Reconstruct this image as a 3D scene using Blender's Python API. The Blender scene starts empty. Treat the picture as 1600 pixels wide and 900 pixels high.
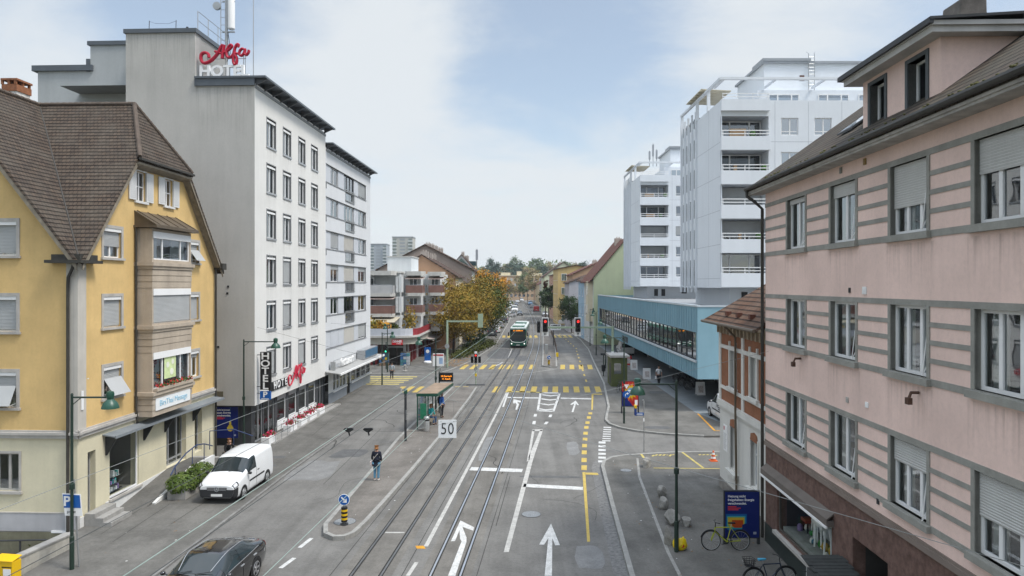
import bpy, bmesh, math, random
import numpy as np
from mathutils import Vector, Matrix, noise as mnoise
R = math.radians
SC = bpy.context.scene
COL = SC.collection
random.seed(7)

# ------------------------------------------------------------------ camera, sky, sun, exposure
CAM_H, FPX, HZ = 9.7, 1080.0, 445.0
cd = bpy.data.cameras.new('camera'); cam = bpy.data.objects.new('camera', cd); COL.objects.link(cam)
cam.location = (0, 0, CAM_H); cam.rotation_euler = (R(90), 0, 0)
cd.sensor_width = 36; cd.lens = FPX / 1600 * 36; cd.shift_y = -(450 - HZ) / 1600
cd.clip_start = 0.1; cd.clip_end = 4000
SC.camera = cam

SUN_EL, SUN_AZ = 58, 112          # azimuth clockwise from +Y (towards +X)
w = bpy.data.worlds.new('World'); SC.world = w; w.use_nodes = True
nt = w.node_tree; nt.nodes.clear()
def wn(t, **k):
    n = nt.nodes.new(t)
    for a, b in k.items(): setattr(n, a, b)
    return n
sky = wn('ShaderNodeTexSky', sky_type='NISHITA', sun_disc=False, sun_elevation=R(SUN_EL), sun_rotation=R(SUN_AZ), air_density=1.0, dust_density=0.6, ozone_density=1.5)
tc = wn('ShaderNodeTexCoord')
sep = wn('ShaderNodeSeparateXYZ'); nt.links.new(tc.outputs['Generated'], sep.inputs[0])
def wm(op, a, b=None, clamp=False):
    n = wn('ShaderNodeMath', operation=op, use_clamp=clamp)
    for i, x in enumerate((a, b)):
        if x is None: continue
        if isinstance(x, (int, float)): n.inputs[i].default_value = x
        else: nt.links.new(x, n.inputs[i])
    return n.outputs[0]
zz = wm('ADD', wm('MAXIMUM', sep.outputs[2], 0.0), 0.16)
cmb = wn('ShaderNodeCombineXYZ')
nt.links.new(wm('DIVIDE', sep.outputs[0], zz), cmb.inputs[0]); nt.links.new(wm('DIVIDE', sep.outputs[1], zz), cmb.inputs[1])
n1 = wn('ShaderNodeTexNoise'); n1.inputs['Scale'].default_value = 1.15; n1.inputs['Detail'].default_value = 8; n1.inputs['Roughness'].default_value = 0.64; n1.inputs['Distortion'].default_value = 0.35
mp = wn('ShaderNodeMapping'); mp.inputs['Location'].default_value = (3.4, 1.7, 0.0)
nt.links.new(cmb.outputs[0], mp.inputs[0]); nt.links.new(mp.outputs[0], n1.inputs['Vector'])
# openings in the cloud cover, each a direction in the sky with a width
def hole(px, py, tight, amt):
    d = Vector(((px - 800) / FPX, 1, (HZ - py) / FPX)).normalized()
    dp = wn('ShaderNodeVectorMath', operation='DOT_PRODUCT'); nt.links.new(tc.outputs['Generated'], dp.inputs[0]); dp.inputs[1].default_value = d
    return wm('MULTIPLY', wm('POWER', wm('MAXIMUM', dp.outputs['Value'], 0.0), tight), amt)
cov = n1.outputs['Fac']
for h_ in ((830, 90, 110, 0.22), (960, 20, 60, 0.12), (270, 20, 260, 0.34), (700, 170, 260, 0.12), (560, 20, 500, 0.06), (1010, 150, 200, 0.10), (20, 190, 300, 0.12), (1330, 20, 160, 0.10), (1420, 120, 300, 0.10)):
    cov = wm('SUBTRACT', cov, hole(*h_))
for h_ in ((60, 110, 160, 0.26), (600, 100, 220, 0.24), (1120, 85, 350, 0.16), (1270, 60, 200, 0.18), (820, 380, 26, 0.22), (640, 270, 200, 0.10), (1050, 240, 200, 0.12)):
    cov = wm('ADD', cov, hole(*h_))
rmp = wn('ShaderNodeMapRange', clamp=True); rmp.interpolation_type = 'SMOOTHSTEP'
rmp.inputs['From Min'].default_value = 0.30; rmp.inputs['From Max'].default_value = 0.72; rmp.inputs['To Min'].default_value = 0.30; rmp.inputs['To Max'].default_value = 0.97
nt.links.new(cov, rmp.inputs['Value'])
mx = wn('ShaderNodeMix', data_type='RGBA')
nt.links.new(rmp.outputs[0], mx.inputs['Factor'])
skm = wn('ShaderNodeMix', data_type='RGBA', blend_type='MULTIPLY'); skm.inputs['Factor'].default_value = 1.0
nt.links.new(sky.outputs[0], skm.inputs['A']); skm.inputs['B'].default_value = (1.0, 0.97, 0.90, 1)
nt.links.new(skm.outputs['Result'], mx.inputs['A']); mx.inputs['B'].default_value = (4.3, 4.55, 4.75, 1)
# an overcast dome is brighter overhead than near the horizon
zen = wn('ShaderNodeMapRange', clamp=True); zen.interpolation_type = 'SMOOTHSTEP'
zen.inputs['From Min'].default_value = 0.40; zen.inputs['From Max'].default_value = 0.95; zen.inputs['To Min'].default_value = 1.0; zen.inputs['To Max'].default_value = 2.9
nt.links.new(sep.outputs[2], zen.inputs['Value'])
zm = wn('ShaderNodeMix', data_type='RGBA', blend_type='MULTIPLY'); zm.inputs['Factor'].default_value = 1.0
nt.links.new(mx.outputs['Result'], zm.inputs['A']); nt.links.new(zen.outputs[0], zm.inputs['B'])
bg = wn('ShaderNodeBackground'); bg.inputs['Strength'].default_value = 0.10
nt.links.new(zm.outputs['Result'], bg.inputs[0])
wo = wn('ShaderNodeOutputWorld'); nt.links.new(bg.outputs[0], wo.inputs[0])

sl = bpy.data.lights.new('sun', 'SUN'); sl.energy = 1.75; sl.angle = R(14); sl.color = (1.0, 0.95, 0.87)
sun = bpy.data.objects.new('sun', sl); COL.objects.link(sun)
sd = Vector((math.sin(R(SUN_AZ)) * math.cos(R(SUN_EL)), math.cos(R(SUN_AZ)) * math.cos(R(SUN_EL)), math.sin(R(SUN_EL))))
sun.rotation_euler = (-sd).to_track_quat('-Z', 'Y').to_euler(); sun.location = sd * 100
SC.view_settings.view_transform = 'Standard'; SC.view_settings.look = 'None'; SC.view_settings.gamma = 1
SC.view_settings.exposure = 0.88
SC.render.engine = 'CYCLES'
SC.cycles.max_bounces = 6; SC.cycles.transparent_max_bounces = 16

# ------------------------------------------------------------------ measuring helpers (pixels of the survey photo -> metres)
def gp(px, py, z=0.0):
    Y = FPX * (CAM_H - z) / (py - HZ); return ((px - 800) * Y / FPX, Y)
def at(px, py, Y): return ((px - 800) * Y / FPX, Y, CAM_H - (py - HZ) * Y / FPX)

# ------------------------------------------------------------------ materials
MATS = {}
def mat(name, col, rough=0.8, var=0.10, scale=1.2, streak=0.0, bump=0.0, bscale=40, metal=0.0, spec=0.3, emit=None, estr=1.0, col2=None, fine=0.0, coat=0.0, gen=False, track=0.0):
    """weathered paint, render, stone or metal: large blotches, optional vertical rain streaks, fine grain"""
    if name in MATS: return MATS[name]
    m = bpy.data.materials.new(name); m.use_nodes = True; t = m.node_tree; b = t.nodes['Principled BSDF']
    b.inputs['Roughness'].default_value = rough; b.inputs['Metallic'].default_value = metal
    b.inputs['Specular IOR Level'].default_value = spec
    b.inputs['Coat Weight'].default_value = coat
    N = t.nodes.new; L = t.links.new
    tcn = N('ShaderNodeTexCoord')
    def noise(sc, det=4, ro=0.6, vec=None, stretch=None):
        n = N('ShaderNodeTexNoise'); n.inputs['Scale'].default_value = sc; n.inputs['Detail'].default_value = det; n.inputs['Roughness'].default_value = ro
        v = tcn.outputs['Object']
        if stretch:
            mpn = N('ShaderNodeMapping'); mpn.inputs['Scale'].default_value = stretch; L(v, mpn.inputs[0]); v = mpn.outputs[0]
        L(v, n.inputs['Vector']); return n.outputs['Fac']
    c = tuple(col) + (1,)
    if var or streak or fine or col2:
        mixn = N('ShaderNodeMix'); mixn.data_type = 'RGBA'
        lo = tuple(max(0, x * (1 - var)) for x in col) + (1,); hi = tuple(min(1, x * (1 + var)) for x in col) + (1,)
        if col2: lo, hi = c, tuple(col2) + (1,)
        mixn.inputs['A'].default_value = lo; mixn.inputs['B'].default_value = hi
        mr = N('ShaderNodeMapRange'); mr.inputs['From Min'].default_value = 0.3; mr.inputs['From Max'].default_value = 0.7; mr.clamp = True
        L(noise(scale), mr.inputs['Value']); L(mr.outputs[0], mixn.inputs['Factor'])
        out = mixn.outputs['Result']
        def dark(fac, amt, lo_, hi_):
            nonlocal out
            m2 = N('ShaderNodeMapRange'); m2.inputs['From Min'].default_value = lo_; m2.inputs['From Max'].default_value = hi_
            m2.inputs['To Min'].default_value = 1 - amt; m2.inputs['To Max'].default_value = 1.0; m2.clamp = True
            L(fac, m2.inputs['Value'])
            mm = N('ShaderNodeMix'); mm.data_type = 'RGBA'; mm.blend_type = 'MULTIPLY'; mm.inputs['Factor'].default_value = 1
            L(out, mm.inputs['A']); L(m2.outputs[0], mm.inputs['B']); out = mm.outputs['Result']
        if streak: dark(noise(1.25, 7, 0.72, stretch=(1, 1, 0.10)), streak * .75, 0.34, 0.56)
        if track: dark(noise(1.0, 5, 0.6, stretch=(1.1, .035, 1)), track, .36, .60); dark(noise(.5, 6, 0.75), track * .8, .40, .56)
        if fine: dark(noise(60 if scale > 0.2 else 25, 3, 0.7), fine, 0.3, 0.62); dark(noise(9, 5, 0.75), fine * .55, .36, .56)
        L(out, b.inputs['Base Color'])
    else: b.inputs['Base Color'].default_value = c
    if bump:
        bn = N('ShaderNodeBump'); bn.inputs['Strength'].default_value = bump; bn.inputs['Distance'].default_value = 0.02
        L(noise(bscale, 4), bn.inputs['Height']); L(bn.outputs[0], b.inputs['Normal'])
    if emit:
        b.inputs['Emission Color'].default_value = tuple(emit) + (1,); b.inputs['Emission Strength'].default_value = estr
    MATS[name] = m; return m

def tile_mat(name, c1, c2, c3, axis='y', row=0.14, width=0.17, sl=1.0, moss=0.0):
    """plain-tile roof: courses by height, staggered joints along the given horizontal axis"""
    if name in MATS: return MATS[name]
    m = bpy.data.materials.new(name); m.use_nodes = True; t = m.node_tree; b = t.nodes['Principled BSDF']; N = t.nodes.new; L = t.links.new
    b.inputs['Roughness'].default_value = 0.9; b.inputs['Specular IOR Level'].default_value = 0.2
    tcn = N('ShaderNodeTexCoord'); s = N('ShaderNodeSeparateXYZ'); L(tcn.outputs['Object'], s.inputs[0])
    cb = N('ShaderNodeCombineXYZ'); L(s.outputs['XYZ'.index(axis.upper())], cb.inputs[0]); L(s.outputs[2], cb.inputs[1])
    br = N('ShaderNodeTexBrick'); br.offset = 0.5; br.inputs['Scale'].default_value = 1.0
    br.inputs['Brick Width'].default_value = width; br.inputs['Row Height'].default_value = row * sl
    br.inputs['Mortar Size'].default_value = row * sl * 0.06; br.inputs['Mortar Smooth'].default_value = 0.3; br.inputs['Bias'].default_value = 0.0
    br.inputs['Color1'].default_value = tuple(c1) + (1,); br.inputs['Color2'].default_value = tuple(c2) + (1,); br.inputs['Mortar'].default_value = tuple(x * 0.08 for x in c1) + (1,)
    L(cb.outputs[0], br.inputs['Vector'])
    n = N('ShaderNodeTexNoise'); n.inputs['Scale'].default_value = 0.9; n.inputs['Detail'].default_value = 6; n.inputs['Roughness'].default_value = 0.7; L(tcn.outputs['Object'], n.inputs['Vector'])
    mr = N('ShaderNodeMapRange'); mr.inputs['From Min'].default_value = 0.42; mr.inputs['From Max'].default_value = 0.68; mr.clamp = True; mr.inputs['To Max'].default_value = 0.75; L(n.outputs['Fac'], mr.inputs['Value'])
    mx_ = N('ShaderNodeMix'); mx_.data_type = 'RGBA'; L(mr.outputs[0], mx_.inputs['Factor']); L(br.outputs['Color'], mx_.inputs['A']); mx_.inputs['B'].default_value = tuple(c3) + (1,)
    mu = N('ShaderNodeMix'); mu.data_type = 'RGBA'; mu.blend_type = 'MULTIPLY'; mu.inputs['Factor'].default_value = 0.85
    L(mx_.outputs['Result'], mu.inputs['A'])
    # each course is a bump wedge; the joint and shade below are painted dark
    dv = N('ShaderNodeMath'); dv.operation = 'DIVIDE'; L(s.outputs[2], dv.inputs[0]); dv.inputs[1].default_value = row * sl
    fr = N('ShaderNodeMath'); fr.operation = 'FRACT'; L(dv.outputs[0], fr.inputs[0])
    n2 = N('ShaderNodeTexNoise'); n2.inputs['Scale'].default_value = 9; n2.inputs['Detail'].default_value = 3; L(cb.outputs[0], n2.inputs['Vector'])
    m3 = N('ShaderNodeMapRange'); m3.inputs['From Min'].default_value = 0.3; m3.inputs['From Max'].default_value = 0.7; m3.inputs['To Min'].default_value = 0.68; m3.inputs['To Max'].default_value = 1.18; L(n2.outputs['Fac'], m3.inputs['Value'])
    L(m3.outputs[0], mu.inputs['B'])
    gap_shade = N('ShaderNodeMapRange'); gap_shade.inputs['From Min'].default_value = 0.70; gap_shade.inputs['From Max'].default_value = 0.84; gap_shade.inputs['To Min'].default_value = 1.0; gap_shade.inputs['To Max'].default_value = 0.30; gap_shade.clamp = True; L(fr.outputs[0], gap_shade.inputs['Value'])
    mg = N('ShaderNodeMix'); mg.data_type = 'RGBA'; mg.blend_type = 'MULTIPLY'; mg.inputs['Factor'].default_value = 1; L(mu.outputs['Result'], mg.inputs['A']); L(gap_shade.outputs[0], mg.inputs['B']); L(mg.outputs['Result'], b.inputs['Base Color'])
    sub = N('ShaderNodeMath'); sub.operation = 'SUBTRACT'; sub.inputs[0].default_value = 1; L(fr.outputs[0], sub.inputs[1])
    ad = N('ShaderNodeMath'); ad.operation = 'MULTIPLY_ADD'; L(br.outputs['Fac'], ad.inputs[0]); ad.inputs[1].default_value = -0.5; L(sub.outputs[0], ad.inputs[2])
    bn = N('ShaderNodeBump'); bn.inputs['Strength'].default_value = 1.0; bn.inputs['Distance'].default_value = 0.09; L(ad.outputs[0], bn.inputs['Height']); L(bn.outputs[0], b.inputs['Normal'])
    MATS[name] = m; return m

def glass_mat(name, tint=(0.75, 0.82, 0.82), refl=0.16, fk=1.3):
    """window glass: mirrors the sky more at grazing angles, lets the room behind show through"""
    if name in MATS: return MATS[name]
    m = bpy.data.materials.new(name); m.use_nodes = True; t = m.node_tree; t.nodes.clear(); N = t.nodes.new; L = t.links.new
    o = N('ShaderNodeOutputMaterial'); mx_ = N('ShaderNodeMixShader'); tr = N('ShaderNodeBsdfTransparent'); gl = N('ShaderNodeBsdfGlossy')
    tr.inputs[0].default_value = tuple(tint) + (1,); gl.inputs['Color'].default_value = (0.92, 0.96, 1, 1); gl.inputs['Roughness'].default_value = 0.02
    fz = N('ShaderNodeFresnel'); fz.inputs['IOR'].default_value = 1.5
    ma = N('ShaderNodeMath'); ma.operation = 'MULTIPLY_ADD'; ma.use_clamp = True; ma.inputs[1].default_value = fk; ma.inputs[2].default_value = refl
    nn = N('ShaderNodeTexNoise'); nn.inputs['Scale'].default_value = 0.9; tcn = N('ShaderNodeTexCoord'); L(tcn.outputs['Object'], nn.inputs['Vector'])
    bn = N('ShaderNodeBump'); bn.inputs['Strength'].default_value = 0.05; bn.inputs['Distance'].default_value = 0.1; L(nn.outputs['Fac'], bn.inputs['Height']); L(bn.outputs[0], gl.inputs['Normal'])
    L(fz.outputs[0], ma.inputs[0]); L(ma.outputs[0], mx_.inputs[0]); L(tr.outputs[0], mx_.inputs[1]); L(gl.outputs[0], mx_.inputs[2]); L(mx_.outputs[0], o.inputs[0])
    MATS[name] = m; return m

def leaf_mat(name, cols, scale=0.55, rough=0.7):
    """foliage: several leaf tones mixed by position"""
    if name in MATS: return MATS[name]
    m = bpy.data.materials.new(name); m.use_nodes = True; t = m.node_tree; b = t.nodes['Principled BSDF']; N = t.nodes.new; L = t.links.new
    b.inputs['Roughness'].default_value = rough; b.inputs['Specular IOR Level'].default_value = 0.15
    tcn = N('ShaderNodeTexCoord')
    n = N('ShaderNodeTexNoise'); n.inputs['Scale'].default_value = scale; n.inputs['Detail'].default_value = 8; n.inputs['Roughness'].default_value = 0.75; L(tcn.outputs['Object'], n.inputs['Vector'])
    cr = N('ShaderNodeValToRGB'); e = cr.color_ramp.elements
    e[0].position = 0.34; e[1].position = 0.66; e[0].color = tuple(cols[0]) + (1,); e[1].color = tuple(cols[-1]) + (1,)
    for i, c in enumerate(cols[1:-1]):
        k = e.new(0.34 + 0.32 * (i + 1) / (len(cols) - 1)); k.color = tuple(c) + (1,)
    L(n.outputs['Fac'], cr.inputs[0]); L(cr.outputs[0], b.inputs['Base Color'])
    MATS[name] = m; return m

# ------------------------------------------------------------------ mesh collector
class MB:
    def __init__(s): s.v = []; s.f = []; s.m = []; s.M = None
    def add(s, vs, fs, m=0):
        k = len(s.v)
        if s.M is not None: vs = [tuple(s.M @ Vector(p)) for p in vs]
        s.v.extend(vs)
        for f in fs: s.f.append([i + k for i in f]); s.m.append(m)
        return s
    def box(s, x0, y0, z0, x1, y1, z1, m=0):
        return s.add([(x0, y0, z0), (x1, y0, z0), (x1, y1, z0), (x0, y1, z0), (x0, y0, z1), (x1, y0, z1), (x1, y1, z1), (x0, y1, z1)],
                     [(3, 2, 1, 0), (4, 5, 6, 7), (0, 1, 5, 4), (1, 2, 6, 5), (2, 3, 7, 6), (3, 0, 4, 7)], m)
    def quad(s, a, b, c, d, m=0): return s.add([a, b, c, d], [(0, 1, 2, 3)], m)
    def poly(s, pts, m=0): return s.add(list(pts), [tuple(range(len(pts)))], m)
    def slab(s, pts, vec, m=0):
        """a planar outline given thickness along vec"""
        n = len(pts); q = [tuple(p[i] + vec[i] for i in range(3)) for p in pts]
        return s.add(list(pts) + q, [tuple(range(n))[::-1], tuple(range(n, 2 * n))] + [(i, (i + 1) % n, n + (i + 1) % n, n + i) for i in range(n)], m)
    def prism(s, pts, z0, z1, m=0): return s.slab([(p[0], p[1], z0) for p in pts], (0, 0, z1 - z0), m)
    def tube(s, pts, r, n=8, m=0, caps=True):
        pts = [Vector(p) for p in pts]; rs = r if isinstance(r, (list, tuple)) else [r] * len(pts)
        rings = []; prev = None
        for i, p in enumerate(pts):
            d = (pts[min(i + 1, len(pts) - 1)] - pts[max(i - 1, 0)]).normalized()
            if prev is None: a = d.orthogonal().normalized()
            else:
                a = prev - d * prev.dot(d); a = a.normalized() if a.length > 1e-6 else d.orthogonal().normalized()
            prev = a; b = d.cross(a)
            rings.append([tuple(p + (a * math.cos(t) + b * math.sin(t)) * rs[i]) for t in [2 * math.pi * k / n for k in range(n)]])
        vs = [q for rg in rings for q in rg]; fs = []
        for i in range(len(rings) - 1):
            for k in range(n): fs.append((i * n + k, i * n + (k + 1) % n, (i + 1) * n + (k + 1) % n, (i + 1) * n + k))
        if caps: fs.append(tuple(range(n))[::-1]); fs.append(tuple(range((len(rings) - 1) * n, len(rings) * n)))
        return s.add(vs, fs, m)
    def lathe(s, cx, cy, prof, n=16, m=0):
        vs = []; fs = []
        for r, z in prof:
            for k in range(n): a = 2 * math.pi * k / n; vs.append((cx + r * math.cos(a), cy + r * math.sin(a), z))
        for i in range(len(prof) - 1):
            for k in range(n): fs.append((i * n + k, i * n + (k + 1) % n, (i + 1) * n + (k + 1) % n, (i + 1) * n + k))
        fs.append(tuple(range(n))[::-1]); fs.append(tuple(range((len(prof) - 1) * n, len(prof) * n)))
        return s.add(vs, fs, m)
    def ball(s, c, r, m=0, n=10, sz=1.0):
        prof = [(max(1e-4, r * math.sin(math.pi * i / 8)), c[2] - r * sz * math.cos(math.pi * i / 8)) for i in range(9)]
        return s.lathe(c[0], c[1], prof, n, m)
    def disc(s, c, r, n=20, axis='y', th=0.02, m=0):
        pts = []
        for k in range(n):
            a = 2 * math.pi * k / n; u, v = r * math.cos(a), r * math.sin(a)
            pts.append({'y': (c[0] + u, c[1], c[2] + v), 'x': (c[0], c[1] + u, c[2] + v), 'z': (c[0] + u, c[1] + v, c[2])}[axis])
        return s.slab(pts, {'y': (0, th, 0), 'x': (th, 0, 0), 'z': (0, 0, th)}[axis], m)
    def build(s, name, mats, parent=None, smooth=False, bevel=0.0, loc=None, rz=0.0):
        me = bpy.data.meshes.new(name); me.from_pydata([tuple(p) for p in s.v], [], s.f)
        if not isinstance(mats, (list, tuple)): mats = [mats]
        for x in mats: me.materials.append(x)
        me.polygons.foreach_set('material_index', s.m)
        if bevel:
            bm = bmesh.new(); bm.from_mesh(me); bmesh.ops.remove_doubles(bm, verts=bm.verts, dist=1e-5)
            es = [e for e in bm.edges if len(e.link_faces) == 2 and e.calc_face_angle(0) > 0.6]
            bmesh.ops.bevel(bm, geom=es, offset=bevel, segments=2, profile=0.6, affect='EDGES'); bm.to_mesh(me); bm.free()
        me.update()
        if smooth:
            me.shade_smooth(); me.set_sharp_from_angle(angle=R(38))
        o = bpy.data.objects.new(name, me); COL.objects.link(o)
        if parent is not None: o.parent = parent
        if loc is not None: o.location = loc
        if rz: o.rotation_euler = (0, 0, rz)
        return o

def tag(o, label, cat, group=None):
    o['label'] = label; o['category'] = cat
    if group: o['group'] = group
    return o
def thing(name, label, cat, loc=(0, 0, 0), rz=0.0, group=None):
    o = bpy.data.objects.new(name, None); o.empty_display_size = 0.2; COL.objects.link(o)
    o.location = (loc[0], loc[1], loc[2] if len(loc) > 2 else 0); o.rotation_euler = (0, 0, rz)
    return tag(o, label, cat, group)
def struct(o): o['kind'] = 'structure'; return o
def copy_tree(o, parent=None):
    c = o.copy(); COL.objects.link(c)
    if parent is not None: c.parent = parent
    for ch in list(o.children): copy_tree(ch, c)
    return c
def put(root, loc, rz, label, group=None):
    c = copy_tree(root); c.location = (loc[0], loc[1], loc[2] if len(loc) > 2 else 0); c.rotation_euler = (0, 0, rz); c['label'] = label
    if group: c['group'] = group
    return c

def text_mesh(s, size, depth=0.01, align='CENTER', bold=0.0, sx=1.0, spacing=1.0, shear=0.0, res=3):
    cu = bpy.data.curves.new('lettering', 'FONT'); cu.body = s; cu.size = size; cu.extrude = depth / 2; cu.align_x = align; cu.align_y = 'CENTER'; cu.offset = bold; cu.space_character = spacing; cu.shear = shear; cu.resolution_u = res
    o = bpy.data.objects.new('lettering', cu); COL.objects.link(o)
    bpy.context.view_layer.update()
    me = bpy.data.meshes.new_from_object(o.evaluated_get(bpy.context.evaluated_depsgraph_get()))
    bpy.data.objects.remove(o)
    if sx != 1.0:
        for v in me.vertices: v.co.x *= sx
    return me
def lettering(s, size, m, parent, M, name='lettering', **k):
    """raised letters: text lies in the local XY plane of matrix M"""
    me = text_mesh(s, size, **k); me.materials.clear(); me.materials.append(m); me.transform(M)
    o = bpy.data.objects.new(name, me); COL.objects.link(o)
    if parent is not None: o.parent = parent
    return o
def face_front(x, y, z): return Matrix.Translation((x, y, z)) @ Matrix.Rotation(R(90), 4, 'X')          # reads from -Y
def face_east(x, y, z): return Matrix.Translation((x, y, z)) @ Matrix.Rotation(R(90), 4, 'Z') @ Matrix.Rotation(R(90), 4, 'X')   # reads from +X
def face_west(x, y, z): return Matrix.Translation((x, y, z)) @ Matrix.Rotation(R(-90), 4, 'Z') @ Matrix.Rotation(R(90), 4, 'X')

# ------------------------------------------------------------------ walls and windows
class Wall:
    """a wall plane: o = (x, y) where it starts, u = direction along it, n = outward normal"""
    def __init__(s, o, u, n): s.o = o; s.u = u; s.n = n
    def p(s, a, z, d=0.0): return (s.o[0] + s.u[0] * a - s.n[0] * d, s.o[1] + s.u[1] * a - s.n[1] * d, z)
    def box(s, mb, a0, a1, z0, z1, d0, d1, m=0):
        """block between wall coordinates; d negative = proud of the wall"""
        P = s.p
        return mb.add([P(a0, z0, d0), P(a1, z0, d0), P(a1, z0, d1), P(a0, z0, d1), P(a0, z1, d0), P(a1, z1, d0), P(a1, z1, d1), P(a0, z1, d1)],
                      [(3, 2, 1, 0), (4, 5, 6, 7), (0, 1, 5, 4), (1, 2, 6, 5), (2, 3, 7, 6), (3, 0, 4, 7)], m)
    def fill(s, mb, a0, a1, z0, z1, ops=(), depth=0.2, room=0.9, m=0, mr=None, mroom=None):
        """the wall with real openings: reveals, and a dark room box behind each"""
        if mr is None: mr = m
        A = sorted({a0, a1, *[min(max(o[i], a0), a1) for o in ops for i in (0, 1)]}); Z = sorted({z0, z1, *[min(max(o[i], z0), z1) for o in ops for i in (2, 3)]})
        for j in range(len(Z) - 1):
            st = None
            for i in range(len(A)):
                solid = False
                if i < len(A) - 1:
                    ca, cz = (A[i] + A[i + 1]) / 2, (Z[j] + Z[j + 1]) / 2
                    solid = not any(o[0] < ca < o[1] and o[2] < cz < o[3] for o in ops)
                if solid and st is None: st = A[i]
                if not solid and st is not None:
                    mb.quad(s.p(st, Z[j]), s.p(A[i], Z[j]), s.p(A[i], Z[j + 1]), s.p(st, Z[j + 1]), m); st = None
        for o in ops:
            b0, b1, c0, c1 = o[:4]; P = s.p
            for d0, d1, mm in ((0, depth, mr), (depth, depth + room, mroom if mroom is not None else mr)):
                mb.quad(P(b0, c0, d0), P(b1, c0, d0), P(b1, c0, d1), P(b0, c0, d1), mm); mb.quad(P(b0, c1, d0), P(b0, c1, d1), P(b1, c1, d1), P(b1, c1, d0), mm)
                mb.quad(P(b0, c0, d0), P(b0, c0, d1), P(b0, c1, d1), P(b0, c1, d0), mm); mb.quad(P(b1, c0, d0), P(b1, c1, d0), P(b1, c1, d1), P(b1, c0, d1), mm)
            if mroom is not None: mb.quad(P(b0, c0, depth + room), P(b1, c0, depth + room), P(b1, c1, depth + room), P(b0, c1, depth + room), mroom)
def window(parent, W, a0, a1, z0, z1, d, fm, gm, cuts=(0.5,), bars=(), fw=0.06, ft=0.06, blind=None, bm_=None, sill=None, sm=None, curtain=None, sd=0.08, tilt=None, name='window', sill_out=0.06):
    """a window set d behind the wall face: frame, with pane, roller_blind, curtain and sill as children"""
    mb = MB(); w_, h_ = a1 - a0, z1 - z0
    W.box(mb, a0, a1, z0, z0 + fw, d - ft / 2, d + ft / 2); W.box(mb, a0, a1, z1 - fw, z1, d - ft / 2, d + ft / 2)
    for a in (a0, a1 - fw): W.box(mb, a, a + fw, z0 + fw, z1 - fw, d - ft / 2, d + ft / 2)
    for c in cuts: W.box(mb, a0 + w_ * c - fw * 0.7, a0 + w_ * c + fw * 0.7, z0 + fw, z1 - fw, d - ft / 2 - 0.004, d + ft / 2)
    for c in bars: W.box(mb, a0 + fw, a1 - fw, z0 + h_ * c - fw / 2, z0 + h_ * c + fw / 2, d - ft / 2 - 0.002, d + ft / 2)
    f = mb.build(name, fm, parent)
    MB().quad(W.p(a0 + fw / 2, z0 + fw / 2, d), W.p(a1 - fw / 2, z0 + fw / 2, d), W.p(a1 - fw / 2, z1 - fw / 2, d), W.p(a0 + fw / 2, z1 - fw / 2, d)).build('pane', gm, f)
    if curtain:
        cm, parts = curtain; mb = MB()
        for (c0, c1) in parts:
            n = max(4, int((c1 - c0) * w_ / 0.07))
            for i in range(n):
                p0, p1 = c0 + (c1 - c0) * i / n, c0 + (c1 - c0) * (i + 1) / n
                e0, e1 = (0.03, 0.0) if i % 2 else (0.0, 0.03)
                mb.quad(W.p(a0 + w_ * p0, z0 + .02, d + .14 + e0), W.p(a0 + w_ * p1, z0 + .02, d + .14 + e1), W.p(a0 + w_ * p1, z1 - .02, d + .14 + e1), W.p(a0 + w_ * p0, z1 - .02, d + .14 + e0))
        mb.build('curtain', cm, f)
    if blind:
        mb = MB(); zb = z1 - h_ * blind; k = max(2, int(h_ * blind / 0.055)); fd = d - ft / 2 - 0.03
        for i in range(k):
            za, zc = zb + (z1 - zb) * i / k, zb + (z1 - zb) * (i + 1) / k
            if tilt:
                o0 = (tilt * (i / k - 0)) ; t0, t1 = (1 - i / k) * tilt, (1 - (i + 1) / k) * tilt
            else: t0 = t1 = 0
            zm = za + (zc - za) * 0.8
            mb.quad(W.p(a0 + .01, za, fd - t0), W.p(a1 - .01, za, fd - t0), W.p(a1 - .01, zm, fd - t1 + (t1 - t0) * -.2 - .012), W.p(a0 + .01, zm, fd - t1 - .012))
            mb.quad(W.p(a0 + .01, zm, fd - t1 - .012), W.p(a1 - .01, zm, fd - t1 - .012), W.p(a1 - .01, zc, fd - t1), W.p(a0 + .01, zc, fd - t1))
        mb.build('roller_blind', bm_, f)
    if sill:
        mb = MB(); W.box(mb, a0 - sill, a1 + sill, z0 - sd, z0, -sill_out, d - ft / 2); mb.build('sill', sm, f)
    return f
# ------------------------------------------------------------------ shared materials
M_asph = mat('asphalt', (.208, .202, .189), .92, var=.12, scale=.35, track=.20, fine=.30, bump=.35, bscale=120, spec=.15)
M_pave = mat('pavement_asphalt', (.176, .170, .156), .93, var=.15, scale=.5, track=.16, fine=.28, bump=.3, bscale=110, spec=.12)
M_bed = mat('track_bed', (.210, .199, .180), .92, var=.14, scale=.6, track=.22, fine=.3, bump=.3, bscale=110, spec=.12)
M_isl = mat('platform_asphalt', (.205, .189, .170), .93, var=.14, scale=.5, track=.14, fine=.3, bump=.3, bscale=110, spec=.12)
M_patch = mat('patch_asphalt', (.125, .126, .126), .92, var=.2, scale=1.5, fine=.3, spec=.15)
M_patchl = mat('pale_patch_asphalt', (.225, .225, .22), .92, var=.15, scale=1.5, fine=.3, spec=.15)
M_kerb = mat('granite_kerb', (.30, .295, .275), .85, var=.18, scale=3, fine=.2)
M_kerbd = mat('worn_kerb', (.20, .197, .187), .9, var=.25, scale=3, fine=.2)
M_white = mat('road_paint_white', (.74, .74, .72), .8, var=.10, scale=3.5, fine=.45, col2=(.52, .52, .50))
M_whitew = mat('road_paint_worn', (.48, .47, .44), .85, var=.2, scale=2.5, fine=.35)
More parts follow.
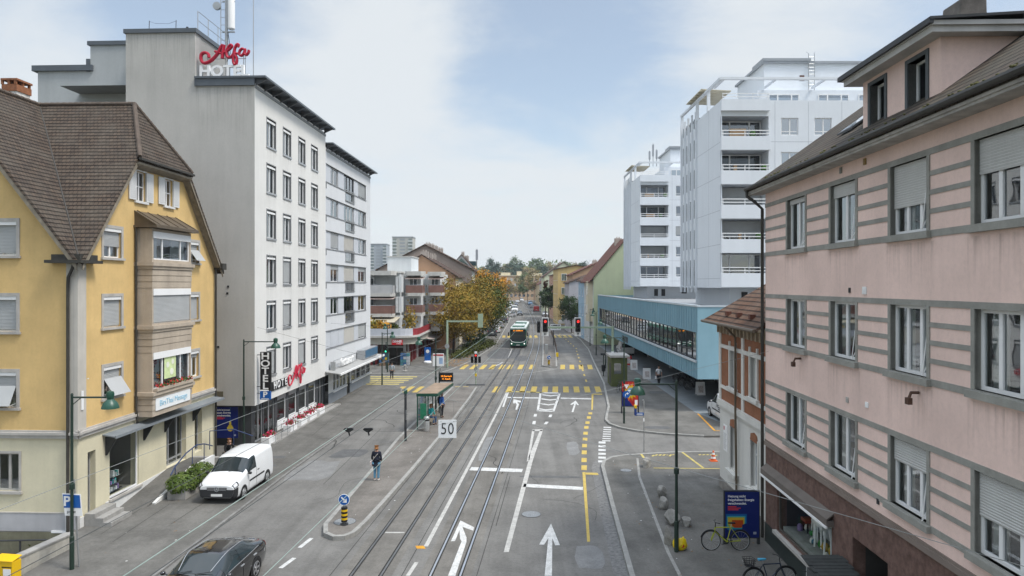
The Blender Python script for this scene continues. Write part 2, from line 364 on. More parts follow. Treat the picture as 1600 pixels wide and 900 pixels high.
M_yellow = mat('road_paint_yellow', (.60, .44, .11), .8, var=.22, scale=1.8, fine=.3, col2=(.46, .34, .10))
M_yell2 = mat('road_paint_pale_yellow', (.52, .43, .14), .8, var=.2, scale=1.8, fine=.35)
M_orange = mat('road_paint_orange', (.62, .30, .03), .8, var=.15, scale=1.8, fine=.25)
M_rail = mat('rail_steel', (.62, .64, .67), .28, metal=.9, var=.1)
M_raild = mat('dark_reflection_rail_steel', (.20, .20, .20), .35, metal=.8, var=.2)  # left rails: darker steel colour stands in for their dark reflection
M_glassc = glass_mat('clear_shop_glass', (.92, .95, .94), .015, .22)
M_groove = mat('rail_groove', (.022, .021, .02), .9, var=0)
M_concr = mat('concrete', (.33, .32, .30), .9, var=.14, scale=1.5, fine=.2, streak=.12)
M_earth = mat('earth', (.06, .065, .035), .95, var=.3, scale=.4, fine=.3)
M_gwhite = mat('white_metal', (.78, .78, .77), .45, var=.03)
M_pvc = mat('white_window_frame', (.74, .74, .73), .4, var=.04)
M_alu = mat('aluminium', (.42, .43, .44), .35, var=.06, metal=.5)
M_dkmet = mat('dark_metal', (.035, .037, .040), .5, var=.1)
M_black = mat('black_plastic', (.014, .014, .015), .5, var=0)
M_green = mat('lamp_green', (.016, .070, .046), .38, var=.12, spec=.5)
M_dkgreen = mat('pole_green', (.018, .036, .026), .45, var=.15, spec=.4)
M_pale = mat('pale_green_steel', (.30, .37, .27), .5, var=.08)
M_zinc = mat('galvanised_steel', (.38, .39, .39), .4, metal=.6, var=.12)
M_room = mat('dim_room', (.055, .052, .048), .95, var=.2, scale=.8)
M_glass = glass_mat('window_glass')
M_glassd = glass_mat('shop_glass', (.72, .80, .77), .05, .7)
M_glassb = glass_mat('sky_glass', (.5, .56, .6), .42)
M_curt = mat('net_curtain', (.55, .54, .51), .9, var=.06)
M_blind = mat('grey_roller_blind', (.40, .41, .41), .5, var=.05)
M_blindb = mat('beige_roller_blind', (.50, .48, .44), .5, var=.05)
M_redp = mat('red_paint', (.42, .02, .025), .5, var=.08)
M_bluep = mat('sign_blue', (.012, .10, .36), .45, var=.03)
M_wood = mat('weathered_wood', (.17, .145, .11), .9, var=.3, scale=5, streak=.2)
M_tyre = mat('tyre_rubber', (.018, .018, .018), .8, var=0)
M_rim = mat('wheel_alloy', (.42, .42, .43), .3, metal=.8, var=.05)

M_stain = bpy.data.materials.new('rain_stain'); M_stain.use_nodes = True; t_ = M_stain.node_tree; b_ = t_.nodes['Principled BSDF']; b_.inputs['Base Color'].default_value = (.10, .095, .08, 1); b_.inputs['Roughness'].default_value = .95
c_ = t_.nodes.new('ShaderNodeTexCoord'); s_ = t_.nodes.new('ShaderNodeSeparateXYZ'); t_.links.new(c_.outputs['Generated'], s_.inputs[0]); mp_ = t_.nodes.new('ShaderNodeMapping'); mp_.inputs['Scale'].default_value = (6, 6, .25); t_.links.new(c_.outputs['Object'], mp_.inputs[0]); n_ = t_.nodes.new('ShaderNodeTexNoise'); n_.inputs['Scale'].default_value = 1.6; n_.inputs['Detail'].default_value = 5; t_.links.new(mp_.outputs[0], n_.inputs['Vector'])
r_ = t_.nodes.new('ShaderNodeMapRange'); r_.inputs['From Min'].default_value = .45; r_.inputs['From Max'].default_value = .75; r_.inputs['To Max'].default_value = .22; r_.clamp = True; t_.links.new(n_.outputs['Fac'], r_.inputs['Value']); p_ = t_.nodes.new('ShaderNodeMath'); p_.operation = 'MULTIPLY'; t_.links.new(r_.outputs[0], p_.inputs[0]); t_.links.new(s_.outputs[2], p_.inputs[1]); t_.links.new(p_.outputs[0], b_.inputs['Alpha'])
# ------------------------------------------------------------------ terrain, road, pavements
def c_track(Y):
    T = ((0, -4.5), (23, -2.73), (51, -.59), (62, .17), (85, 1.75), (113, 3.44), (160, 5.0), (220, 5.8), (300, 6.3), (460, 6.6))
    for i in range(len(T) - 1):
        if Y <= T[i + 1][0] or i == len(T) - 2:
            y0, x0 = T[i]; y1, x1 = T[i + 1]
            ya, xa = T[max(i - 1, 0)]; yb, xb = T[min(i + 2, len(T) - 1)]
            m0 = (x1 - xa) / (y1 - ya); m1 = (xb - x0) / (yb - y0); h = y1 - y0; t = (Y - y0) / h
            return (2*t**3 - 3*t**2 + 1) * x0 + (t**3 - 2*t**2 + t) * h * m0 + (-2*t**3 + 3*t**2) * x1 + (t**3 - t**2) * h * m1
YS = [4, 8, 12, 16, 20, 24, 28, 32, 36, 40, 45, 50, 55, 60, 65, 70, 75, 80, 86, 92, 98, 105, 113, 121, 130, 140, 150, 160, 175, 190, 205, 220, 240, 260, 280, 300, 340, 380, 430]

def hill_z(x, y):
    r = max(0, min(1, (y - 440) / 240)); r = r * r * (3 - 2 * r)
    return -0.05 + r * (14 + 4 * mnoise.noise(Vector((x * .004, y * .004, 3)))) * (0.75 + 0.25 * math.cos(x * .004))
mb = MB()
xs = [-1600, -900, -500, -250, -60, -40, -16.3, 0, 60, 250, 500, 900, 1600]; ys = [-300, 0, 14, 27.2, 60, 200, 430, 470, 510, 550, 600, 650, 700, 900, 1500, 2600]
for i in range(len(xs) - 1):
    for j in range(len(ys) - 1):
        if xs[i] >= -40 and xs[i + 1] <= -16.3 and ys[j] >= 14 and ys[j + 1] <= 27.2: continue
        q = [(xs[i], ys[j]), (xs[i + 1], ys[j]), (xs[i + 1], ys[j + 1]), (xs[i], ys[j + 1])]
        mb.quad(*[(a, b, hill_z(a, b)) for a, b in q])
struct(mb.build('ground', M_earth))
# the sunken drive beside the yellow house
struct(MB().quad((-40, 14, -2.0), (-16.3, 14, -2.0), (-16.3, 27.2, -1.7), (-40, 27.2, -1.7)).build('sunken_drive', M_concr))
mb = MB(); mb.quad((-40, 14, -2.2), (-40, 14, 0), (-16.3, 14, 0), (-16.3, 14, -2.2)); mb.quad((-16.3, 14, -2.2), (-16.3, 27.2, -2.2), (-16.3, 27.2, 0), (-16.3, 14, 0)); mb.quad((-40, 27.15, -2.2), (-40, 27.15, 0), (-16.3, 27.15, 0), (-16.3, 27.15, -2.2))
struct(mb.build('ground_cut', mat('mossy_wall', (.17, .165, .115), .95, var=.25, scale=1, fine=.2, streak=.25)))
mb = MB()
for a, b, c, d in ((-16.3, 2, 70, 27.2), (-45, 27.2, 70, 432)): mb.quad((a, b, 0), (c, b, 0), (c, d, 0), (a, d, 0))
struct(mb.build('road', M_asph))

LK = [(-12.5, 4), (-11.9, 20), (-11.7, 28), (-11.45, 36), (-11.0, 44), (-10.5, 52), (-10.0, 60), (-9.95, 62.5), (-10.25, 64.3), (-11.0, 65.6), (-12.2, 66.2), (-15, 66.6), (-45, 67)]
struct(MB().prism(LK + [(-45, 39.5), (-17.4, 39.5), (-17.3, 27), (-16.25, 25.4), (-16.25, 4)], -.04, .07).build('pavement', M_pave))
LK2 = [(-45, 74.2), (-11, 74.4), (-9, 75.0), (-7.6, 76.3), (-7.0, 78), (-5.1, 87.3), (-3.9, 98), (-2.8, 108), (-2.46, 114), (-1.9, 134), (-1.4, 154), (-.8, 175), (-.2, 220), (.1, 300), (.4, 430)]
struct(MB().prism(LK2 + [(-45, 430)], -.04, .10).build('pavement', M_pave))
RK = [(3.2, 4), (3.55, 14), (3.9, 23), (4.3, 30), (4.72, 36.6), (4.95, 37.7), (5.5, 38.55), (6.3, 39.0), (7.3, 39.25), (9.2, 39.7), (40, 40.8)]
struct(MB().prism(RK + [(40, 4)], -.04, .12).build('pavement', M_pave))
RK2 = [(40, 44.4), (12.2, 43.9), (9.8, 44.6), (8.2, 45.5), (7.2, 46.6), (6.7, 47.8), (6.62, 49.2), (7.0, 51.5), (7.55, 54.5), (8.9, 67.6), (10.1, 86), (11.3, 103), (11.85, 120), (11.75, 143), (11.1, 160), (10.7, 220), (10.6, 300), (10.6, 430)]
struct(MB().prism(RK2 + [(60, 430), (60, 44.4)], -.04, .12).build('pavement', M_pave))
ISL = [(-7.25, 26.6), (-7.52, 27.6), (-7.45, 30), (-7.3, 36), (-7.15, 43), (-6.75, 49), (-6.2, 56), (-5.6, 64.6), (-3.25, 64.6), (-3.55, 58), (-4.05, 50), (-4.5, 43.5), (-5.1, 36), (-5.55, 31), (-5.85, 28), (-6.05, 26.7), (-6.35, 26.25), (-6.8, 26.2)]
struct(MB().prism(ISL, -.04, .16).build('tram_platform', M_isl))
MED = [(3.55, 82), (4.4, 80.9), (5.3, 81), (6.1, 94), (7.0, 111), (7.6, 128), (7.97, 143), (8.3, 180), (8.2, 205), (7.6, 205), (7.4, 180), (6.3, 143), (5.7, 128), (4.9, 111), (4.15, 94)]
struct(MB().prism(MED, -.04, .14).build('median_island', M_isl))

def strip(mb, pts, w0, w1, z, m=0, step=True):
    """flat band beside a polyline: offsets w0..w1 to its right"""
    n = len(pts); L = []
    for i, p in enumerate(pts):
        a = Vector(pts[max(i - 1, 0)][:2]); b = Vector(pts[min(i + 1, n - 1)][:2]); d = (b - a).normalized(); nr = Vector((d.y, -d.x))
        L.append(((p[0] + nr.x * w0, p[1] + nr.y * w0, z), (p[0] + nr.x * w1, p[1] + nr.y * w1, z)))
    for i in range(n - 1): mb.quad(L[i][0], L[i][1], L[i + 1][1], L[i + 1][0], m)
for nm, pts, top, s in (('kerb', LK, .07, -1), ('kerb', LK2, .10, -1), ('kerb', RK, .12, 1), ('kerb', RK2[1:], .12, 1), ('kerb', ISL + ISL[:1], .16, 1), ('kerb', MED + MED[:1], .14, -1)):
    if s < 0 and nm == 'kerb' and pts[0] == MED[0]: s = -1
    wk = .17 if pts[0] != LK[0] else .10
    mb = MB(); strip(mb, pts, -.01 * s, wk * s, top + .006)
    # the upright face of the stone
    for i in range(len(pts) - 1):
        a, b = pts[i], pts[i + 1]
        d = (Vector(b) - Vector(a)).normalized(); nr = Vector((d.y, -d.x)) * (-.012 * s)
        mb.quad((a[0] + nr.x, a[1] + nr.y, 0), (b[0] + nr.x, b[1] + nr.y, 0), (b[0] + nr.x, b[1] + nr.y, top + .006), (a[0] + nr.x, a[1] + nr.y, top + .006))
    struct(mb.build(nm, M_kerb if pts[0] != LK[0] else M_kerbd))
# gutter course, joint lines and patches in the asphalt
mb = MB(); strip(mb, RK[:8], -.50, -.02, .004); strip(mb, LK[:9], -.42, -.02, .004)
struct(mb.build('gutter', mat('gutter_setts', (.19, .187, .18), .95, var=.35, scale=7, fine=.3)))
mb = MB(); strip(mb, [gp(1063, 900, .12), gp(1044, 863, .12), gp(1020, 800, .12), gp(999, 745, .12), gp(996, 716, .12)], -.06, .06, .124)
struct(mb.build('paving_seam', M_kerb))
mb = MB()
for off in (-3.35, -.95): strip(mb, [(c_track(y) + off, y) for y in YS], -.012, .012, .0055)
strip(mb, [(c_track(y) + 1.55, y) for y in YS[:20]], -.01, .01, .0055)
strip(mb, [gp(505, 757), gp(595, 670)], -.012, .012, .0055); strip(mb, [gp(440, 650), gp(360, 715)], -.01, .01, .075)
strip(mb, [gp(775, 822), gp(797, 744)], -.012, .012, .0055)
rk = random.Random(31)
for k in range(34):     # wandering cracks, some of them sealed with bitumen
    x, y = rk.uniform(-11, 4), rk.uniform(20, 62); a = rk.choice((1.57, 1.57, 0.0)) + rk.uniform(-.35, .35); P_ = []; seal = rk.random() < .4
    if -7.7 < x < -2.6: continue
    for i in range(rk.randrange(6, 16)): P_.append((x, y)); a += rk.uniform(-.45, .45); x += .35 * math.cos(a); y += .35 * math.sin(a)
    wv = .022 if seal else .008; strip(mb, P_, -wv, wv, .0058 if x > -11.2 else .0745)
for k in range(10): x, y = rk.uniform(-16, -12.5), rk.uniform(24, 60); strip(mb, [(x, y), (x + rk.uniform(-.2, .2), y + rk.uniform(2, 5))], -.01, .01, .0745)
struct(mb.build('asphalt_joint', M_groove))
mb = MB(); rp = random.Random(5)
def blot(cx, cy, sx, sy, z, m, ang=0.0, wob=.12):
    p = []; 
    for k in range(14):
        a = 2 * math.pi * k / 14; ca, sa = math.cos(a), math.sin(a); r = 1 / max(abs(ca), abs(sa)) * (1 + rp.uniform(-wob, wob)); r = min(r, 1.25)
        x, y = ca * r * sx, sa * r * sy; p.append((cx + x * math.cos(ang) - y * math.sin(ang), cy + x * math.sin(ang) + y * math.cos(ang), z))
    mb.poly(p, m)
for px, py, sx, sy, z, m in ((548, 708, .9, .9, .0045, 0), (530, 712, .5, .5, .005, 0), (434, 714, .45, .25, .0745, 0), (415, 727, .6, .2, .075, 0), (490, 735, 1.1, 2.0, .0046, 1), (895, 700, .35, 1.6, .0046, 1), (860, 745, 1.6, .18, .005, 0), (1028, 668, .9, .45, .1245, 0), (1030, 613, .9, .7, .1245, 0), (1075, 615, .9, .6, .1245, 0),
                           (450, 655, .4, .25, .075, 0), (920, 870, .5, 1.0, .0045, 1), (760, 700, .25, 3, .0048, 1), (815, 560, .7, 3, .0045, 0), (905, 556, 5.4, .25, .0052, 0), (640, 612, .9, 2.0, .0045, 0), (790, 552, 2.2, 7, .0044, 0)):
    X, Y = gp(px, py, z); blot(X, Y, sx, sy, z, m, -.05)
struct(mb.build('road_patch', [M_patch, M_patchl]))

# tram tracks
mb = MB(); strip(mb, [(c_track(y), y) for y in YS], -3.05, -1.28, .004); strip(mb, [(c_track(y), y) for y in YS], -.36, 1.36, .004)
struct(mb.build('track_bed', M_bed))
for off in (0, -2.65):
    mb = MB()
    for r in (0, 1.0):
        ln = [(c_track(y) + off + r, y) for y in YS]; s = -1 if r else 1
        strip(mb, ln, -.03, .034, .013, 0); strip(mb, ln, .034 * s, .085 * s, .010, 1); strip(mb, ln, -.075 * s, -.03 * s, .009, 1)
    struct(mb.build('tram_rails', [M_rail if off == 0 else M_raild, M_groove]))

# painted markings (pixels of the photograph measured onto the road plane)
wh = MB(); ww = MB(); ye = MB(); yp = MB(); og = MB(); Z = .0085
def G(*pp, z=Z): return [(*gp(a, b), z) for a, b in pp]
def line(mb, p, q, w, z=Z):
    a = Vector(gp(*p)); b = Vector(gp(*q)); d = (b - a).normalized(); n = Vector((d.y, -d.x)) * w / 2
    mb.quad((a.x + n.x, a.y + n.y, z), (b.x + n.x, b.y + n.y, z), (b.x - n.x, b.y - n.y, z), (a.x - n.x, a.y - n.y, z))
strip(ww, [(c_track(y) - .66, y) for y in (25.6, 28, 32, 36, 40, 45, 50, 55, 60, 62.5)], -.08, .08, Z)
line(ww, (637, 900), (651, 879), .14); line(ww, (602, 832.3), (632, 832.3), .12); line(wh, (468, 856), (487, 841), .16); line(wh, (438, 888), (460, 872), .16)
og.poly(G((649, 853), (662, 853), (665, 857.5), (651, 857.5)))
wh.poly(G((737, 730), (817, 733), (815.5, 738), (733, 735))); wh.poly(G((819, 756), (911, 761), (911, 766), (817, 761)))
ww.poly(G((787, 863), (795, 863), (833, 718), (848.5, 672), (844, 672), (826, 714), (826, 719))); ww.poly(G((823, 722), (827, 719), (835.5, 672), (831.5, 672))); ww.poly(G((832, 671), (848, 671), (847.5, 673.5), (832, 673.5)))
for a, b in (((836, 651), (837, 647)), ((859, 652), (861, 648)), ((834, 663), (835, 658)), ((852, 663), (855, 659))): line(wh, a, b, .22)
wh.poly(G((843, 613.5), (846.5, 613.5), (842, 642), (838.5, 642))); wh.poly(G((873, 613.5), (876.5, 614), (866.5, 643), (863, 643)))
wh.poly(G((843, 613), (877, 613.5), (876, 615), (843, 614.6))); wh.poly(G((839, 641), (865, 642.2), (865, 643.5), (838.5, 642.6)))
for k, (xl, xm, xr, y) in enumerate(((847, 860, 873, 616), (846, 859, 871, 622.5), (844.5, 857, 868, 630), (843, 853, 864, 638))): wh.poly(G((xl, y), (xm, y + 1.8), (xr, y + .6), (xr, y + 2.2), (xm, y + 3.5), (xl, y + 1.7)))
wh.poly(G((792, 620.3), (842, 621.2), (842, 622.8), (791.5, 622))); wh.poly(G((876, 621.4), (924, 622.5), (924, 624.3), (876, 623)))
line(wh, (794, 613), (786, 636), .14)
# arrows
wh.poly(G((719.4, 813.5), (740.5, 824), (739.5, 829.5), (722.5, 823.5), (729, 840.5), (728.8, 847), (711.5, 900), (700, 900), (721.3, 846), (719, 842.5), (717.8, 829), (711, 845.5), (704.5, 846)))
wh.poly(G((861, 818.5), (874.8, 852), (867.5, 852.3), (863, 841), (862.4, 900), (851, 900), (856.8, 841), (850, 851.5), (842.5, 851)))
wh.poly(G((802.5, 623.8), (814.6, 626.7), (813, 629), (808, 628), (811, 632), (808, 640.6), (805, 640.5), (807.3, 632.5), (805, 629), (804.2, 630.5), (801.5, 630.2)))
wh.poly(G((899.5, 626), (904.5, 633), (902, 633), (900, 630.5), (896, 644), (893, 644), (897.5, 630.5), (893, 632.8), (890.8, 632)))
for k in range(6): y = 690 + k * 5.9; line(wh, (940.6, y + 3.2), (940.8, y), .42)
for k in range(7): y = 667 + k * 3.5; wh.poly(G((943.3 - k * .35, y), (955 - k * .2, y + .5), (955 - k * .2, y + 1.9), (943 - k * .35, y + 1.5)))
line(ww, (800, 545), (793, 562), .12)
for p, q in (((786, 566), (765, 577)), ((760, 566), (797, 567))): line(wh, p, q, .14)
line(ww, (800, 586.5), (870, 576.5), .10)
# yellow
ye.poly(G((910, 738), (914.5, 738), (922, 846.5), (917.5, 847))); ye.poly(G((914, 738.5), (933.5, 739), (935.5, 742.5), (914.5, 741.6)))
for x, y, h in ((912.5, 731, 7.5), (912.5, 719, 6.5), (912.7, 707, 6), (913.2, 696.5, 5.3), (914, 686.5, 4.6), (914.8, 677, 4.5), (916, 668, 4.2), (917.8, 660.5, 4), (920, 652.5, 3.8), (922.2, 646, 3.2)): line(ye, (x, y + h / 2), (x + .3, y - h / 2), .29)
ye.poly(G((924, 640.5), (926.2, 640.5), (927.4, 616), (924.4, 616))); ye.poly(G((926, 615.3), (941, 615.3), (941, 616.8), (926, 616.6)))
for i in range(16):
    Y = 69 + i * 4.4; 
    xr = 8.9 - 1.55 + (Y - 67.6) * .063 if Y < 103 else 11.15 - 1.4 - (Y - 103) * .012
    ye.quad((xr - .09, Y, Z), (xr + .09, Y, Z), (xr + .19, Y + 1.7, Z), (xr + .01, Y + 1.7, Z))
def zebra(mb, xs, yb, yt, w=.50, slant=0.0):
    for x in xs:
        X0, Y0 = gp(x, yb); X1, Y1 = gp(x, yt)
        X1 = X0 + slant * (Y1 - Y0); mb.quad((X0 - w / 2, Y0, Z), (X0 + w / 2, Y0, Z), (X1 + w / 2, Y1, Z), (X1 - w / 2, Y1, Z))
zebra(ye, (617, 631.5, 647, 663.5, 706, 719.5, 772.5, 794, 815.5, 833, 851, 867.5, 884.5, 901.5, 918.5, 936), 613.2, 604, .52, .07)
zebra(ye, (721, 736, 751.5, 766.5, 781.5, 794.5, 811.5, 829.5, 879, 893.8, 908.5, 922.8), 577, 570, .55, .08)
zebra(ye, (787, 795, 829, 838, 868, 876, 885, 893), 527.5, 524, .55, .0)
yp.poly(G((816, 611.5), (850, 613), (850, 613.8), (794, 612.4), (794, 611.6)))
for k in range(5):
    Y0 = 67.2 + k * 1.35; yp.quad((-15.6 + k * .1, Y0, Z), (-11.0 + k * .25, Y0 - .1, Z), (-11.0 + k * .25, Y0 + .52, Z), (-15.6 + k * .1, Y0 + .6, Z))
yq = MB(); ZP = .1285
def PL(p, q, w): line(yq, p, q, w, ZP)
PL((1021, 735), (1126, 736), .12); PL((1066, 710), (1099, 735), .13); PL((1002, 713), (1009, 723), .13)
for x in (1019, 1024, 1030, 1036, 1041, 1046, 1050, 1092, 1098, 1104, 1110, 1117): PL((x, 714.5 + (x % 3)), (x + 3.2, 713.5 + (x % 2)), .12)
og2 = MB(); line(og2, (1090.5, 649), (1117, 676), .13, ZP); line(og2, (1116, 676), (1130, 676), .13, ZP)
for mb_, m_ in ((wh, M_white), (ww, M_whitew), (ye, M_yellow), (yp, M_yell2), (yq, M_yell2), (og, M_orange), (og2, M_orange)): struct(mb_.build('road_marking', m_))
# bluish slabs under the podium
struct(MB().prism([(13.75, 52), (13.6, 109), (20, 109), (20, 44.5), (15.2, 44.5)], .10, .127).build('arcade_paving', mat('blue_slate_paving', (.20, .225, .24), .8, var=.1, scale=1, fine=.15)))
# fallen leaves by the hedge and pale litter on the pavements
mb = MB(); rl = random.Random(3)
for i in range(900):
    x, y = rl.uniform(-9.5, -4.6), rl.uniform(81, 100); 
    if rl.random() > math.exp(-((x + 7.2) / 1.6) ** 2): continue
    a = rl.uniform(0, 6.3); s = rl.uniform(.07, .16); mb.quad(*[(x + s * math.cos(a + k * 1.57), y + s * math.sin(a + k * 1.57), .106 + rl.uniform(0, .01)) for k in range(4)], rl.choice((0, 0, 1)))
for i in range(120):
    if i < 70: x, y, z = rl.uniform(4.8, 9), rl.uniform(22, 38), .125
    elif i < 90: x, y, z = rl.uniform(-15.5, -12.2), rl.uniform(23, 40), .075
    else: x, y, z = rl.uniform(-6.8, -5), rl.uniform(28, 60), .165
    a = rl.uniform(0, 6.3); s = rl.uniform(.02, .05); mb.quad(*[(x + s * math.cos(a + k * 1.57), y + s * math.sin(a + k * 1.57), z) for k in range(4)], 2 if rl.random() < .4 else 1)
o = mb.build('fallen_leaves', [mat('leaf_litter', (.30, .15, .03), .9, var=.3), mat('leaf_litter_brown', (.16, .085, .03), .9, var=.3), mat('paper_litter', (.5, .5, .47), .9, var=.1)]); o['kind'] = 'stuff'
# ------------------------------------------------------------------ buildings near the camera
def bldg(name, label, x, y, dirx, cat='building', group=None): return thing(name, label, cat, (x, y, 0), -math.atan(dirx), group)
M_yell = mat('yellow_render', (.66, .46, .20), .9, var=.10, scale=.7, streak=.10, fine=.10, bump=.15, bscale=60)
M_cream = mat('cream_render', (.63, .58, .42), .9, var=.07, scale=.7, streak=.08, fine=.08)
M_stonebeige = mat('beige_stone', (.46, .39, .31), .9, var=.10, scale=1.2, streak=.22, fine=.1)
M_trim = mat('grey_stone_trim', (.42, .40, .37), .88, var=.12, scale=2, streak=.15)
M_plinth = mat('white_plinth', (.66, .66, .64), .85, var=.06, scale=1.5, streak=.15)
M_plinthg = mat('grey_plinth', (.40, .40, .41), .88, var=.08, scale=1, streak=.12)
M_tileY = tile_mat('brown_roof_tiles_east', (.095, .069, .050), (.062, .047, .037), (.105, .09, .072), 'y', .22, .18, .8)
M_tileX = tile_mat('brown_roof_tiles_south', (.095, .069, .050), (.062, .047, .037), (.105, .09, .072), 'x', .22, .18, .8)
M_soffit = mat('weathered_soffit', (.23, .20, .155), .9, var=.25, scale=4, streak=.2)
M_copper = mat('dark_copper', (.045, .042, .036), .55, var=.2, scale=3)
M_bronze = mat('bronze_sheet', (.11, .085, .058), .5, var=.15, scale=2)

# ---- yellow corner house
yh = bldg('yellow_house', 'yellow corner house with steep brown tiled gables and a stacked bay window', -17.1, 27.2, .035)
E = Wall((0, 0), (0, 1), (1, 0)); S = Wall((0, 0), (-1, 0), (0, -1))      # street wall, wall towards the camera (a grows to the left)
LY, LX = 11.6, 11.6
rowsE = [(10.85, 12.1), (7.9, 9.2), (4.95, 6.25)]
opE = [(1.62, 2.86, a, b) for a, b in rowsE] + [(8.75, 9.75, a, b) for a, b in ((10.85, 11.95), (7.85, 9.2), (4.85, 6.2))]
opS = [(2.45, 3.75, a, b) for a, b in ((10.85, 12.2), (7.85, 9.25), (4.85, 6.25))] + [(6.9, 8.2, a, b) for a, b in ((10.85, 12.2), (7.85, 9.25), (4.85, 6.25))]
attic = [(3.95, 4.75, 13.5, 14.85), (6.35, 7.1, 13.55, 14.85)]
mb = MB(); EZ, RZ_ = 10.75, 18.15; SLP = (RZ_ - EZ) / 5.8
def gable(W, L, ops, attic_ops, hip=None, m=0):
    W.fill(mb, 0, L, 3.95, EZ, [o for o in ops if o[3] <= EZ], .17, .9, m, m, 2)
    # windows that rise above the eave line live in the middle strip
    top = 15.3 if hip else 13.2
    x0 = (12.2 - EZ) / SLP
    W.fill(mb, x0, L - x0, EZ, 12.2, [o for o in ops if o[2] > EZ], .17, .9, m, m, 2)
    x1 = (15.25 - EZ) / SLP
    W.fill(mb, x1, L - x1, 12.2, 15.25, attic_ops, .17, .9, m, m, 2)
    P = W.p
    for f in (lambda a: a, lambda a: L - a):
        mb.poly([P(f(0), EZ), P(f(x0), EZ), P(f(x0), 12.2)], m); mb.poly([P(f(x0), 12.2), P(f(x1), 12.2), P(f(x1), 15.25)], m)
    if not hip: mb.poly([P(x1, 15.25), P(L - x1, 15.25), P(L / 2, RZ_)], m)
gable(E, LY, opE, attic, True); gable(S, LX, opS, [(4.4, 5.3, 13.4, 14.8), (6.3, 7.2, 13.4, 14.8)])
# ground floor: street side with door, shop window, glazed entrance
gfE = [(.62, 1.12, .35, 2.95), (2.05, 4.2, .62, 3.25), (6.55, 8.45, .72, 3.1), (9.35, 10.15, .8, 3.0)]
E.fill(mb, 0, LY, .0, 3.66, gfE, .38, 1.6, 1, 1, 2)
gfS = [(2.35, 3.75, 1.55, 3.05), (6.6, 8.0, 1.55, 3.05)]
S.fill(mb, 0, LX, -2.0, 3.66, gfS, .17, 1, 1, 1, 2)
mb.quad((-LX, 0, 0), (-LX, LY, 0), (-LX, LY, EZ), (-LX, 0, EZ)); mb.quad((-LX, LY, 0), (0, LY, 0), (0, LY, EZ), (-LX, LY, EZ)); mb.poly([(-LX, LY, EZ), (0, LY, EZ), (-LX / 2, LY, RZ_)])
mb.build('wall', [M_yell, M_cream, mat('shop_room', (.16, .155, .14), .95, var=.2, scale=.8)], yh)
mb = MB()
for W, L in ((E, LY), (S, LX)):
    W.box(mb, -.16, L, 3.66, 3.80, -.10, .0); W.box(mb, -.22, L, 3.80, 3.90, -.16, .0); W.box(mb, -.13, L, 3.90, 3.97, -.07, .0)
mb.build('cornice', M_trim, yh)
mb = MB(); E.box(mb, -.06, .46, 3.97, 10.72, -.05, .1); S.box(mb, .0, .42, 3.97, 10.72, -.05, .1); mb.build('corner_pilaster', mat('pale_pilaster', (.50, .47, .42), .9, var=.08, streak=.18), yh)
mb = MB(); S.box(mb, -.03, LX, -2, .70, -.035, .1); S.box(mb, -.05, LX, .70, .74, -.05, .1, 1); mb.build('plinth', [M_plinthg, M_trim], yh)
mb = MB(); P = E.p
mb.slab([P(1.75, .0, -.03), P(6.5, .0, -.03), P(6.5, .70, -.03), P(1.75, .58, -.03)], (-.05, 0, 0)); mb.slab([P(-.03, .0, -.03), P(.6, .0, -.03), P(.6, .45, -.03), P(-.03, .5, -.03)], (-.05, 0, 0)); mb.build('plinth', M_plinth, yh)
# roofs: two steep ridges crossing, the street gable half hipped
OH = .38
mbx = MB(); mby = MB()
def rs(mb_, pts, t=.16): mb_.slab(pts, (0, 0, -t))
rid = RZ_ + .18
e0 = lambda a: rid - SLP * a          # height at horizontal distance a from the ridge
hb, hx = 2.25, -1.15                  # half hip: its half width at the eave and where the ridge ends
hz = e0(hb)
# street gable, slope towards the camera (ridge along x at y=5.8): down to the valley with the other wing
rs(mbx, [(-5.8, 5.8, rid), (hx, 5.8, rid), (OH, 5.8 - hb, hz), (OH, -.25, e0(6.05)), (.12, -.12, e0(5.92))])
rs(mbx, [(-11.9, 5.8, rid), (hx, 5.8, rid), (OH, 5.8 + hb, hz), (OH, 11.95, e0(6.15)), (-11.9, 11.95, e0(6.15))])
# wing towards the camera (ridge along y at x=-5.8)
rs(mby, [(-5.8, -.38, rid), (-5.8, 5.8, rid), (.12, -.12, e0(5.92)), (.25, -.38, e0(6.05))])
rs(mby, [(-5.8, -.38, rid), (-5.8, 5.8, rid), (-11.9, 5.8, e0(6.1)), (-11.9, -.38, e0(6.1))])
rs(mby, [(hx, 5.8, rid + .01), (OH + .12, 5.8 - hb - .12, hz - .12), (OH + .12, 5.8 + hb + .12, hz - .12)])
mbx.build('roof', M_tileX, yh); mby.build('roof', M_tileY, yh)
# the ridge, hip and verge caps
mb = MB(); r = .11
for a, b in (((-5.8, 5.8, rid + .02), (hx, 5.8, rid + .02)), ((-5.8, -.38, rid + .02), (-5.8, 5.8, rid + .02)), ((hx, 5.8, rid + .02), (OH + .1, 5.8 - hb - .08, hz - .05)), ((hx, 5.8, rid + .02), (OH + .1, 5.8 + hb + .08, hz - .05))):
    n = 16
    for k in range(n):
        p, q = Vector(a).lerp(Vector(b), k / n), Vector(a).lerp(Vector(b), (k + 1.08) / n); mb.tube([p, q], [r, r * .82], 8)
mb.build('ridge_tiles', mat('ridge_tile', (.105, .082, .066), .9, var=.3, scale=2), yh, smooth=True)
mb = MB(); mb.tube([(-5.78, 5.78, rid - .03), (.1, -.1, e0(5.9) + .02)], .035, 6); mb.build('valley_gutter', M_copper, yh)
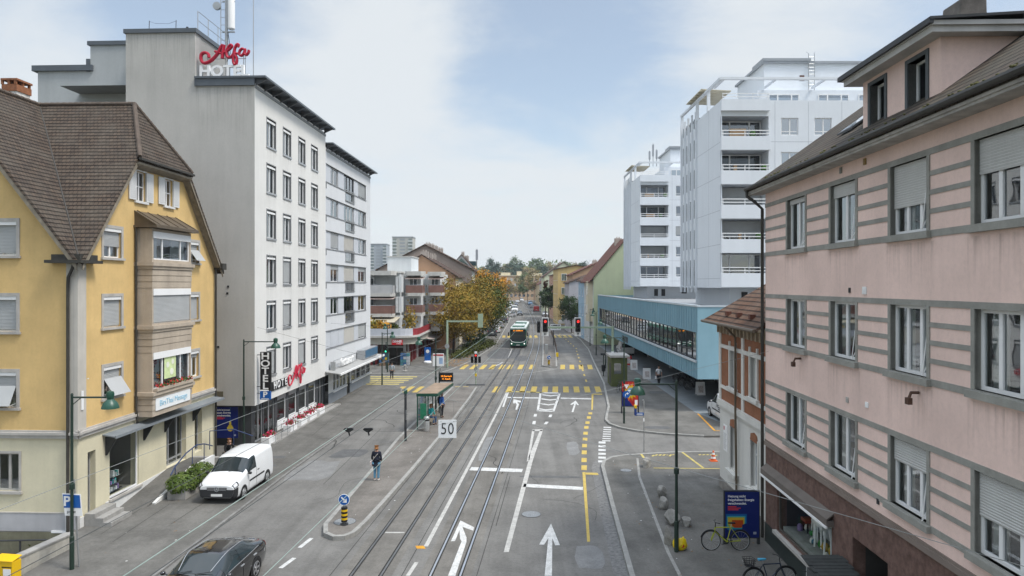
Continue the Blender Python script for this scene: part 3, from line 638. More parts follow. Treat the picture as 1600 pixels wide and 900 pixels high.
# verge boards and soffits
mb = MB()
def verge(p, q, dx, dy, hgt=.28):
    MB().slab([p, q, (q[0], q[1], q[2] - hgt), (p[0], p[1], p[2] - hgt)], (dx, dy, 0)).build('verge_board', M_soffit, yh)
z_ = lambda a: e0(a) - .13
verge((OH - .02, 5.8 - hb, z_(hb)), (OH - .02, -.2, z_(6.0)), -.05, 0); verge((OH - .02, 5.8 + hb, z_(hb)), (OH - .02, 11.9, z_(6.1)), -.05, 0)
verge((-5.8, -.37, z_(0)), (.2, -.37, z_(6.0)), 0, .05); verge((-5.8, -.37, z_(0)), (-11.9, -.37, z_(6.1)), 0, .05)
mb = MB(); mb.slab([(OH + .1, 5.8 - hb - .1, hz - .30), (OH + .1, 5.8 + hb + .1, hz - .30), (0, 5.8 + hb + .1, hz - .42), (0, 5.8 - hb - .1, hz - .42)], (0, 0, -.10))
mb.slab([(OH, 5.8 - hb, z_(hb) - .24), (OH, .05, z_(5.75) - .24), (0, .05, z_(5.75) - .24), (0, 5.8 - hb, z_(hb) - .24)], (0, 0, -.04)); mb.slab([(OH, 5.8 + hb, z_(hb) - .24), (OH, 11.55, z_(5.75) - .24), (0, 11.55, z_(5.75) - .24), (0, 5.8 + hb, z_(hb) - .24)], (0, 0, -.04))
mb.build('soffit', M_soffit, yh)
mb = MB(); mb.box(OH + .1, 5.8 - hb - .15, hz - .22, OH + .22, 5.8 + hb + .15, hz - .12); mb.build('gutter', M_copper, yh); MB().box(.0, 11.5, 10.55, .5, 12.0, 10.9).build('gutter_end', M_copper, yh)
# the little eave return at the corner, with the bent downpipe
mb = MB(); mb.slab([(-1.05, -.42, 10.55), (.42, -.42, 10.55), (.42, .95, 10.55), (-.1, .95, 10.55), (-.1, -.02, 10.55), (-1.05, -.02, 10.55)], (0, 0, .12)); mb.slab([(-.85, -.3, 10.67), (.3, -.3, 10.67), (.3, .8, 10.67), (-.05, .8, 10.67), (-.05, 0, 10.67), (-.85, 0, 10.67)], (.0, 0, .22), 0); mb.build('eave_return', M_copper, yh)
def downpipe(parent, pts, r=.055, m=None, brk=None): return MB().tube(pts, r, 8).build('downpipe', m or M_copper, parent, smooth=True)
downpipe(yh, [(.05, -.3, 10.6), (-.02, -.26, 10.35), (-.28, -.13, 10.0), (-.3, -.13, 9.7), (-.3, -.13, 0.0)], .06)
downpipe(yh, [(.12, LY - .1, 10.6), (.12, LY - .1, .1)], .06); downpipe(yh, [(.1, 3.82, 12.3), (.1, 3.82, 4.2), (.16, 3.82, 3.6), (.1, 3.9, 3.5)], .05)
# windows with stone surrounds and roller blinds
def surround(par, W, a0, a1, z0, z1, m=M_trim, t=.13, out=.035, d=.0):
    mb = MB(); W.box(mb, a0 - t, a0, z0, z1 + t, -out, .05); W.box(mb, a1, a1 + t, z0, z1 + t, -out, .05); W.box(mb, a0, a1, z1, z1 + t, -out, .05); W.box(mb, a0 - t - .05, a1 + t + .05, z0 - .10, z0, -out - .06, .05)
    return mb.build('window_surround', m, par)
def ywin(W, o, blind, tilt=None, cut=(.5,)):
    surround(yh, W, *o)
    f = window(yh, W, *o, .15, M_pvc, M_glass, cut, blind=blind, bm_=M_blind, tilt=None, curtain=(M_curt, ((.05, .3), (.7, .95))))
    mb = MB(); W.box(mb, o[0], o[1], o[3] - .14, o[3], -.01, .06); mb.build('blind_box', M_pvc, f)
    if tilt:   # the lower half of the blind is pushed out on arms
        z0, z1 = o[2] + .12, o[2] + (o[3] - o[2]) * .62; mb = MB(); k = 12
        for i in range(k):
            za, zb = z0 + (z1 - z0) * i / k, z0 + (z1 - z0) * (i + 1) / k; t0, t1 = tilt * (1 - i / k), tilt * (1 - (i + 1) / k)
            mb.slab([W.p(o[0] + .03, za, -t0), W.p(o[1] - .03, za, -t0), W.p(o[1] - .03, zb, -t1 - .004), W.p(o[0] + .03, zb, -t1 - .004)], tuple(x * .012 for x in (W.n[0], W.n[1], 0)))
        for a in (o[0] + .05, o[1] - .05): mb.tube([W.p(a, z0, -tilt), W.p(a, z0 + .05, .1)], .012, 5)
        mb.build('roller_blind', M_blind, f)
for i, o in enumerate(opE): ywin(E, o, (.62, .96, .42, .42, .97, .25)[i], {2: .45, 3: .4}.get(i))
for i, o in enumerate(opS): ywin(S, o, (.93, .95, .55, .9, .9, .5)[i], {2: .35}.get(i))
for o in ((4.4, 5.3, 13.4, 14.8), (6.3, 7.2, 13.4, 14.8)): ywin(S, o, .6)
M_shut = mat('grey_white_shutters', (.66, .66, .65), .6, var=.05)
for (a0, a1, z0, z1) in attic:
    surround(yh, E, a0, a1, z0, z1, M_plinth, .07)
    f = window(yh, E, a0, a1, z0, z1, .13, M_pvc, M_glass, (.5,), (.5,), fw=.05)
    for s0, s1 in ((a0 - .58, a0 - .04), (a1 + .0, a1 + .54)):
        mb = MB(); E.box(mb, s0, s1, z0 + .02, z1 + .02, -.075, -.03)
        for k in range(14):
            zz_ = z0 + .12 + k * (z1 - z0 - .2) / 14; E.box(mb, s0 + .06, s1 - .06, zz_, zz_ + .05, -.09, -.07)
        mb.build('shutter', M_shut, f)
for o in gfS: surround(yh, S, *o, t=.09); window(yh, S, *o, .14, M_trim, M_glassd, (.33, .67), (), fw=.07)
# bay window
bay = [(3.95, 7.45)]; b0, b1, bd = 3.95, 7.45, .76
mb = MB()
BW = Wall((bd, b0), (0, 1), (1, 0)); BS = Wall((0, b0), (1, 0), (0, -1))
bops = [(.12, 3.38, 10.85, 12.0), (.12, 3.38, 7.95, 9.4), (.12, 3.38, 4.95, 6.5)]
BW.fill(mb, 0, b1 - b0, 3.75, 12.25, bops, .12, .9, 0, 0, 1); mb.quad((0, b0, 3.75), (bd, b0, 3.75), (bd, b0, 12.25), (0, b0, 12.25)); mb.quad((0, b1, 3.75), (bd, b1, 3.75), (bd, b1, 12.25), (0, b1, 12.25)); mb.quad((0, b0, 3.75), (bd, b0, 3.75), (bd, b1, 3.75), (0, b1, 3.75))
by = mb.build('bay', [M_stonebeige, M_room], yh)
mb = MB()
def collar(z0, z1, out): mb.box(0, b0 - out, z0, bd + out, b1 + out, z1)
for za, zb in ((9.55, 10.72), (6.62, 7.85), (3.72, 4.85)):
    collar(zb - .16, zb, .14); collar(zb - .30, zb - .16, .08)
    n = 3
    for k in range(n): z0 = za + .02 + k * (zb - .32 - za) / n; collar(z0, z0 + (zb - .32 - za) / n - .03, .05 - .012 * (n - k))
mb.build('moulding', M_stonebeige, by)
mb = MB(); mb.slab([(0, b0 - .12, 13.05), (0, b1 + .12, 13.05), (bd + .3, b1 + .18, 12.42), (bd + .3, b0 - .18, 12.42)], (0, 0, -.06))
mb.poly([(0, b0 - .1, 13.0), (bd + .25, b0 - .14, 12.38), (0, b0 - .1, 12.38)]); mb.poly([(0, b1 + .1, 13.0), (bd + .25, b1 + .14, 12.38), (0, b1 + .1, 12.38)])
mb.box(0, b0 - .18, 12.28, bd + .32, b1 + .18, 12.38)
for k in range(5): y = b0 + .1 + k * (b1 - b0 - .2) / 4; mb.tube([(.02, y, 13.07), (bd + .3, y, 12.44)], .02, 4)
mb.build('bay_roof', M_bronze, by)
for i, o in enumerate(bops):
    f = window(by, BW, *o, .08, M_pvc, M_glass, (.25, .75), blind=(None, .98, None)[i], bm_=M_blind, curtain=(M_curt, ((.02, .2), (.55, .97))) if i == 0 else None)
    mb = MB(); BW.box(mb, o[0] - .05, o[1] + .05, o[3] - .18, o[3] + .12, -.04, .06); mb.build('blind_box', M_gwhite, f)
    if i == 2:
        mb = MB(); rr = random.Random(2)
        for a0, a1 in ((.2, .75), (2.3, 2.95)): BW.box(mb, a0, a1, 5.0, 6.3, .10, .115, 0)
        for k in range(40):
            a = rr.choice((rr.uniform(.22, .7), rr.uniform(2.32, 2.9))); z = rr.uniform(5.1, 6.2); BW.box(mb, a, a + .06, z, z + .07, .09, .099, 1)
        mb.build('floral_curtain', [mat('flowered_cloth', (.62, .64, .64), .9, var=.1), mat('flower_print', (.30, .03, .05), .9, var=.2)], f)
        mb = MB(); BW.box(mb, 1.0, 2.15, 5.25, 6.4, .03, .05, 1); BW.box(mb, 1.06, 2.09, 5.31, 6.34, .02, .04, 0)
        for a, z, r in ((1.35, 5.95, .14), (1.8, 6.05, .12), (1.7, 5.6, .16)): mb.disc(BW.p(a, z, .015), r, 12, 'x', .004, 2)
        mb.build('window_poster', [mat('lime_print', (.58, .68, .36), .7, var=.15, scale=4), M_dkmet, mat('leaf_print', (.72, .74, .62), .7, var=.1)], f)
lettering('BirsThai Massage', .37, mat('sky_blue_letters', (.30, .56, .72), .5, var=0), by, face_east(bd + .075, b0 + 1.75, 4.27), depth=.008, bold=-.002, sx=.98)
MB().box(bd + .035, b0 + .2, 3.98, bd + .062, b0 + 3.3, 4.56).build('sign_panel', mat('white_sign', (.76, .78, .78), .5, var=.03), by)
# awning slab on brackets
mb = MB(); mb.slab([(0.0, 1.55, 3.42), (.56, 1.55, 3.34), (.56, 11.5, 3.34), (0.0, 11.5, 3.42)], (0, 0, .05)); mb.box(.54, 1.55, 3.30, .60, 11.5, 3.41); mb.build('canopy', mat('canopy_metal', (.20, .22, .235), .4, var=.12), yh)
for y in (1.75, 4.55, 6.35, 9.1): MB().slab([(0, y, 2.55), (0, y, 3.33), (.52, y, 3.33), (.06, y, 2.55)], (0, .06, 0)).build('canopy_bracket', M_dkmet, yh)
for a0, a1, z0, z1, cuts, nm in ((.62, 1.12, .35, 2.95, (), 'door'), (2.05, 4.2, .62, 3.25, (), 'shop_window'), (6.55, 8.45, .72, 3.1, (.3, .72), 'glass_door'), (9.35, 10.15, .8, 3.0, (), 'door')):
    f = window(yh, E, a0, a1, z0, z1, .10 if nm == 'shop_window' else .26, M_gwhite if nm == 'shop_window' else M_alu, M_glassc, cuts, (.12,) if nm == 'glass_door' else (), fw=.08, name=nm)
    if nm == 'shop_window':
        mb = MB(); rr = random.Random(4)
        for k in range(3): E.box(mb, .1 + a0, 1.4 + a0, z0 + .12 + .3 * k, z0 + .15 + .3 * k, .3, .6, 0)
        for k in range(26):
            a, lv = a0 + .12 + rr.random() * 1.1, rr.randrange(3); h = rr.uniform(.1, .24); E.box(mb, a, a + .09, z0 + .15 + .3 * lv, z0 + .15 + .3 * lv + h, .35, .5, 1 + rr.randrange(3))
        mb.build('display_shelf', [M_glassb, mat('teal_goods', (.06, .35, .33), .5), mat('white_goods', (.65, .66, .66), .5), mat('lilac_goods', (.28, .2, .42), .5)], f)
mb = MB(); E.box(mb, 1.95, 4.35, .52, .62, -.10, .3); mb.build('sill', M_trim, yh)
mb = MB(); mb.tube([(.35, .08, 6.0), (.4, .08, 6.0)], .02, 5); mb.box(.06, .12, 4.75, .09, .25, 5.5); mb.build('house_number_plate', M_gwhite, yh)
mb = MB(); S.box(mb, .35, .42, -.1, 1.6, -.09, -.03); S.box(mb, .4, 1.0, -.05, .03, -.09, -.04); mb.build('vent_pipe', M_gwhite, yh)
ch = MB(); ch.M = Matrix.Translation((-.35, 3.9, -.62)) @ Matrix.Translation((-9, 5, 0)) @ Matrix.Diagonal((.8, .8, 1, 1)) @ Matrix.Translation((9, -5, 0)); ch.box(-9.4, 4.4, 14.2, -8.5, 5.6, 20.4, 0); ch.box(-9.46, 4.34, 20.4, -8.44, 5.66, 20.75, 1); ch.box(-9.5, 4.3, 20.95, -8.4, 5.7, 21.05, 1)
for x in (-9.44, -9.0, -8.56): 
    for y in (4.38, 5.0, 5.58): ch.box(x - .06, y - .06, 20.75, x + .08, y + .06, 20.95, 1)
ch.build('chimney', [mat('white_chimney_render', (.62, .60, .57), .9, var=.2, scale=3, streak=.3), mat('chimney_brick', (.26, .11, .055), .9, var=.25, scale=5)], yh)

# steps, ramp, planter, rails by the yellow house
def at_yh(x, y): a = -math.atan(.035); return (-17.1 + x * math.cos(a) - y * math.sin(a), 27.2 + x * math.sin(a) + y * math.cos(a))
def on_yh(name, label, cat): return thing(name, label, cat, (-17.1, 27.2, 0), -math.atan(.035))
st = on_yh('entrance_steps', 'pale concrete steps up to the side door of the yellow house', 'steps')
mb = MB()
for k in range(3): mb.box(.05, .35 - .0 * k, .06 + .17 * k, 1.15 - .34 * k, 1.75, .06 + .17 * (k + 1))
mb.build('step', M_concr, st, bevel=.01)
rp_ = on_yh('access_ramp', 'grey access ramp rising along the shop front of the yellow house', 'ramp')
mb = MB(); mb.slab([(.03, 2.6, .07), (.03, 6.5, .72), (.03, 8.8, .72), (.03, 8.8, .0), (.03, 2.6, .0)], (1.15, 0, 0)); mb.build('ramp_slab', M_pave, rp_)
mb = MB(); mb.slab([(1.19, 3.2, .02), (1.19, 3.2, .13), (1.19, 6.5, .86), (1.19, 8.8, .86), (1.19, 8.8, .02)], (.14, 0, 0)); mb.build('ramp_kerb', M_plinth, rp_)
mb = MB()
for k in range(5): mb.box(.1, 8.8 + .3 * k, .06, 1.9, 8.8 + .3 * (k + 1), .72 - .13 * k)
mb.build('step', M_concr, rp_, bevel=.01)
hr = on_yh('ramp_handrail', 'dark blue tubular handrail arching over the grey access ramp', 'handrail')
mb = MB(); top = [(1.26, 4.6, .95), (1.26, 5.0, 1.25), (1.26, 6.0, 1.62), (1.26, 7.0, 1.78), (1.26, 7.8, 1.66), (1.26, 8.7, 1.35)]
mb.tube(top, .03, 8)
for y, z0, z1 in ((5.0, .45, 1.25), (6.6, .86, 1.74), (7.8, .86, 1.66)): mb.tube([(1.26, y, z0), (1.26, y, z1)], .022, 6)
mb.build('rail', mat('navy_rail', (.03, .05, .12), .4, var=.05), hr, smooth=True)
hr2 = on_yh('stair_handrail', 'dark blue handrail at the steps below the blue bulb poster', 'handrail')
mb = MB(); mb.tube([(.3, 10.4, .75), (.3, 10.4, 1.75), (1.4, 10.9, 1.75), (2.3, 11.3, 1.3)], .028, 8); mb.tube([(1.4, 10.9, .2), (1.4, 10.9, 1.75)], .022, 6); mb.build('rail', MATS['navy_rail'], hr2, smooth=True)

# ---- hotel
M_hwhite = mat('white_render', (.70, .69, .66), .9, var=.045, scale=.35, streak=.07, fine=.05)
M_hgrey = mat('grey_render', (.50, .485, .45), .9, var=.07, scale=.35, streak=.10, fine=.10)
M_hblue = mat('bluish_grey_render', (.43, .45, .45), .9, var=.06, scale=.35, streak=.15, fine=.10)
M_zroof = mat('zinc_roof_edge', (.10, .115, .13), .45, var=.1)
M_pnl = mat('pale_panel', (.52, .54, .57), .6, var=.05)
M_rev = mat('grey_reveal', (.25, .255, .26), .7, var=.08)
ho = bldg('hotel_building', 'tall white hotel with long grey gable and overhanging dark eaves', -15.3, 41.1, .041, 'hotel')
E = Wall((0, 0), (0, 1), (1, 0)); S = Wall((0, 0), (-1, 0), (0, -1)); HL1, HL2 = 13.55, 28.0
mb = MB()
hc = [(1.8, 3.25), (4.55, 5.95), (7.45, 8.8), (10.15, 11.6)]; hr_ = [20.1 - 2.86 * k for k in range(6)]
ops = [(a, b, z - 1.75, z) for z in hr_ for a, b in hc]
E.fill(mb, 0, HL1, 2.5, 21.7, ops, .24, .8, 0, 2, 3)
seg = [(13.7, 15.1, 'p'), (15.1, 17.2, 'w'), (17.2, 18.9, 'p'), (18.9, 22.1, 'f'), (22.1, 23.6, 'p'), (23.6, 26.2, 'w')]
rz2 = [19.3, 16.68, 14.0, 11.35, 8.67, 6.0]
ops2 = []
for i, z in enumerate(rz2):
    ops2.append((13.72, 26.2, z - 1.4, z))
    if i in (0, 1, 2, 3, 4): ops2.append((19.1, 21.95, z - 2.2, z - 1.4))
E.fill(mb, HL1, HL2, 2.5, 20.6, [o for o in ops2], .22, .8, 1, 2, 3)
# gable towards the camera, stair tower and rear wing
S.fill(mb, 0, 3.6, 2.5, 21.7, (), m=4); mb.quad((0, 0, 21.7), (-3.6, 0, 21.7), (-3.6, 0, 24.75), (-3.6, 0, 24.75), 4) if False else None
S.fill(mb, 3.6, 7.85, 2.5, 24.75, (), m=4); mb.box(-7.85, .02, 21.5, -3.6, 4.2, 24.75, 0)
mb.quad((-3.6, .0, 21.7), (-3.6, 4.2, 21.7), (-3.6, 4.2, 24.75), (-3.6, 0, 24.75), 0)
mb.box(-11.3, 1.9, 0, -7.85, 10, 24.75, 5); mb.box(-14.7, 1.9, 0, -11.3, 12, 23.15, 5)
mb.quad((-7.85, 0, 2.5), (-7.85, 1.9, 2.5), (-7.85, 1.9, 24.75), (-7.85, 0, 24.75), 4)
mb.quad((-12, HL2, 0), (0, HL2, 0), (0, HL2, 20.6), (-12, HL2, 20.6), 0); mb.quad((-12, HL1, 20.6), (0, HL1, 20.6), (0, HL1, 21.7), (-12, HL1, 21.7), 0)
mb.quad((0, 0, 2.5), (-7.85, 0, 2.5), (-7.85, 1.2, 2.5), (0, 1.2, 2.5), 4); mb.quad((0, 0, 2.5), (0, HL2, 2.5), (-1.2, HL2, 2.5), (-1.2, 0, 2.5), 2)
mb.quad((-12, 0.1, 21.7), (0, .1, 21.7), (0, HL1, 21.7), (-12, HL1, 21.7), 2); mb.quad((-12, HL1, 20.6), (0, HL1, 20.6), (0, HL2, 20.6), (-12, HL2, 20.6), 2)
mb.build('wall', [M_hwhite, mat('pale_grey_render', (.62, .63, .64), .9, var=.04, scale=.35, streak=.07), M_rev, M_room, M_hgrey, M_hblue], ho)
for (a, b, z0, z1) in ops:
    k = random.random(); f = window(ho, E, a, b, z0, z1, .16, M_pvc, M_glass, (.5,), (), fw=.07, curtain=(M_curt, ((.04, .4), (.62, .96))) if k < .7 else None, blind=(.95 if k > .82 else .3 if k > .7 else None), bm_=M_blind)
    mb = MB(); E.box(mb, a, b, z1 - .22, z1 - .10, .02, .10); mb.build('blind_box', M_gwhite, f)
    mb = MB(); E.box(mb, a - .06, a, z0 - .06, z1 + .06, -.02, .1); E.box(mb, b, b + .06, z0 - .06, z1 + .06, -.02, .1); E.box(mb, a, b, z1, z1 + .06, -.02, .1); mb.build('window_surround', M_rev, f)
    mb = MB(); E.box(mb, a - .08, b + .08, z0 - .12, z0, -.06, .14); mb.build('sill', M_alu, f)
    mb = MB(); mb.quad(E.p(a - .1, z0 - 1.05, -.004), E.p(b + .1, z0 - 1.05, -.004), E.p(b + .1, z0 - .12, -.004), E.p(a - .1, z0 - .12, -.004)); mb.build('rain_stain', M_stain, ho)
for i, z in enumerate(rz2):
    for j, (a, b, t) in enumerate(seg):
        if t == 'p' or (i == 5 and j in (1, 3)):
            mb = MB(); E.box(mb, a + (.15 if j == 0 else .02), b - .02, z - 1.4, z, .06, .12)
            mb.build('wall_panel', M_pnl if j != 3 else M_blindb, ho)
        elif t == 'w':
            window(ho, E, a + .02, b - .02, z - 1.4, z, .16, M_pvc, M_glass, (.45,), blind=(.9 if (i * 7 + j) % 5 == 0 else .3 if (i + j) % 4 == 0 else None), bm_=M_blind, curtain=(M_curt, ((.03, .35),)))
        else:
            f = window(ho, E, 18.95, 22.05, z - 1.4, z, .16, M_pvc if i % 2 else M_dkmet, M_glass, (.33, .66), blind={1: None, 2: .98, 3: .98}.get(i), bm_=M_blindb)
            mb = MB(); E.box(mb, 19.1, 21.95, z - 2.2, z - 1.42, .14, .16); mb.build('lower_pane', M_glassb, f)
            mb = MB(); E.box(mb, 19.05, 22.0, z - 1.34, z - 1.28, -.08, -.03); E.box(mb, 19.05, 22.0, z - 2.26, z - 2.2, -.08, .1)
            for a_ in [19.05 + q * .42 for q in range(8)]: E.box(mb, a_, a_ + .03, z - 2.2, z - 1.34, -.06, -.035)
            mb.build('balcony_rail', M_zinc, f)
    mb = MB(); E.box(mb, 13.6, 26.3, z - 1.46, z - 1.4, -.05, .1); E.box(mb, 13.6, 26.3, z, z + .05, -.03, .1); E.box(mb, 13.62, 13.72, z - 1.95, z - 1.46, -.05, .02)
    mb.build('band_trim', M_rev, ho)
# roof edges with rafters
mb = MB(); mb.box(-3.59, -.18, 21.98, .72, HL1 + .25, 22.10); mb.box(-12, 4.3, 21.98, -3.59, HL1 + .25, 22.10); mb.box(-3.6, -.12, 21.55, .02, -.01, 21.98)
mb.build('roof', M_zroof, ho)
mb = MB(); mb.box(-12, HL1 + .02, 20.85, .62, HL2 + .45, 20.96); mb.build('roof', M_zroof, ho)
M_raft = mat('rafter_steel', (.10, .105, .115), .5, var=.1)
for k in range(11): y = .1 + k * 1.31; MB().slab([(0, y, 21.60), (0, y, 21.97), (.66, y, 21.97), (.66, y, 21.90)], (0, .10, 0)).build('rafter', M_raft, ho)
for k in range(12): y = HL1 + .3 + k * 1.24; MB().slab([(0, y, 20.5), (0, y, 20.84), (.57, y, 20.84), (.57, y, 20.78)], (0, .10, 0)).build('rafter', M_raft, ho)
mb = MB(); mb.box(.0, .0, 21.42, .05, HL1, 21.58); mb.box(.0, HL1 + .1, 20.3, .05, HL2, 20.46); mb.build('eave_trim', M_rev, ho)
mb = MB(); mb.box(-7.95, -.1, 24.75, -3.5, 4.3, 25.0); mb.box(-11.45, 1.8, 24.75, -7.96, 10, 25.0); mb.box(-15.0, 1.75, 23.15, -11.1, 12.1, 23.5); mb.box(-11.55, 1.85, 23.1, -11.31, 6, 23.9); mb.build('parapet', M_zroof, ho)
for x0, x1, zt in ((-3.55, -.05, 21.5), (-7.8, -3.65, 24.7)):
    mb = MB(); mb.quad((x0, -.004, zt - 3.5), (x1, -.004, zt - 3.5), (x1, -.004, zt), (x0, -.004, zt)); mb.build('rain_stain', M_stain, ho)
for x, z in ((-1.6, 9.6), (-1.65, 9.2), (-6.1, 17.5), (-2.2, 6.0)): MB().box(x - .06, -.03, z - .06, x + .06, .0, z + .06).build('wall_fitting', M_dkmet, ho)
MB().box(-3.4, -.03, 3.05, -1.9, .02, 3.35).build('vent_slot', mat('olive_brown_vent', (.14, .125, .085), .8), ho)
mb = MB(); mb.box(-16.0, 3.2, 18.2, -14.7, 9, 18.4); mb.box(-15.0, 3.4, 16.6, -14.7, 9, 18.2, 1); mb.build('rear_balcony', [M_zroof, M_hblue], ho)
# ground floor: set back dark front with shop windows, then the restaurant
G0 = Wall((-.35, .35), (0, 1), (1, 0))
gops = [(.5, 1.7, .1, 2.4), (1.9, 3.6, .1, 2.4)] + [(4.1 + k * 2.05, 5.65 + k * 2.05, .62, 2.35) for k in range(4)] + [(12.5, 13.7, .1, 2.4)]
mb = MB(); G0.fill(mb, 0, 14.2, 0, 2.5, gops, .12, 1.5, 0, 0, 1); mb.quad((-12, .35, 0), (-.35, .35, 0), (-.35, .35, 2.5), (-12, .35, 2.5), 0)
mb.build('ground_floor', [mat('dark_shopfront', (.055, .058, .062), .6, var=.1), M_room], ho)
for i, (a, b, z0, z1) in enumerate(gops): window(ho, G0, a, b, z0, z1, .08, M_pvc if 2 <= i <= 5 else M_alu, M_glassd, (.5,) if i < 2 or i == 6 else (), fw=.08, name='shop_window' if 2 <= i <= 5 else 'glass_door', blind=.16 if 2 <= i <= 5 else None, bm_=M_alu)
mb = MB()
for i in range(2, 6): G0.box(mb, gops[i][0] - .1, gops[i][1] + .1, .1, .62, -.05, .02)
mb.build('window_parapet', M_gwhite, ho)
R0 = Wall((0, 0), (0, 1), (1, 0)); rops = [(15.6 + k * .95, 16.5 + k * .95, .95, 2.4) for k in range(4)] + [(19.6, 20.6, .05, 2.4)] + [(21.0 + k * 1.75, 22.7 + k * 1.75, .95, 2.4) for k in range(4)]
mb = MB(); R0.fill(mb, 14.3, 28, 0, .95, [(19.6, 20.6, .05, .95)], .15, 1, 0, 0, 2); R0.fill(mb, 14.3, 28, .95, 2.5, [(o[0], o[1], max(o[2], .95), o[3]) for o in rops], .15, 1.5, 1, 1, 2)
mb.build('restaurant_front', [mat('grey_blue_plinth', (.22, .24, .26), .8, var=.08), mat('white_timber', (.62, .62, .60), .7, var=.06), M_room], ho)
for i, o in enumerate(rops): window(ho, R0, *o, .08, M_pvc if i != 4 else M_dkmet, M_glassd, (), fw=.07, name='restaurant_window' if i != 4 else 'door', curtain=(M_curt, ((.1, .5),)) if i % 3 == 0 else None)
mb = MB(); R0.box(mb, 15.5, 19.45, .86, .97, -.10, .0); R0.box(mb, 20.9, 28.05, .86, .97, -.10, .0); mb.build('sill', M_gwhite, ho)
aw = MB(); aw.slab([(0, 13.4, 2.78), (1.25, 13.4, 2.6), (1.25, 28.6, 2.6), (0, 28.6, 2.78)], (0, 0, .07), 0); aw.box(1.2, 13.4, 2.55, 1.3, 28.6, 2.70, 1); aw.build('awning', [mat('grey_awning', (.33, .33, .32), .8, var=.1), M_gwhite], ho)
# signs on the hotel
M_ltr = mat('white_letters', (.80, .80, .79), .4, var=.02)
M_alfa = mat('red_letters', (.45, .018, .045), .35, var=.05)
ALFA = [[(330, 400, 1), (318, 330, 1), (250, 300, 1), (185, 330, 1), (170, 420, 1), (210, 500, 1), (290, 500, 1), (380, 455, 1), (460, 380, 1), (530, 290, 1), (580, 190, 1), (620, 150, 1)],
        [(640, 150, 1), (620, 250, 1), (600, 420, 1)], [(455, 280, .8), (520, 300, .8), (600, 320, .8), (680, 290, .7), (760, 230, .7), (800, 175, .8), (775, 150, .8), (730, 190, .8), (690, 270, .8), (690, 350, .8), (720, 405, .8), (780, 390, .8), (830, 330, .8)],
        [(830, 330, .8), (850, 240, .8), (890, 160, .9), (930, 145, .9), (915, 200, .8)], [(850, 240, .9), (850, 330, .9), (890, 400, .9), (895, 480, .9), (865, 550, .9), (830, 500, .9), (830, 400, .9), (860, 330, .8), (930, 330, .7)],
        [(1060, 260, .8), (1010, 230, .8), (960, 270, .8), (945, 340, .8), (990, 370, .8), (1040, 320, .8), (1065, 240, .8), (1055, 330, .8), (1090, 355, .8), (1130, 310, .8), (1140, 260, .8)]]
def catmull(pts, n=5):
    out = []
    for i in range(len(pts) - 1):
        p = [np.array(pts[min(max(i + k, 0), len(pts) - 1)], float) for k in (-1, 0, 1, 2)]
        for j in range(n):
            t = j / n; out.append(.5 * ((2 * p[1]) + (-p[0] + p[2]) * t + (2*p[0] - 5*p[1] + 4*p[2] - p[3]) * t*t + (-p[0] + 3*p[1] - 3*p[2] + p[3]) * t**3))
    out.append(np.array(pts[-1], float)); return out
def alfa(mb, M, width, r):
    s = width / 980.0
    for st_ in ALFA:
        pts = catmull(st_); P3 = [M @ Vector(((p[0] - 660) * s, (350 - p[1]) * s, 0)) for p in pts]
        n = (M.to_3x3() @ Vector((0, 0, 1)))
        for d in (-r * .5, .0, r * .5): mb.tube([q + n * d for q in P3], [r * p[2] for p in pts], 8)
rsx = thing('roof_sign', 'red script Alfa above white HOTEL letters on the roof edge of the white hotel', 'sign', (-15.3, 41.1, 22.1), -math.atan(.041))
mb = MB(); alfa(mb, face_front(-1.88, .2, 1.36), 2.95, .085); mb.build('script_letters', M_alfa, rsx, smooth=True)
lettering('HOTEL', .92, M_ltr, rsx, face_front(-1.95, .2, .36), depth=.14, bold=.03, sx=1.04, spacing=1.0)
mb = MB()
for x in (-3.05, -2.9, -1.95, -.85, -.75): mb.tube([(x, .42, 0), (x, .42, 1.5)], .022, 5)
mb.tube([(-3.4, .42, .1), (-.2, .42, .1)], .025, 5); mb.tube([(-3.1, .42, 1.2), (-.7, .42, 1.2)], .02, 5); mb.build('sign_frame', M_zinc, rsx)
vs = thing('hotel_blade_sign', 'tall black blade sign with white HOTEL letters on the corner of the hotel', 'sign', (-15.3, 41.1, 0), -math.atan(.041))
X0 = .22
mb = MB(); mb.box(X0, .25, 3.42, X0 + .64, .43, 5.68); mb.build('sign_box', M_black, vs, bevel=.015)
for k, chh in enumerate('HOTEL'): lettering(chh, .56, M_ltr, vs, face_front(X0 + .32, .245, 5.42 - k * .445), depth=.01, bold=.012, sx=1.3)
mb = MB(); mb.tube([(0, .34, 5.5), (X0, .34, 5.5)], .025, 5); mb.tube([(0, .34, 3.6), (X0, .34, 3.6)], .025, 5); mb.build('bracket', M_dkmet, vs)
ps = thing('parking_sign', 'small blue P parking sign below the black HOTEL blade sign', 'sign', (-15.3, 41.1, 0), -math.atan(.041))
MB().box(X0 - .02, .27, 2.83, X0 + .62, .42, 3.33).build('sign_box', M_bluep, ps, bevel=.01)
lettering('P', .48, M_ltr, ps, face_front(X0 + .3, .265, 3.12), depth=.01, bold=.012, sx=1.1); MB().box(X0 + .08, .26, 2.88, X0 + .52, .272, 2.91).build('underline', M_ltr, ps)
MB().tube([(0, .34, 3.2), (X0, .34, 3.2)], .02, 5).build('bracket', M_dkmet, ps)
fs = thing('facade_lettering', 'HOTE letters and a red script Alfa fixed on the white hotel front', 'sign', (-15.3, 41.1, 0), -math.atan(.041))
mb = MB(); 
for k in range(5): mb.box(.02, 2.1 + k * .62, 2.98, .06, 2.66 + k * .62, 3.55)
mb.build('letter_backing', M_black, fs)
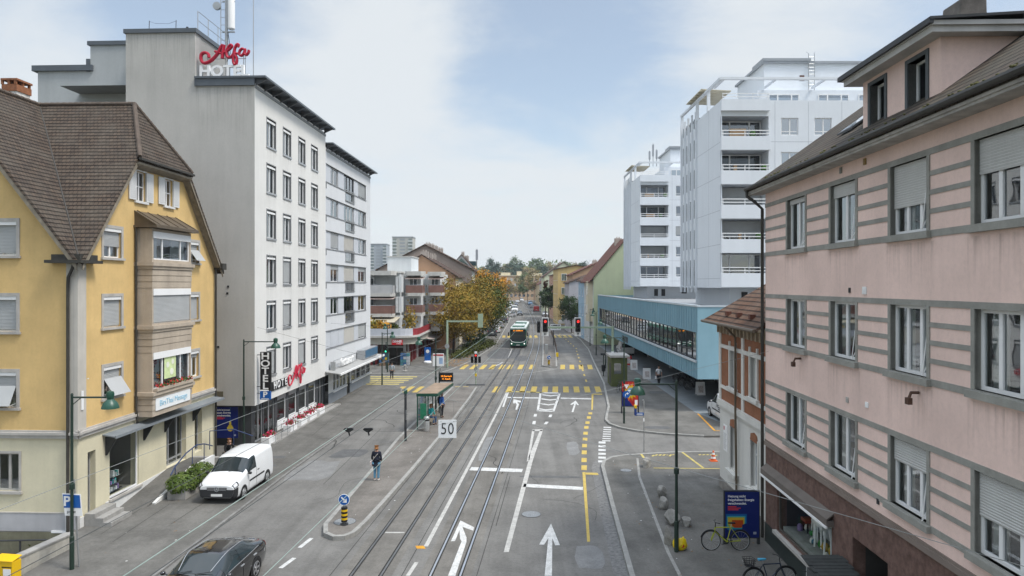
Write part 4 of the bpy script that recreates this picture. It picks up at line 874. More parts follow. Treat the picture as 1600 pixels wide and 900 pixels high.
for k, chh in enumerate('HOTE'): lettering(chh, .66, M_ltr, fs, face_east(.075, 3.0 + k * .62, 3.27), depth=.03, bold=.012, sx=1.0)
mb = MB(); alfa(mb, face_east(.12, 6.85, 3.45), 3.3, .036); mb.build('script_letters', M_alfa, fs, smooth=True)
rsg = thing('restaurant_sign', 'white Restaurant lettering above the grey awning of the hotel', 'sign', (-15.3, 41.1, 0), -math.atan(.041))
lettering('Restaurant', .95, M_ltr, rsg, face_east(.42, 18.3, 3.22), depth=.10, bold=.008, sx=.92)
mb = MB(); mb.tube([(.32, 14.6, 3.55), (.32, 25.5, 3.55)], .03, 5); mb.tube([(.32, 14.6, 2.95), (.32, 22.2, 2.95)], .03, 5); mb.box(.15, 14.35, 2.78, .45, 14.75, 3.5); mb.build('sign_frame', M_zinc, rsg)
bs = thing('blue_box_sign', 'long blue box sign at the far end of the restaurant awning', 'sign', (-15.3, 41.1, 0), -math.atan(.041))
MB().box(.1, 22.6, 2.8, .75, 27.9, 3.65).build('sign_box', M_alu, bs, bevel=.02); MB().box(.752, 23.1, 2.9, .775, 27.8, 3.58).build('sign_face', mat('dull_blue', (.05, .13, .22), .4, var=.15), bs)
# mast and rails on the hotel roof
ms = thing('antenna_mast', 'grey steel antenna mast with a white panel aerial on the hotel roof', 'antenna', at(355, 0, 45.5)[:2] + (21.9,))
mb = MB(); mb.tube([(-.05, 0, 0), (-.05, 0, 13)], .10, 8); mb.tube([(-.42, 0, 1.2), (-.42, 0, 9)], .03, 5)
for z in np.arange(1.4, 9, .5): mb.tube([(-.45, 0, z), (-.05, 0, z + .0)], .018, 4)
for z in (4.4, 6.4): mb.box(-.3, -.05, z, .5, .05, z + .08)
mb.build('pole', M_zinc, ms, smooth=True)
mb = MB(); mb.lathe(.27, 0, [(.17, 4.6), (.23, 4.65), (.23, 9.5), (.17, 9.6)], 14); mb.build('panel_aerial', M_gwhite, ms, smooth=True)
mb = MB(); mb.disc((-.62, -.2, 6.1), .26, 16, 'y', .16); mb.build('dish', M_zinc, ms, smooth=True)
mb = MB(); mb.tube([(.1, -.1, 4.4), (.2, -.1, 3.6), (.25, -.1, 3.0), (0, -.1, 2.4)], .02, 5); mb.build('cable', M_black, ms)
X, Y, Z0 = at(396, 120, 41.6); tag(MB().tube([(0, 0, 0), (0, 0, 9)], [.03, .02], 6).build('roof_pole', M_zinc, loc=(X, Y, 22.0)), 'thin bare pole at the roof corner beside the red script', 'pole')
rl_ = thing('roof_railing', 'thin metal railing on the parapet of the hotel roof beside the mast', 'railing', (-15.3, 41.1, 25.0), -math.atan(.041)); mb = MB()
for y in (.0, 1.3, 2.6, 4.0): mb.tube([(-3.55, y + .2, 0), (-3.55, y + .2, 1.1)], .025, 5)
for z in (.55, 1.1): mb.tube([(-3.55, .2, z), (-3.55, 4.2, z)], .02, 5)
mb.build('rail', M_zinc, rl_)
lc = thing('lightning_rods', 'two short rods with a slack wire on the hotel parapet', 'rod', (-15.3, 41.1, 25.0), -math.atan(.041)); mb = MB()
for x in (-6.6, -4.95): mb.tube([(x, .3, 0), (x + .02, .3, .62)], .02, 5)
mb.build('rod', M_dkmet, lc); MB().tube([(-6.58, .3, .58), (-6.2, .3, .45), (-5.4, .3, .42), (-4.95, .3, .58)], .008, 4).build('wire', M_dkmet, lc)
mb = MB(); mb.box(-5.6, .5, 0, -4.3, 1.6, .12); mb.tube([(-4.4, .6, .1), (-4.4, .6, .32)], .07, 6); mb.build('roof_hatch', M_dkmet, ho, loc=(0, 0, 25.0))
# ------------------------------------------------------------------ right side: pink house, brick house, podium and towers
M_pink = mat('pink_render', (.80, .60, .525), .92, var=.09, scale=.5, streak=.08, fine=.12, bump=.25, bscale=45)
M_gstone = mat('grey_green_stone', (.30, .295, .265), .9, var=.14, scale=2, streak=.15, fine=.12)
M_redst = mat('red_brown_stone', (.22, .135, .11), .85, var=.35, scale=3.5, fine=.35, col2=(.11, .065, .052))
M_soffg = mat('grey_soffit_boards', (.42, .40, .37), .9, var=.2, scale=3, streak=.2)
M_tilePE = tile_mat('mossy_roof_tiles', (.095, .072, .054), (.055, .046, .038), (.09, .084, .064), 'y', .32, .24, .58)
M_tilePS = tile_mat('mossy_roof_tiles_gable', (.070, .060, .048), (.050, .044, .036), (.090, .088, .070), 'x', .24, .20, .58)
# local frame: origin at the far corner, y grows towards the camera along the street, x into the house
a_ = math.atan(.0231)
ph = thing('pink_house', 'pink house with grey stone bands, tiled roof and flat dormer', 'building', (9.5, 25.9, 0), math.pi - a_)
# rotated by 180 degrees: local +y runs towards the camera, local -x into the house
E = Wall((0, 0), (0, 1), (1, 0)); PL_ = 20.0
rows = [(10.91, 12.58), (7.62, 9.22), (4.38, 6.02)]
pc = [(2.2, 3.72), (5.6, 7.14), (8.95, 10.5), (12.15, 13.75), (15.4, 17.0)]
ops = [(a, b, z0, z1) for z0, z1 in rows for a, b in pc]
mb = MB(); E.fill(mb, 0, PL_, 3.86, 13.25, ops, .30, .9, 0, 1, 2)
mb.quad((0, 0, 0), (-9, 0, 0), (-9, 0, 13.2), (0, 0, 13.2)); mb.poly([(0, 0, 13.2), (-9, 0, 13.2), (-5, 0, 16.6)])
mb.quad((-9, 0, 0), (-9, PL_, 0), (-9, PL_, 13.2), (-9, 0, 13.2)); mb.quad((0, PL_, 0), (-9, PL_, 0), (-9, PL_, 13.2), (0, PL_, 13.2))
mb.build('wall', [M_pink, M_gstone, M_room], ph)
gops = [(1.2, 5.65, .95, 2.62), (6.95, 8.8, .02, 2.8), (12.5, 16.5, .8, 2.8)]
mb = MB(); E.fill(mb, 0, PL_, 0.0, 3.72, gops, .35, 2.2, 0, 0, 1); mb.build('ground_floor', [M_redst, M_room], ph)
mb = MB(); E.box(mb, -.02, PL_, 3.72, 3.86, -.06, .1); E.box(mb, -.02, PL_, 3.86, 3.93, -.03, .1); mb.build('string_course', mat('brown_stone_band', (.21, .17, .145), .9, var=.12, streak=.1), ph)
# stone bands between the windows
mb = MB()
for z0, z1 in rows:
    E.box(mb, 0, PL_, z1 + .0, z1 + .14, -.022, .1); E.box(mb, 0, PL_, z0 - .15, z0, -.022, .1)
    xs_ = [0] + [q for p in pc for q in p] + [PL_]
    for i in range(0, len(xs_), 2):
        for k in range(1, 4): z = z0 + (z1 - z0) * k / 4; E.box(mb, xs_[i] + (0 if i == 0 else .11), xs_[i + 1] - .11, z - .055, z + .055, -.018, .1)
    for a, b in pc: E.box(mb, a - .11, a, z0, z1, -.026, .1); E.box(mb, b, b + .11, z0, z1, -.026, .1)
mb.build('stone_band', M_gstone, ph)
bl = {(0, 1): .22, (0, 0): .10, (0, 2): .62, (0, 3): .42, (2, 2): .36, (2, 3): .55, (2, 4): .5, (0, 4): .3}
for r, (z0, z1) in enumerate(rows):
    for k, (a, b) in enumerate(pc):
        cur = random.random() < .75
        f = window(ph, E, a, b, z0, z1, .15, M_pvc, M_glass, ((.5,) if k < 2 else (.36, .72)), fw=.075, ft=.07, blind=bl.get((r, k)), bm_=mat('pale_grey_roller_blind', (.50, .50, .48), .5, var=.05, streak=.1), curtain=(M_curt, ((.06, .36), (.56, .94))) if cur else None)
        mb = MB(); E.box(mb, a - .17, b + .17, z0 - .17, z0 - .02, -.12, .12); mb.build('sill', M_gstone, f)
        mb = MB(); mb.quad(E.p(a - .25, z0 - 1.45, -.004), E.p(b + .25, z0 - 1.45, -.004), E.p(b + .25, z0 - .24, -.004), E.p(a - .25, z0 - .24, -.004)); mb.build('rain_stain', M_stain, ph) if r < 2 else None
        if r != 1 or k in (1, 2, 3):
            mb = MB(); mb.tube([E.p(b - .03, z1 - .3, .05), E.p(b - .03, z0 + .05, -.1)], .012, 4); mb.tube([E.p(b - .03, z0 + .45, .1), E.p(b - .03, z0 + .05, -.1)], .012, 4); mb.build('blind_arm', M_gwhite, f)
# roof, eave and gutter
mb = MB(); ov = .55; ez = 13.36; rx, rzz = -4.9, 13.36 + (4.9 + .55) * .715
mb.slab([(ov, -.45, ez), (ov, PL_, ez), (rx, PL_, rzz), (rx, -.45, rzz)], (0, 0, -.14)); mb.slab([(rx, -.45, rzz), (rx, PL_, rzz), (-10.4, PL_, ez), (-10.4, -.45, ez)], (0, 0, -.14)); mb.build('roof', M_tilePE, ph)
mb = MB(); mb.slab([(ov - .04, -.44, ez - .17), (rx, -.44, rzz - .17), (rx, -.44, rzz - .36), (ov - .04, -.44, ez - .36)], (0, .06, 0)); mb.build('verge_board', M_soffg, ph)
mb = MB(); mb.box(-.0, -.40, 13.10, ov - .06, PL_, 13.20); mb.box(ov - .14, -.42, 13.16, ov - .02, PL_, 13.34); mb.build('soffit', M_soffg, ph)
mb = MB(); mb.tube([(ov + .05, -.45, 13.33), (ov + .05, PL_, 13.33)], .085, 8); mb.build('gutter', M_copper, ph, smooth=True)
mb = MB(); mb.tube([(ov + .05, -.32, 13.3), (ov + .05, -.3, 13.05), (.35, -.22, 12.85), (.08, -.12, 12.55), (.08, -.12, .2)], .06, 8); mb.build('downpipe', M_copper, ph, smooth=True)
# moss tufts and snow-guard irons along the eave
mb = MB(); rr = random.Random(8)
for k in range(130):
    y = rr.uniform(0, 15); x = ov - rr.uniform(.02, .5) ** 1.3; z = ez + (ov - x) * .715 + .02; r = rr.uniform(.02, .055); mb.ball((x, y, z), r, 0, 6, .6)
o = mb.build('roof_moss', mat('moss', (.10, .095, .04), .95, var=.3), ph); o['kind'] = 'stuff'
# dormer
dm = MB(); dx, d0, d1, dz = -.38, 6.75, 10.35, 15.42
D = Wall((dx, d0), (0, 1), (1, 0)); dops = [(.42, 1.18, 13.98, 15.08), (2.28, 3.05, 13.98, 15.08)]
D.fill(dm, 0, d1 - d0, 13.5, dz, dops, .26, .7, 0, 1, 2)
for y in (d0, d1): dm.poly([(dx, y, 13.4), (dx, y, dz), (dx - 3.0, y, dz), (dx - 2.8, y, 13.4)], 0)
dr = dm.build('dormer', [M_pink, M_gstone, M_room], ph)
mb = MB(); ox = dx + .42
mb.box(-4.6, d0 - .42, dz + .0, ox, d1 + .38, dz + .1); mb.box(-4.6, d0 - .36, dz - .14, ox - .05, d1 + .32, dz); mb.build('dormer_eave', mat('pale_eave_board', (.50, .49, .47), .8, var=.12, streak=.2), dr)
mb = MB(); mb.slab([(ox + .06, d0 - .48, dz + .1), (ox + .06, d1 + .44, dz + .1), (-4.7, d1 + .44, dz + .34), (-4.7, d0 - .48, dz + .34)], (0, 0, .06)); mb.box(ox - .02, d0 - .47, dz + .02, ox + .08, d1 + .43, dz + .14); mb.build('dormer_roof', M_dkmet, dr)
for i, o in enumerate(dops):
    f = window(dr, D, o[0], o[1], o[2], o[3], .22, M_pvc, M_glass, (), fw=.06)
    mb = MB()
    for a0, a1, z0, z1 in ((o[0] - .11, o[0], o[2] - .1, o[3] + .1), (o[1], o[1] + .11, o[2] - .1, o[3] + .1), (o[0], o[1], o[3], o[3] + .1), (o[0], o[1], o[2] - .1, o[2])): D.box(mb, a0, a1, z0, z1, -.03, .24)
    mb.build('window_surround', mat('dark_slate_surround', (.085, .095, .10), .8, var=.15, scale=3), f)
mb = MB(); mb.slab([(-1.62, 8.1, 15.4), (-2.42, 8.1, 15.4), (-2.33, 8.18, 16.72), (-1.71, 8.18, 16.72)], (0, .75, 0)); mb.build('chimney', mat('weathered_chimney', (.16, .145, .13), .95, var=.3, scale=3, fine=.2), ph, bevel=.03)
mb = MB(); mb.box(-5.4, 11.2, 16.8, -4.7, 12.0, 18.6); mb.box(-5.5, 11.1, 18.3, -4.6, 12.1, 18.42)
for k in range(4): mb.box(-4.695, 11.3, 17.5 + k * .2, -4.67, 11.9, 17.58 + k * .2)
mb.build('chimney', mat('rust_brown_metal', (.12, .05, .035), .7, var=.2), ph)
mb = MB(); sk = lambda x: ez + (ov - x) * .715
mb.slab([(-.75, 4.3, sk(-.75) + .05), (-.75, 5.3, sk(-.75) + .05), (-1.9, 5.3, sk(-1.9) + .05), (-1.9, 4.3, sk(-1.9) + .05)], (0, 0, .06)); f = mb.build('roof_window', M_dkmet, ph)
MB().quad((-.82, 4.38, sk(-.82) + .125), (-.82, 5.22, sk(-.82) + .125), (-1.83, 5.22, sk(-1.83) + .125), (-1.83, 4.38, sk(-1.83) + .125)).build('pane', M_glassb, f)
# small fittings on the wall
for (a, z, w_, h_, m_, nm) in ((7.55, 9.55, .20, .20, M_gwhite, 'air_vent'), (6.75, 9.55, .09, .14, M_dkmet, 'air_vent'), (7.6, 12.95, .13, .17, mat('brass', (.30, .20, .07), .5, metal=.5), 'air_vent'), (6.2, 12.95, .13, .17, M_gstone, 'air_vent'), (7.7, 6.55, .15, .14, M_gwhite, 'air_vent'), (6.6, 6.5, .13, .15, M_trim, 'air_vent'), (8.3, 4.2, .1, .14, M_dkmet, 'air_vent')):
    mb = MB(); E.box(mb, a, a + w_, z - h_ / 2, z + h_ / 2, -.03, .02)
    for k in range(3): E.box(mb, a + .02, a + w_ - .02, z - h_ / 2 + h_ * (k + .6) / 4, z - h_ / 2 + h_ * (k + .9) / 4, -.04, -.03)
    mb.build(nm, m_, ph)
for a, z in ((3.4, 7.3), (10.2, 7.25)):
    mb = MB(); mb.tube([E.p(a, z, -.02), E.p(a, z, -.2), E.p(a + .1, z - .12, -.3)], .035, 6); mb.box(.25, a + .02, z - .25, .35, a + .16, z - .1); mb.build('wall_lamp', mat('rusty_iron', (.09, .05, .035), .8, var=.2), ph)
# shop window of the pink house with its canopy and display
f = window(ph, E, 1.2, 5.65, .95, 2.62, .10, mat('bronze_frame', (.09, .08, .07), .4, var=.1), M_glassc, (), fw=.07, name='shop_window')
mb = MB(); E.box(mb, .1, 5.8, 2.64, 2.82, -.22, .0); mb.slab([E.p(.1, 2.82, -.22), E.p(5.8, 2.82, -.22), E.p(5.8, 3.0, 0), E.p(.1, 3.0, 0)], (0, 0, .05)); E.box(mb, .08, 5.82, 2.60, 2.67, -.25, -.20, 1); mb.build('shop_canopy', [mat('brown_canopy', (.135, .115, .10), .7, var=.12, streak=.15), M_gwhite], ph)
mb = MB(); E.box(mb, .02, 6.9, .0, .82, -.03, .1); E.box(mb, 1.1, 6.2, .82, .93, -.14, .1, 1); mb.build('shop_plinth', [mat('dark_green_tiles', (.025, .035, .033), .35, var=.2, scale=4), M_trim], ph)
mb = MB(); E.box(mb, 3.9, 4.5, .42, .72, -.045, -.03); mb.build('house_plate', M_gwhite, ph)
mb = MB(); E.box(mb, 1.25, 5.6, .70, 1.1, .2, 1.2); mb.build('display_floor', mat('display_cloth', (.24, .25, .23), .9, var=.3), f)
MB().quad(E.p(1.2, .95, 1.25), E.p(5.65, .95, 1.25), E.p(5.65, 2.62, 1.25), E.p(1.2, 2.62, 1.25)).build('display_backdrop', mat('pale_blue_backdrop', (.55, .60, .62), .9, var=.15, scale=1), f)
# white horse figure on long legs, white cloth, ornaments
hs = thing('white_horse_figure', 'white horse figure standing among ornaments in the shop window of the pink house', 'figurine', (9.5, 25.9, 0), math.pi - a_)
mb = MB(); H = lambda a, z, d=.45: E.p(a - .25, z + .16, d)
mb.tube([H(3.55, 1.85), H(3.85, 1.95), H(4.15, 1.93), H(4.4, 1.88)], [.10, .16, .15, .11], 8); mb.tube([H(4.3, 1.95), H(4.5, 2.2), H(4.6, 2.35)], [.10, .07, .05], 7); mb.tube([H(4.55, 2.38), H(4.78, 2.25)], [.06, .035], 6)
for a, b, e in ((3.6, 3.5, -.07), (3.62, 3.7, .07), (4.3, 4.22, -.07), (4.35, 4.45, .07)): mb.tube([H(a, 1.85,   .55 + e), H((a + b) / 2 + .04, 1.45,   .55 + e), H(b, .97,   .55 + e)], [.06, .035, .03], 6)
mb.tube([H(3.5, 1.9), H(3.38, 1.7), H(3.36, 1.45)], [.04, .03, .015], 5); mb.build('figure', M_gwhite, hs, smooth=True)
dc = thing('shop_display', 'ornaments, white cloth and red chair in the shop window of the pink house', 'display', (9.5, 25.9, 0), math.pi - a_); rr = random.Random(12)
mb = MB()
for k in range(9): a = 2.55 + k * .04; mb.quad(E.p(a, .97, .7 + .05 * (k % 2)), E.p(a + .045, .97, .7 + .05 * ((k + 1) % 2)), E.p(a * .6 + 1.15, 2.55, .72), E.p(a * .6 + 1.12, 2.55, .72))
mb.build('white_cloth', mat('white_cloth', (.7, .7, .69), .9, var=.04), dc)
mb = MB(); E.box(mb, 1.55, 2.0, 1.45, 1.55, .7, 1.1, 0); E.box(mb, 1.55, 2.0, 1.55, 2.1, 1.02, 1.1, 0)
for a in (1.58, 1.94): E.box(mb, a, a + .05, .95, 1.45, .75, .8, 1)
mb.build('chair', [mat('dull_red_seat', (.25, .05, .04), .8, var=.1), M_dkmet], dc)
mb = MB()
for k in range(26):
    a = rr.uniform(1.4, 5.4); r = rr.uniform(.05, .13); mb.ball(E.p(a, 1.1 + r, rr.uniform(.45, .95)), r, rr.randrange(5), 8, rr.uniform(.8, 1.6))
for k in range(4): mb.ball(E.p(5.4, 1.1 + k * .28, .6), .11, 4, 8, .9)
mb.ball(E.p(2.7, 2.2, .9), .18, 0, 10); E.box(mb, 4.7, 5.2, 1.0, 1.5, .8, .9, 0)
mb.slab([E.p(2.2, 2.6, 1.1), E.p(3.9, 2.6, 1.1), E.p(3.9, 1.9, 1.1)], (0.03, 0, 0), 1)
mb.build('ornament', [mat('ochre_glaze', (.42, .26, .03), .4, var=.2), mat('leaf_green_glaze', (.03, .22, .04), .4, var=.2), mat('teal_glaze', (.03, .14, .2), .4, var=.2), mat('lilac_cloth', (.24, .17, .33), .8, var=.2), mat('ivory_glaze', (.62, .6, .52), .4, var=.1)], dc, smooth=True)
# passage: a gate grille and bins inside
mb = MB()
for k in range(8): a = 7.05 + k * .24; mb.tube([E.p(a, .02, 2.2), E.p(a, 1.9, 2.2)], .015, 5)
mb.build('gate_grille', M_dkmet, ph)

# ---- brick house (small, behind the pink house)
bk = thing('brick_house', 'small red brick house with white pilasters and a brown tiled hipped roof', 'building', (9.93, 33.0, 0), math.pi - a_)
M_brick = mat('red_brick', (.29, .125, .065), .9, var=.14, scale=1.5, fine=.25, streak=.08); M_whp = mat('white_plaster', (.62, .61, .57), .9, var=.06, scale=.8, streak=.15)
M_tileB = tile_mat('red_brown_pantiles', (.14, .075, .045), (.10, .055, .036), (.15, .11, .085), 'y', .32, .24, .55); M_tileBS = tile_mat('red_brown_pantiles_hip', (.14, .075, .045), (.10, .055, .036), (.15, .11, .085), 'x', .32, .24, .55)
E = Wall((0, 0), (0, 1), (1, 0)); BL = 7.0
mb = MB(); bo = [(1.75, 2.55, 5.1, 6.75), (4.6, 5.4, 5.1, 6.75)]; lo = [(1.75, 2.6, 1.45, 3.35), (4.6, 5.45, 1.45, 3.35)]
E.fill(mb, 0, BL, 4.15, 7.95, bo, .22, .9, 0, 1, 2); E.fill(mb, 0, BL, .55, 4.15, lo, .28, .9, 1, 1, 2); mb.quad((0, 0, 0), (-8, 0, 0), (-8, 0, 7.95), (0, 0, 7.95), 0); mb.quad((0, BL, 0), (-8, BL, 0), (-8, BL, 7.95), (0, BL, 7.95), 1)
mb.build('wall', [M_brick, M_whp, M_room], bk)
mb = MB(); E.box(mb, -.02, BL, 0, .58, -.06, .1); mb.build('plinth', mat('rough_stone_plinth', (.25, .235, .215), .95, var=.25, scale=3, fine=.3), bk)
mb = MB()
for a0, a1 in ((-.04, .28), (3.42, 3.72), (6.7, BL)): E.box(mb, a0, a1, 4.3, 7.6, -.05, .1)
E.box(mb, -.06, BL, 4.02, 4.30, -.12, .1); E.box(mb, -.03, BL, 3.9, 4.02, -.06, .1); E.box(mb, -.03, BL, 6.75, 6.92, -.055, .1); E.box(mb, -.03, BL, 4.85, 5.0, -.055, .1)
for a, b, z0, z1 in bo:
    E.box(mb, a - .12, a, z0 - .1, z1 + .4, -.07, .1); E.box(mb, b, b + .12, z0 - .1, z1 + .4, -.07, .1); E.box(mb, a, b, z1, z1 + .2, -.06, .1); E.box(mb, a - .25, b + .25, z0 - .14, z0, -.14, .1)
for a, b, z0, z1 in lo: E.box(mb, a - .3, b + .3, z0 - .25, z0 - .08, -.2, .1); E.box(mb, a - .15, b + .15, z0 - .5, z0 - .25, -.1, .1); E.box(mb, a - .12, a, z0 - .08, z1 + .1, -.04, .1); E.box(mb, b, b + .12, z0 - .08, z1 + .1, -.04, .1)
mb.build('pilaster', M_whp, bk)
for a, b, z0, z1 in lo: MB().slab([E.p(a, z1, -.05), E.p(b, z1, -.05), E.p(b - .08, z1 + .28, -.05), E.p((a + b) / 2, z1 + .36, -.05), E.p(a + .08, z1 + .28, -.05)], (-.08, 0, 0)).build('brick_arch', M_brick, bk)
mb = MB()
for k in range(14): E.box(mb, .1 + k * .5, .22 + k * .5, 7.45, 7.95, -.18, .1)
E.box(mb, -.2, BL, 7.90, 8.0, -.5, .1); mb.build('eave_bracket', mat('eave_timber', (.34, .28, .2), .85, var=.15), bk)
for o in bo + lo: window(bk, E, *o, .2, M_pvc, M_glass, (.5,), (.68,), fw=.06, curtain=(M_curt, ((.05, .4), (.6, .95))))
mb = MB(); E.box(mb, .65, 1.25, 2.0, 3.2, -.02, .01); E.box(mb, .7, .84, 2.95, 3.12, -.025, -.018, 1)
for k in range(9): E.box(mb, .72, 1.0 + .16 * ((k * 7) % 3) / 2, 2.1 + k * .085, 2.13 + k * .085, -.024, -.018, 2)
mb.build('notice_board', [M_gwhite, M_redp, M_zinc], bk)
mb = MB(); e = .62; hz_ = 11.5
mb.slab([(e, -.75, 8.0), (e, BL, 8.0), (-4, BL, hz_), (-4, 3.6, hz_)], (0, 0, -.12)); mb.slab([(-4, 3.6, hz_), (-4, BL, hz_), (-8.6, BL, 8.0), (-8.6, -.75, 8.0)], (0, 0, -.12)); mb.build('roof', M_tileB, bk)
MB().slab([(e, -.75, 8.0), (-4, 3.6, hz_), (-8.6, -.75, 8.0)], (0, 0, -.12)).build('roof', M_tileBS, bk)
mb = MB(); mb.tube([(e + .04, -.8, 7.95), (e + .04, BL, 7.95)], .07, 8); mb.tube([(e, 2.95, 7.9), (.15, 2.95, 7.4), (.15, 2.95, 4.2), (.1, 2.95, .3)], .05, 8); mb.build('gutter', M_bronze, bk, smooth=True)
mb = MB(); rf = lambda x: 8.0 + (e - x) * .747
mb.slab([(-.7, 4.2, rf(-.7) + .03), (-.7, 5.0, rf(-.7) + .03), (-1.5, 5.0, rf(-1.5) + .03), (-1.5, 4.2, rf(-1.5) + .03)], (0, 0, .07)); mb.build('roof_window', M_glassb, bk)
mb = MB()
for x, y in ((.2, 2.0), (.2, 3.6), (.2, 5.3), (-1.9, 4.6)): mb.box(x - .12, y - .12, rf(x) + .0, x + .1, y + .12, rf(x) + .2)
mb.build('tile_vent', MATS['rust_brown_metal'], bk)

# ---- pale blue podium
M_bluec = mat('blue_cladding', (.19, .335, .405), .6, var=.07, scale=.6, streak=.10); M_blueS = mat('blue_render', (.24, .40, .47), .8, var=.05, scale=.6, streak=.08)
po = bldg('blue_podium', 'long pale blue podium with a strip of dark glazing over a shop arcade', 13.9, 51.8, -.006, 'building')
Wp = Wall((0, 0), (0, 1), (-1, 0)); PLN = 57.5; zt, zb = 8.05, 2.62; g0, g1 = 4.0, 6.1
mb = MB(); Wp.fill(mb, 0, PLN, zb, zt, [(.35, PLN - 2, g0, g1)], .35, 1.8, 0, 2, 3); mb.quad((0, 0, zb), (22, 0, zb), (22, 0, zt), (0, 0, zt), 1)
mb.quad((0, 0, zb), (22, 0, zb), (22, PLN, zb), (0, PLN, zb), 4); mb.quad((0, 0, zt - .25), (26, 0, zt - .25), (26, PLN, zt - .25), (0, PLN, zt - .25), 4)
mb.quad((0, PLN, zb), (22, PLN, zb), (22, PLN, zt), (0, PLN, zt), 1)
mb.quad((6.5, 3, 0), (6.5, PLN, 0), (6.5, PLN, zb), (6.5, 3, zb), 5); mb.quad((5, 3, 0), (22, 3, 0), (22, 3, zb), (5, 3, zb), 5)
for k in range(76):
    y = .15 + k * .757
    if y < PLN: Wp.box(mb, y, y + .03, g1 + .12, zt - .1, -.035, .02); Wp.box(mb, y, y + .03, zb + .05, g0 - .2, -.035, .02)
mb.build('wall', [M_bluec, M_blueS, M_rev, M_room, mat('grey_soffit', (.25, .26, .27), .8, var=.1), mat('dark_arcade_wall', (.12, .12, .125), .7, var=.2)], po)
mb = MB(); Wp.box(mb, -.03, PLN, zt - .02, zt + .12, -.06, .3); Wp.box(mb, .2, PLN - 1.8, g0 - .16, g0, -.12, .3); mb.box(-.03, -.04, zt - .02, 22, .05, zt + .12); mb.build('coping', mat('pale_coping', (.5, .55, .58), .5, var=.05), po)
f = mb = MB()
for k in range(34):
    y = .35 + k * (PLN - 2.4) / 33; Wp.box(mb, y - .03, y + .03, g0, g1, .10, .2)
Wp.box(mb, .35, PLN - 2, g0 + (g1 - g0) * .3, g0 + (g1 - g0) * .3 + .05, .1, .2); Wp.box(mb, .35, PLN - 2, g1 - .08, g1, .09, .21); Wp.box(mb, .35, PLN - 2, g0, g0 + .08, .09, .21)
rb = mb.build('ribbon_window', M_dkmet, po)
MB().quad(Wp.p(.35, g0, .16), Wp.p(PLN - 2, g0, .16), Wp.p(PLN - 2, g1, .16), Wp.p(.35, g1, .16)).build('pane', M_glassd, rb)
mb = MB(); rr = random.Random(6)
for k in range(40): y = rr.uniform(.6, PLN - 3); Wp.box(mb, y, y + rr.uniform(.4, 1.4), g0 + .1, g0 + rr.uniform(.6, 1.5), 1.2, 1.5, rr.randrange(4))
for k in range(12): y = .8 + k * 4.4; Wp.box(mb, y, y + 2.2, g1 - .25, g1 - .2, .8, 1.0, 3)
mb.build('interior_fitting', [mat('green_fitting', (.03, .16, .09), .6, var=.2), mat('pale_fitting', (.5, .5, .46), .7, var=.2), mat('orange_fitting', (.4, .1, .02), .6, var=.2), M_gwhite], rb)
mb = MB(); Wp.box(mb, 30, 34, zb + .15, zb + .85, -.02, .1); mb.build('vent_grille', M_dkmet, po)
mb = MB()
for k in range(5): mb.tube([(4.6, 3 + k * 12.5, 0), (4.6, 3 + k * 12.5, zb)], .2, 10)
mb.build('column', M_trim, po, smooth=True)
for k in range(8):
    mb = MB(); y = 3.6 + k * 6.7; mb.box(6.42, y, .1, 6.47, y + 5.6, 2.4); f = mb.build('shop_window', M_glassd, po)
    mb = MB()
    for q in range(5): mb.box(6.36, y + q * 1.4, .1, 6.42, y + q * 1.4 + .07, 2.4)
    mb.build('frame', M_alu, f)

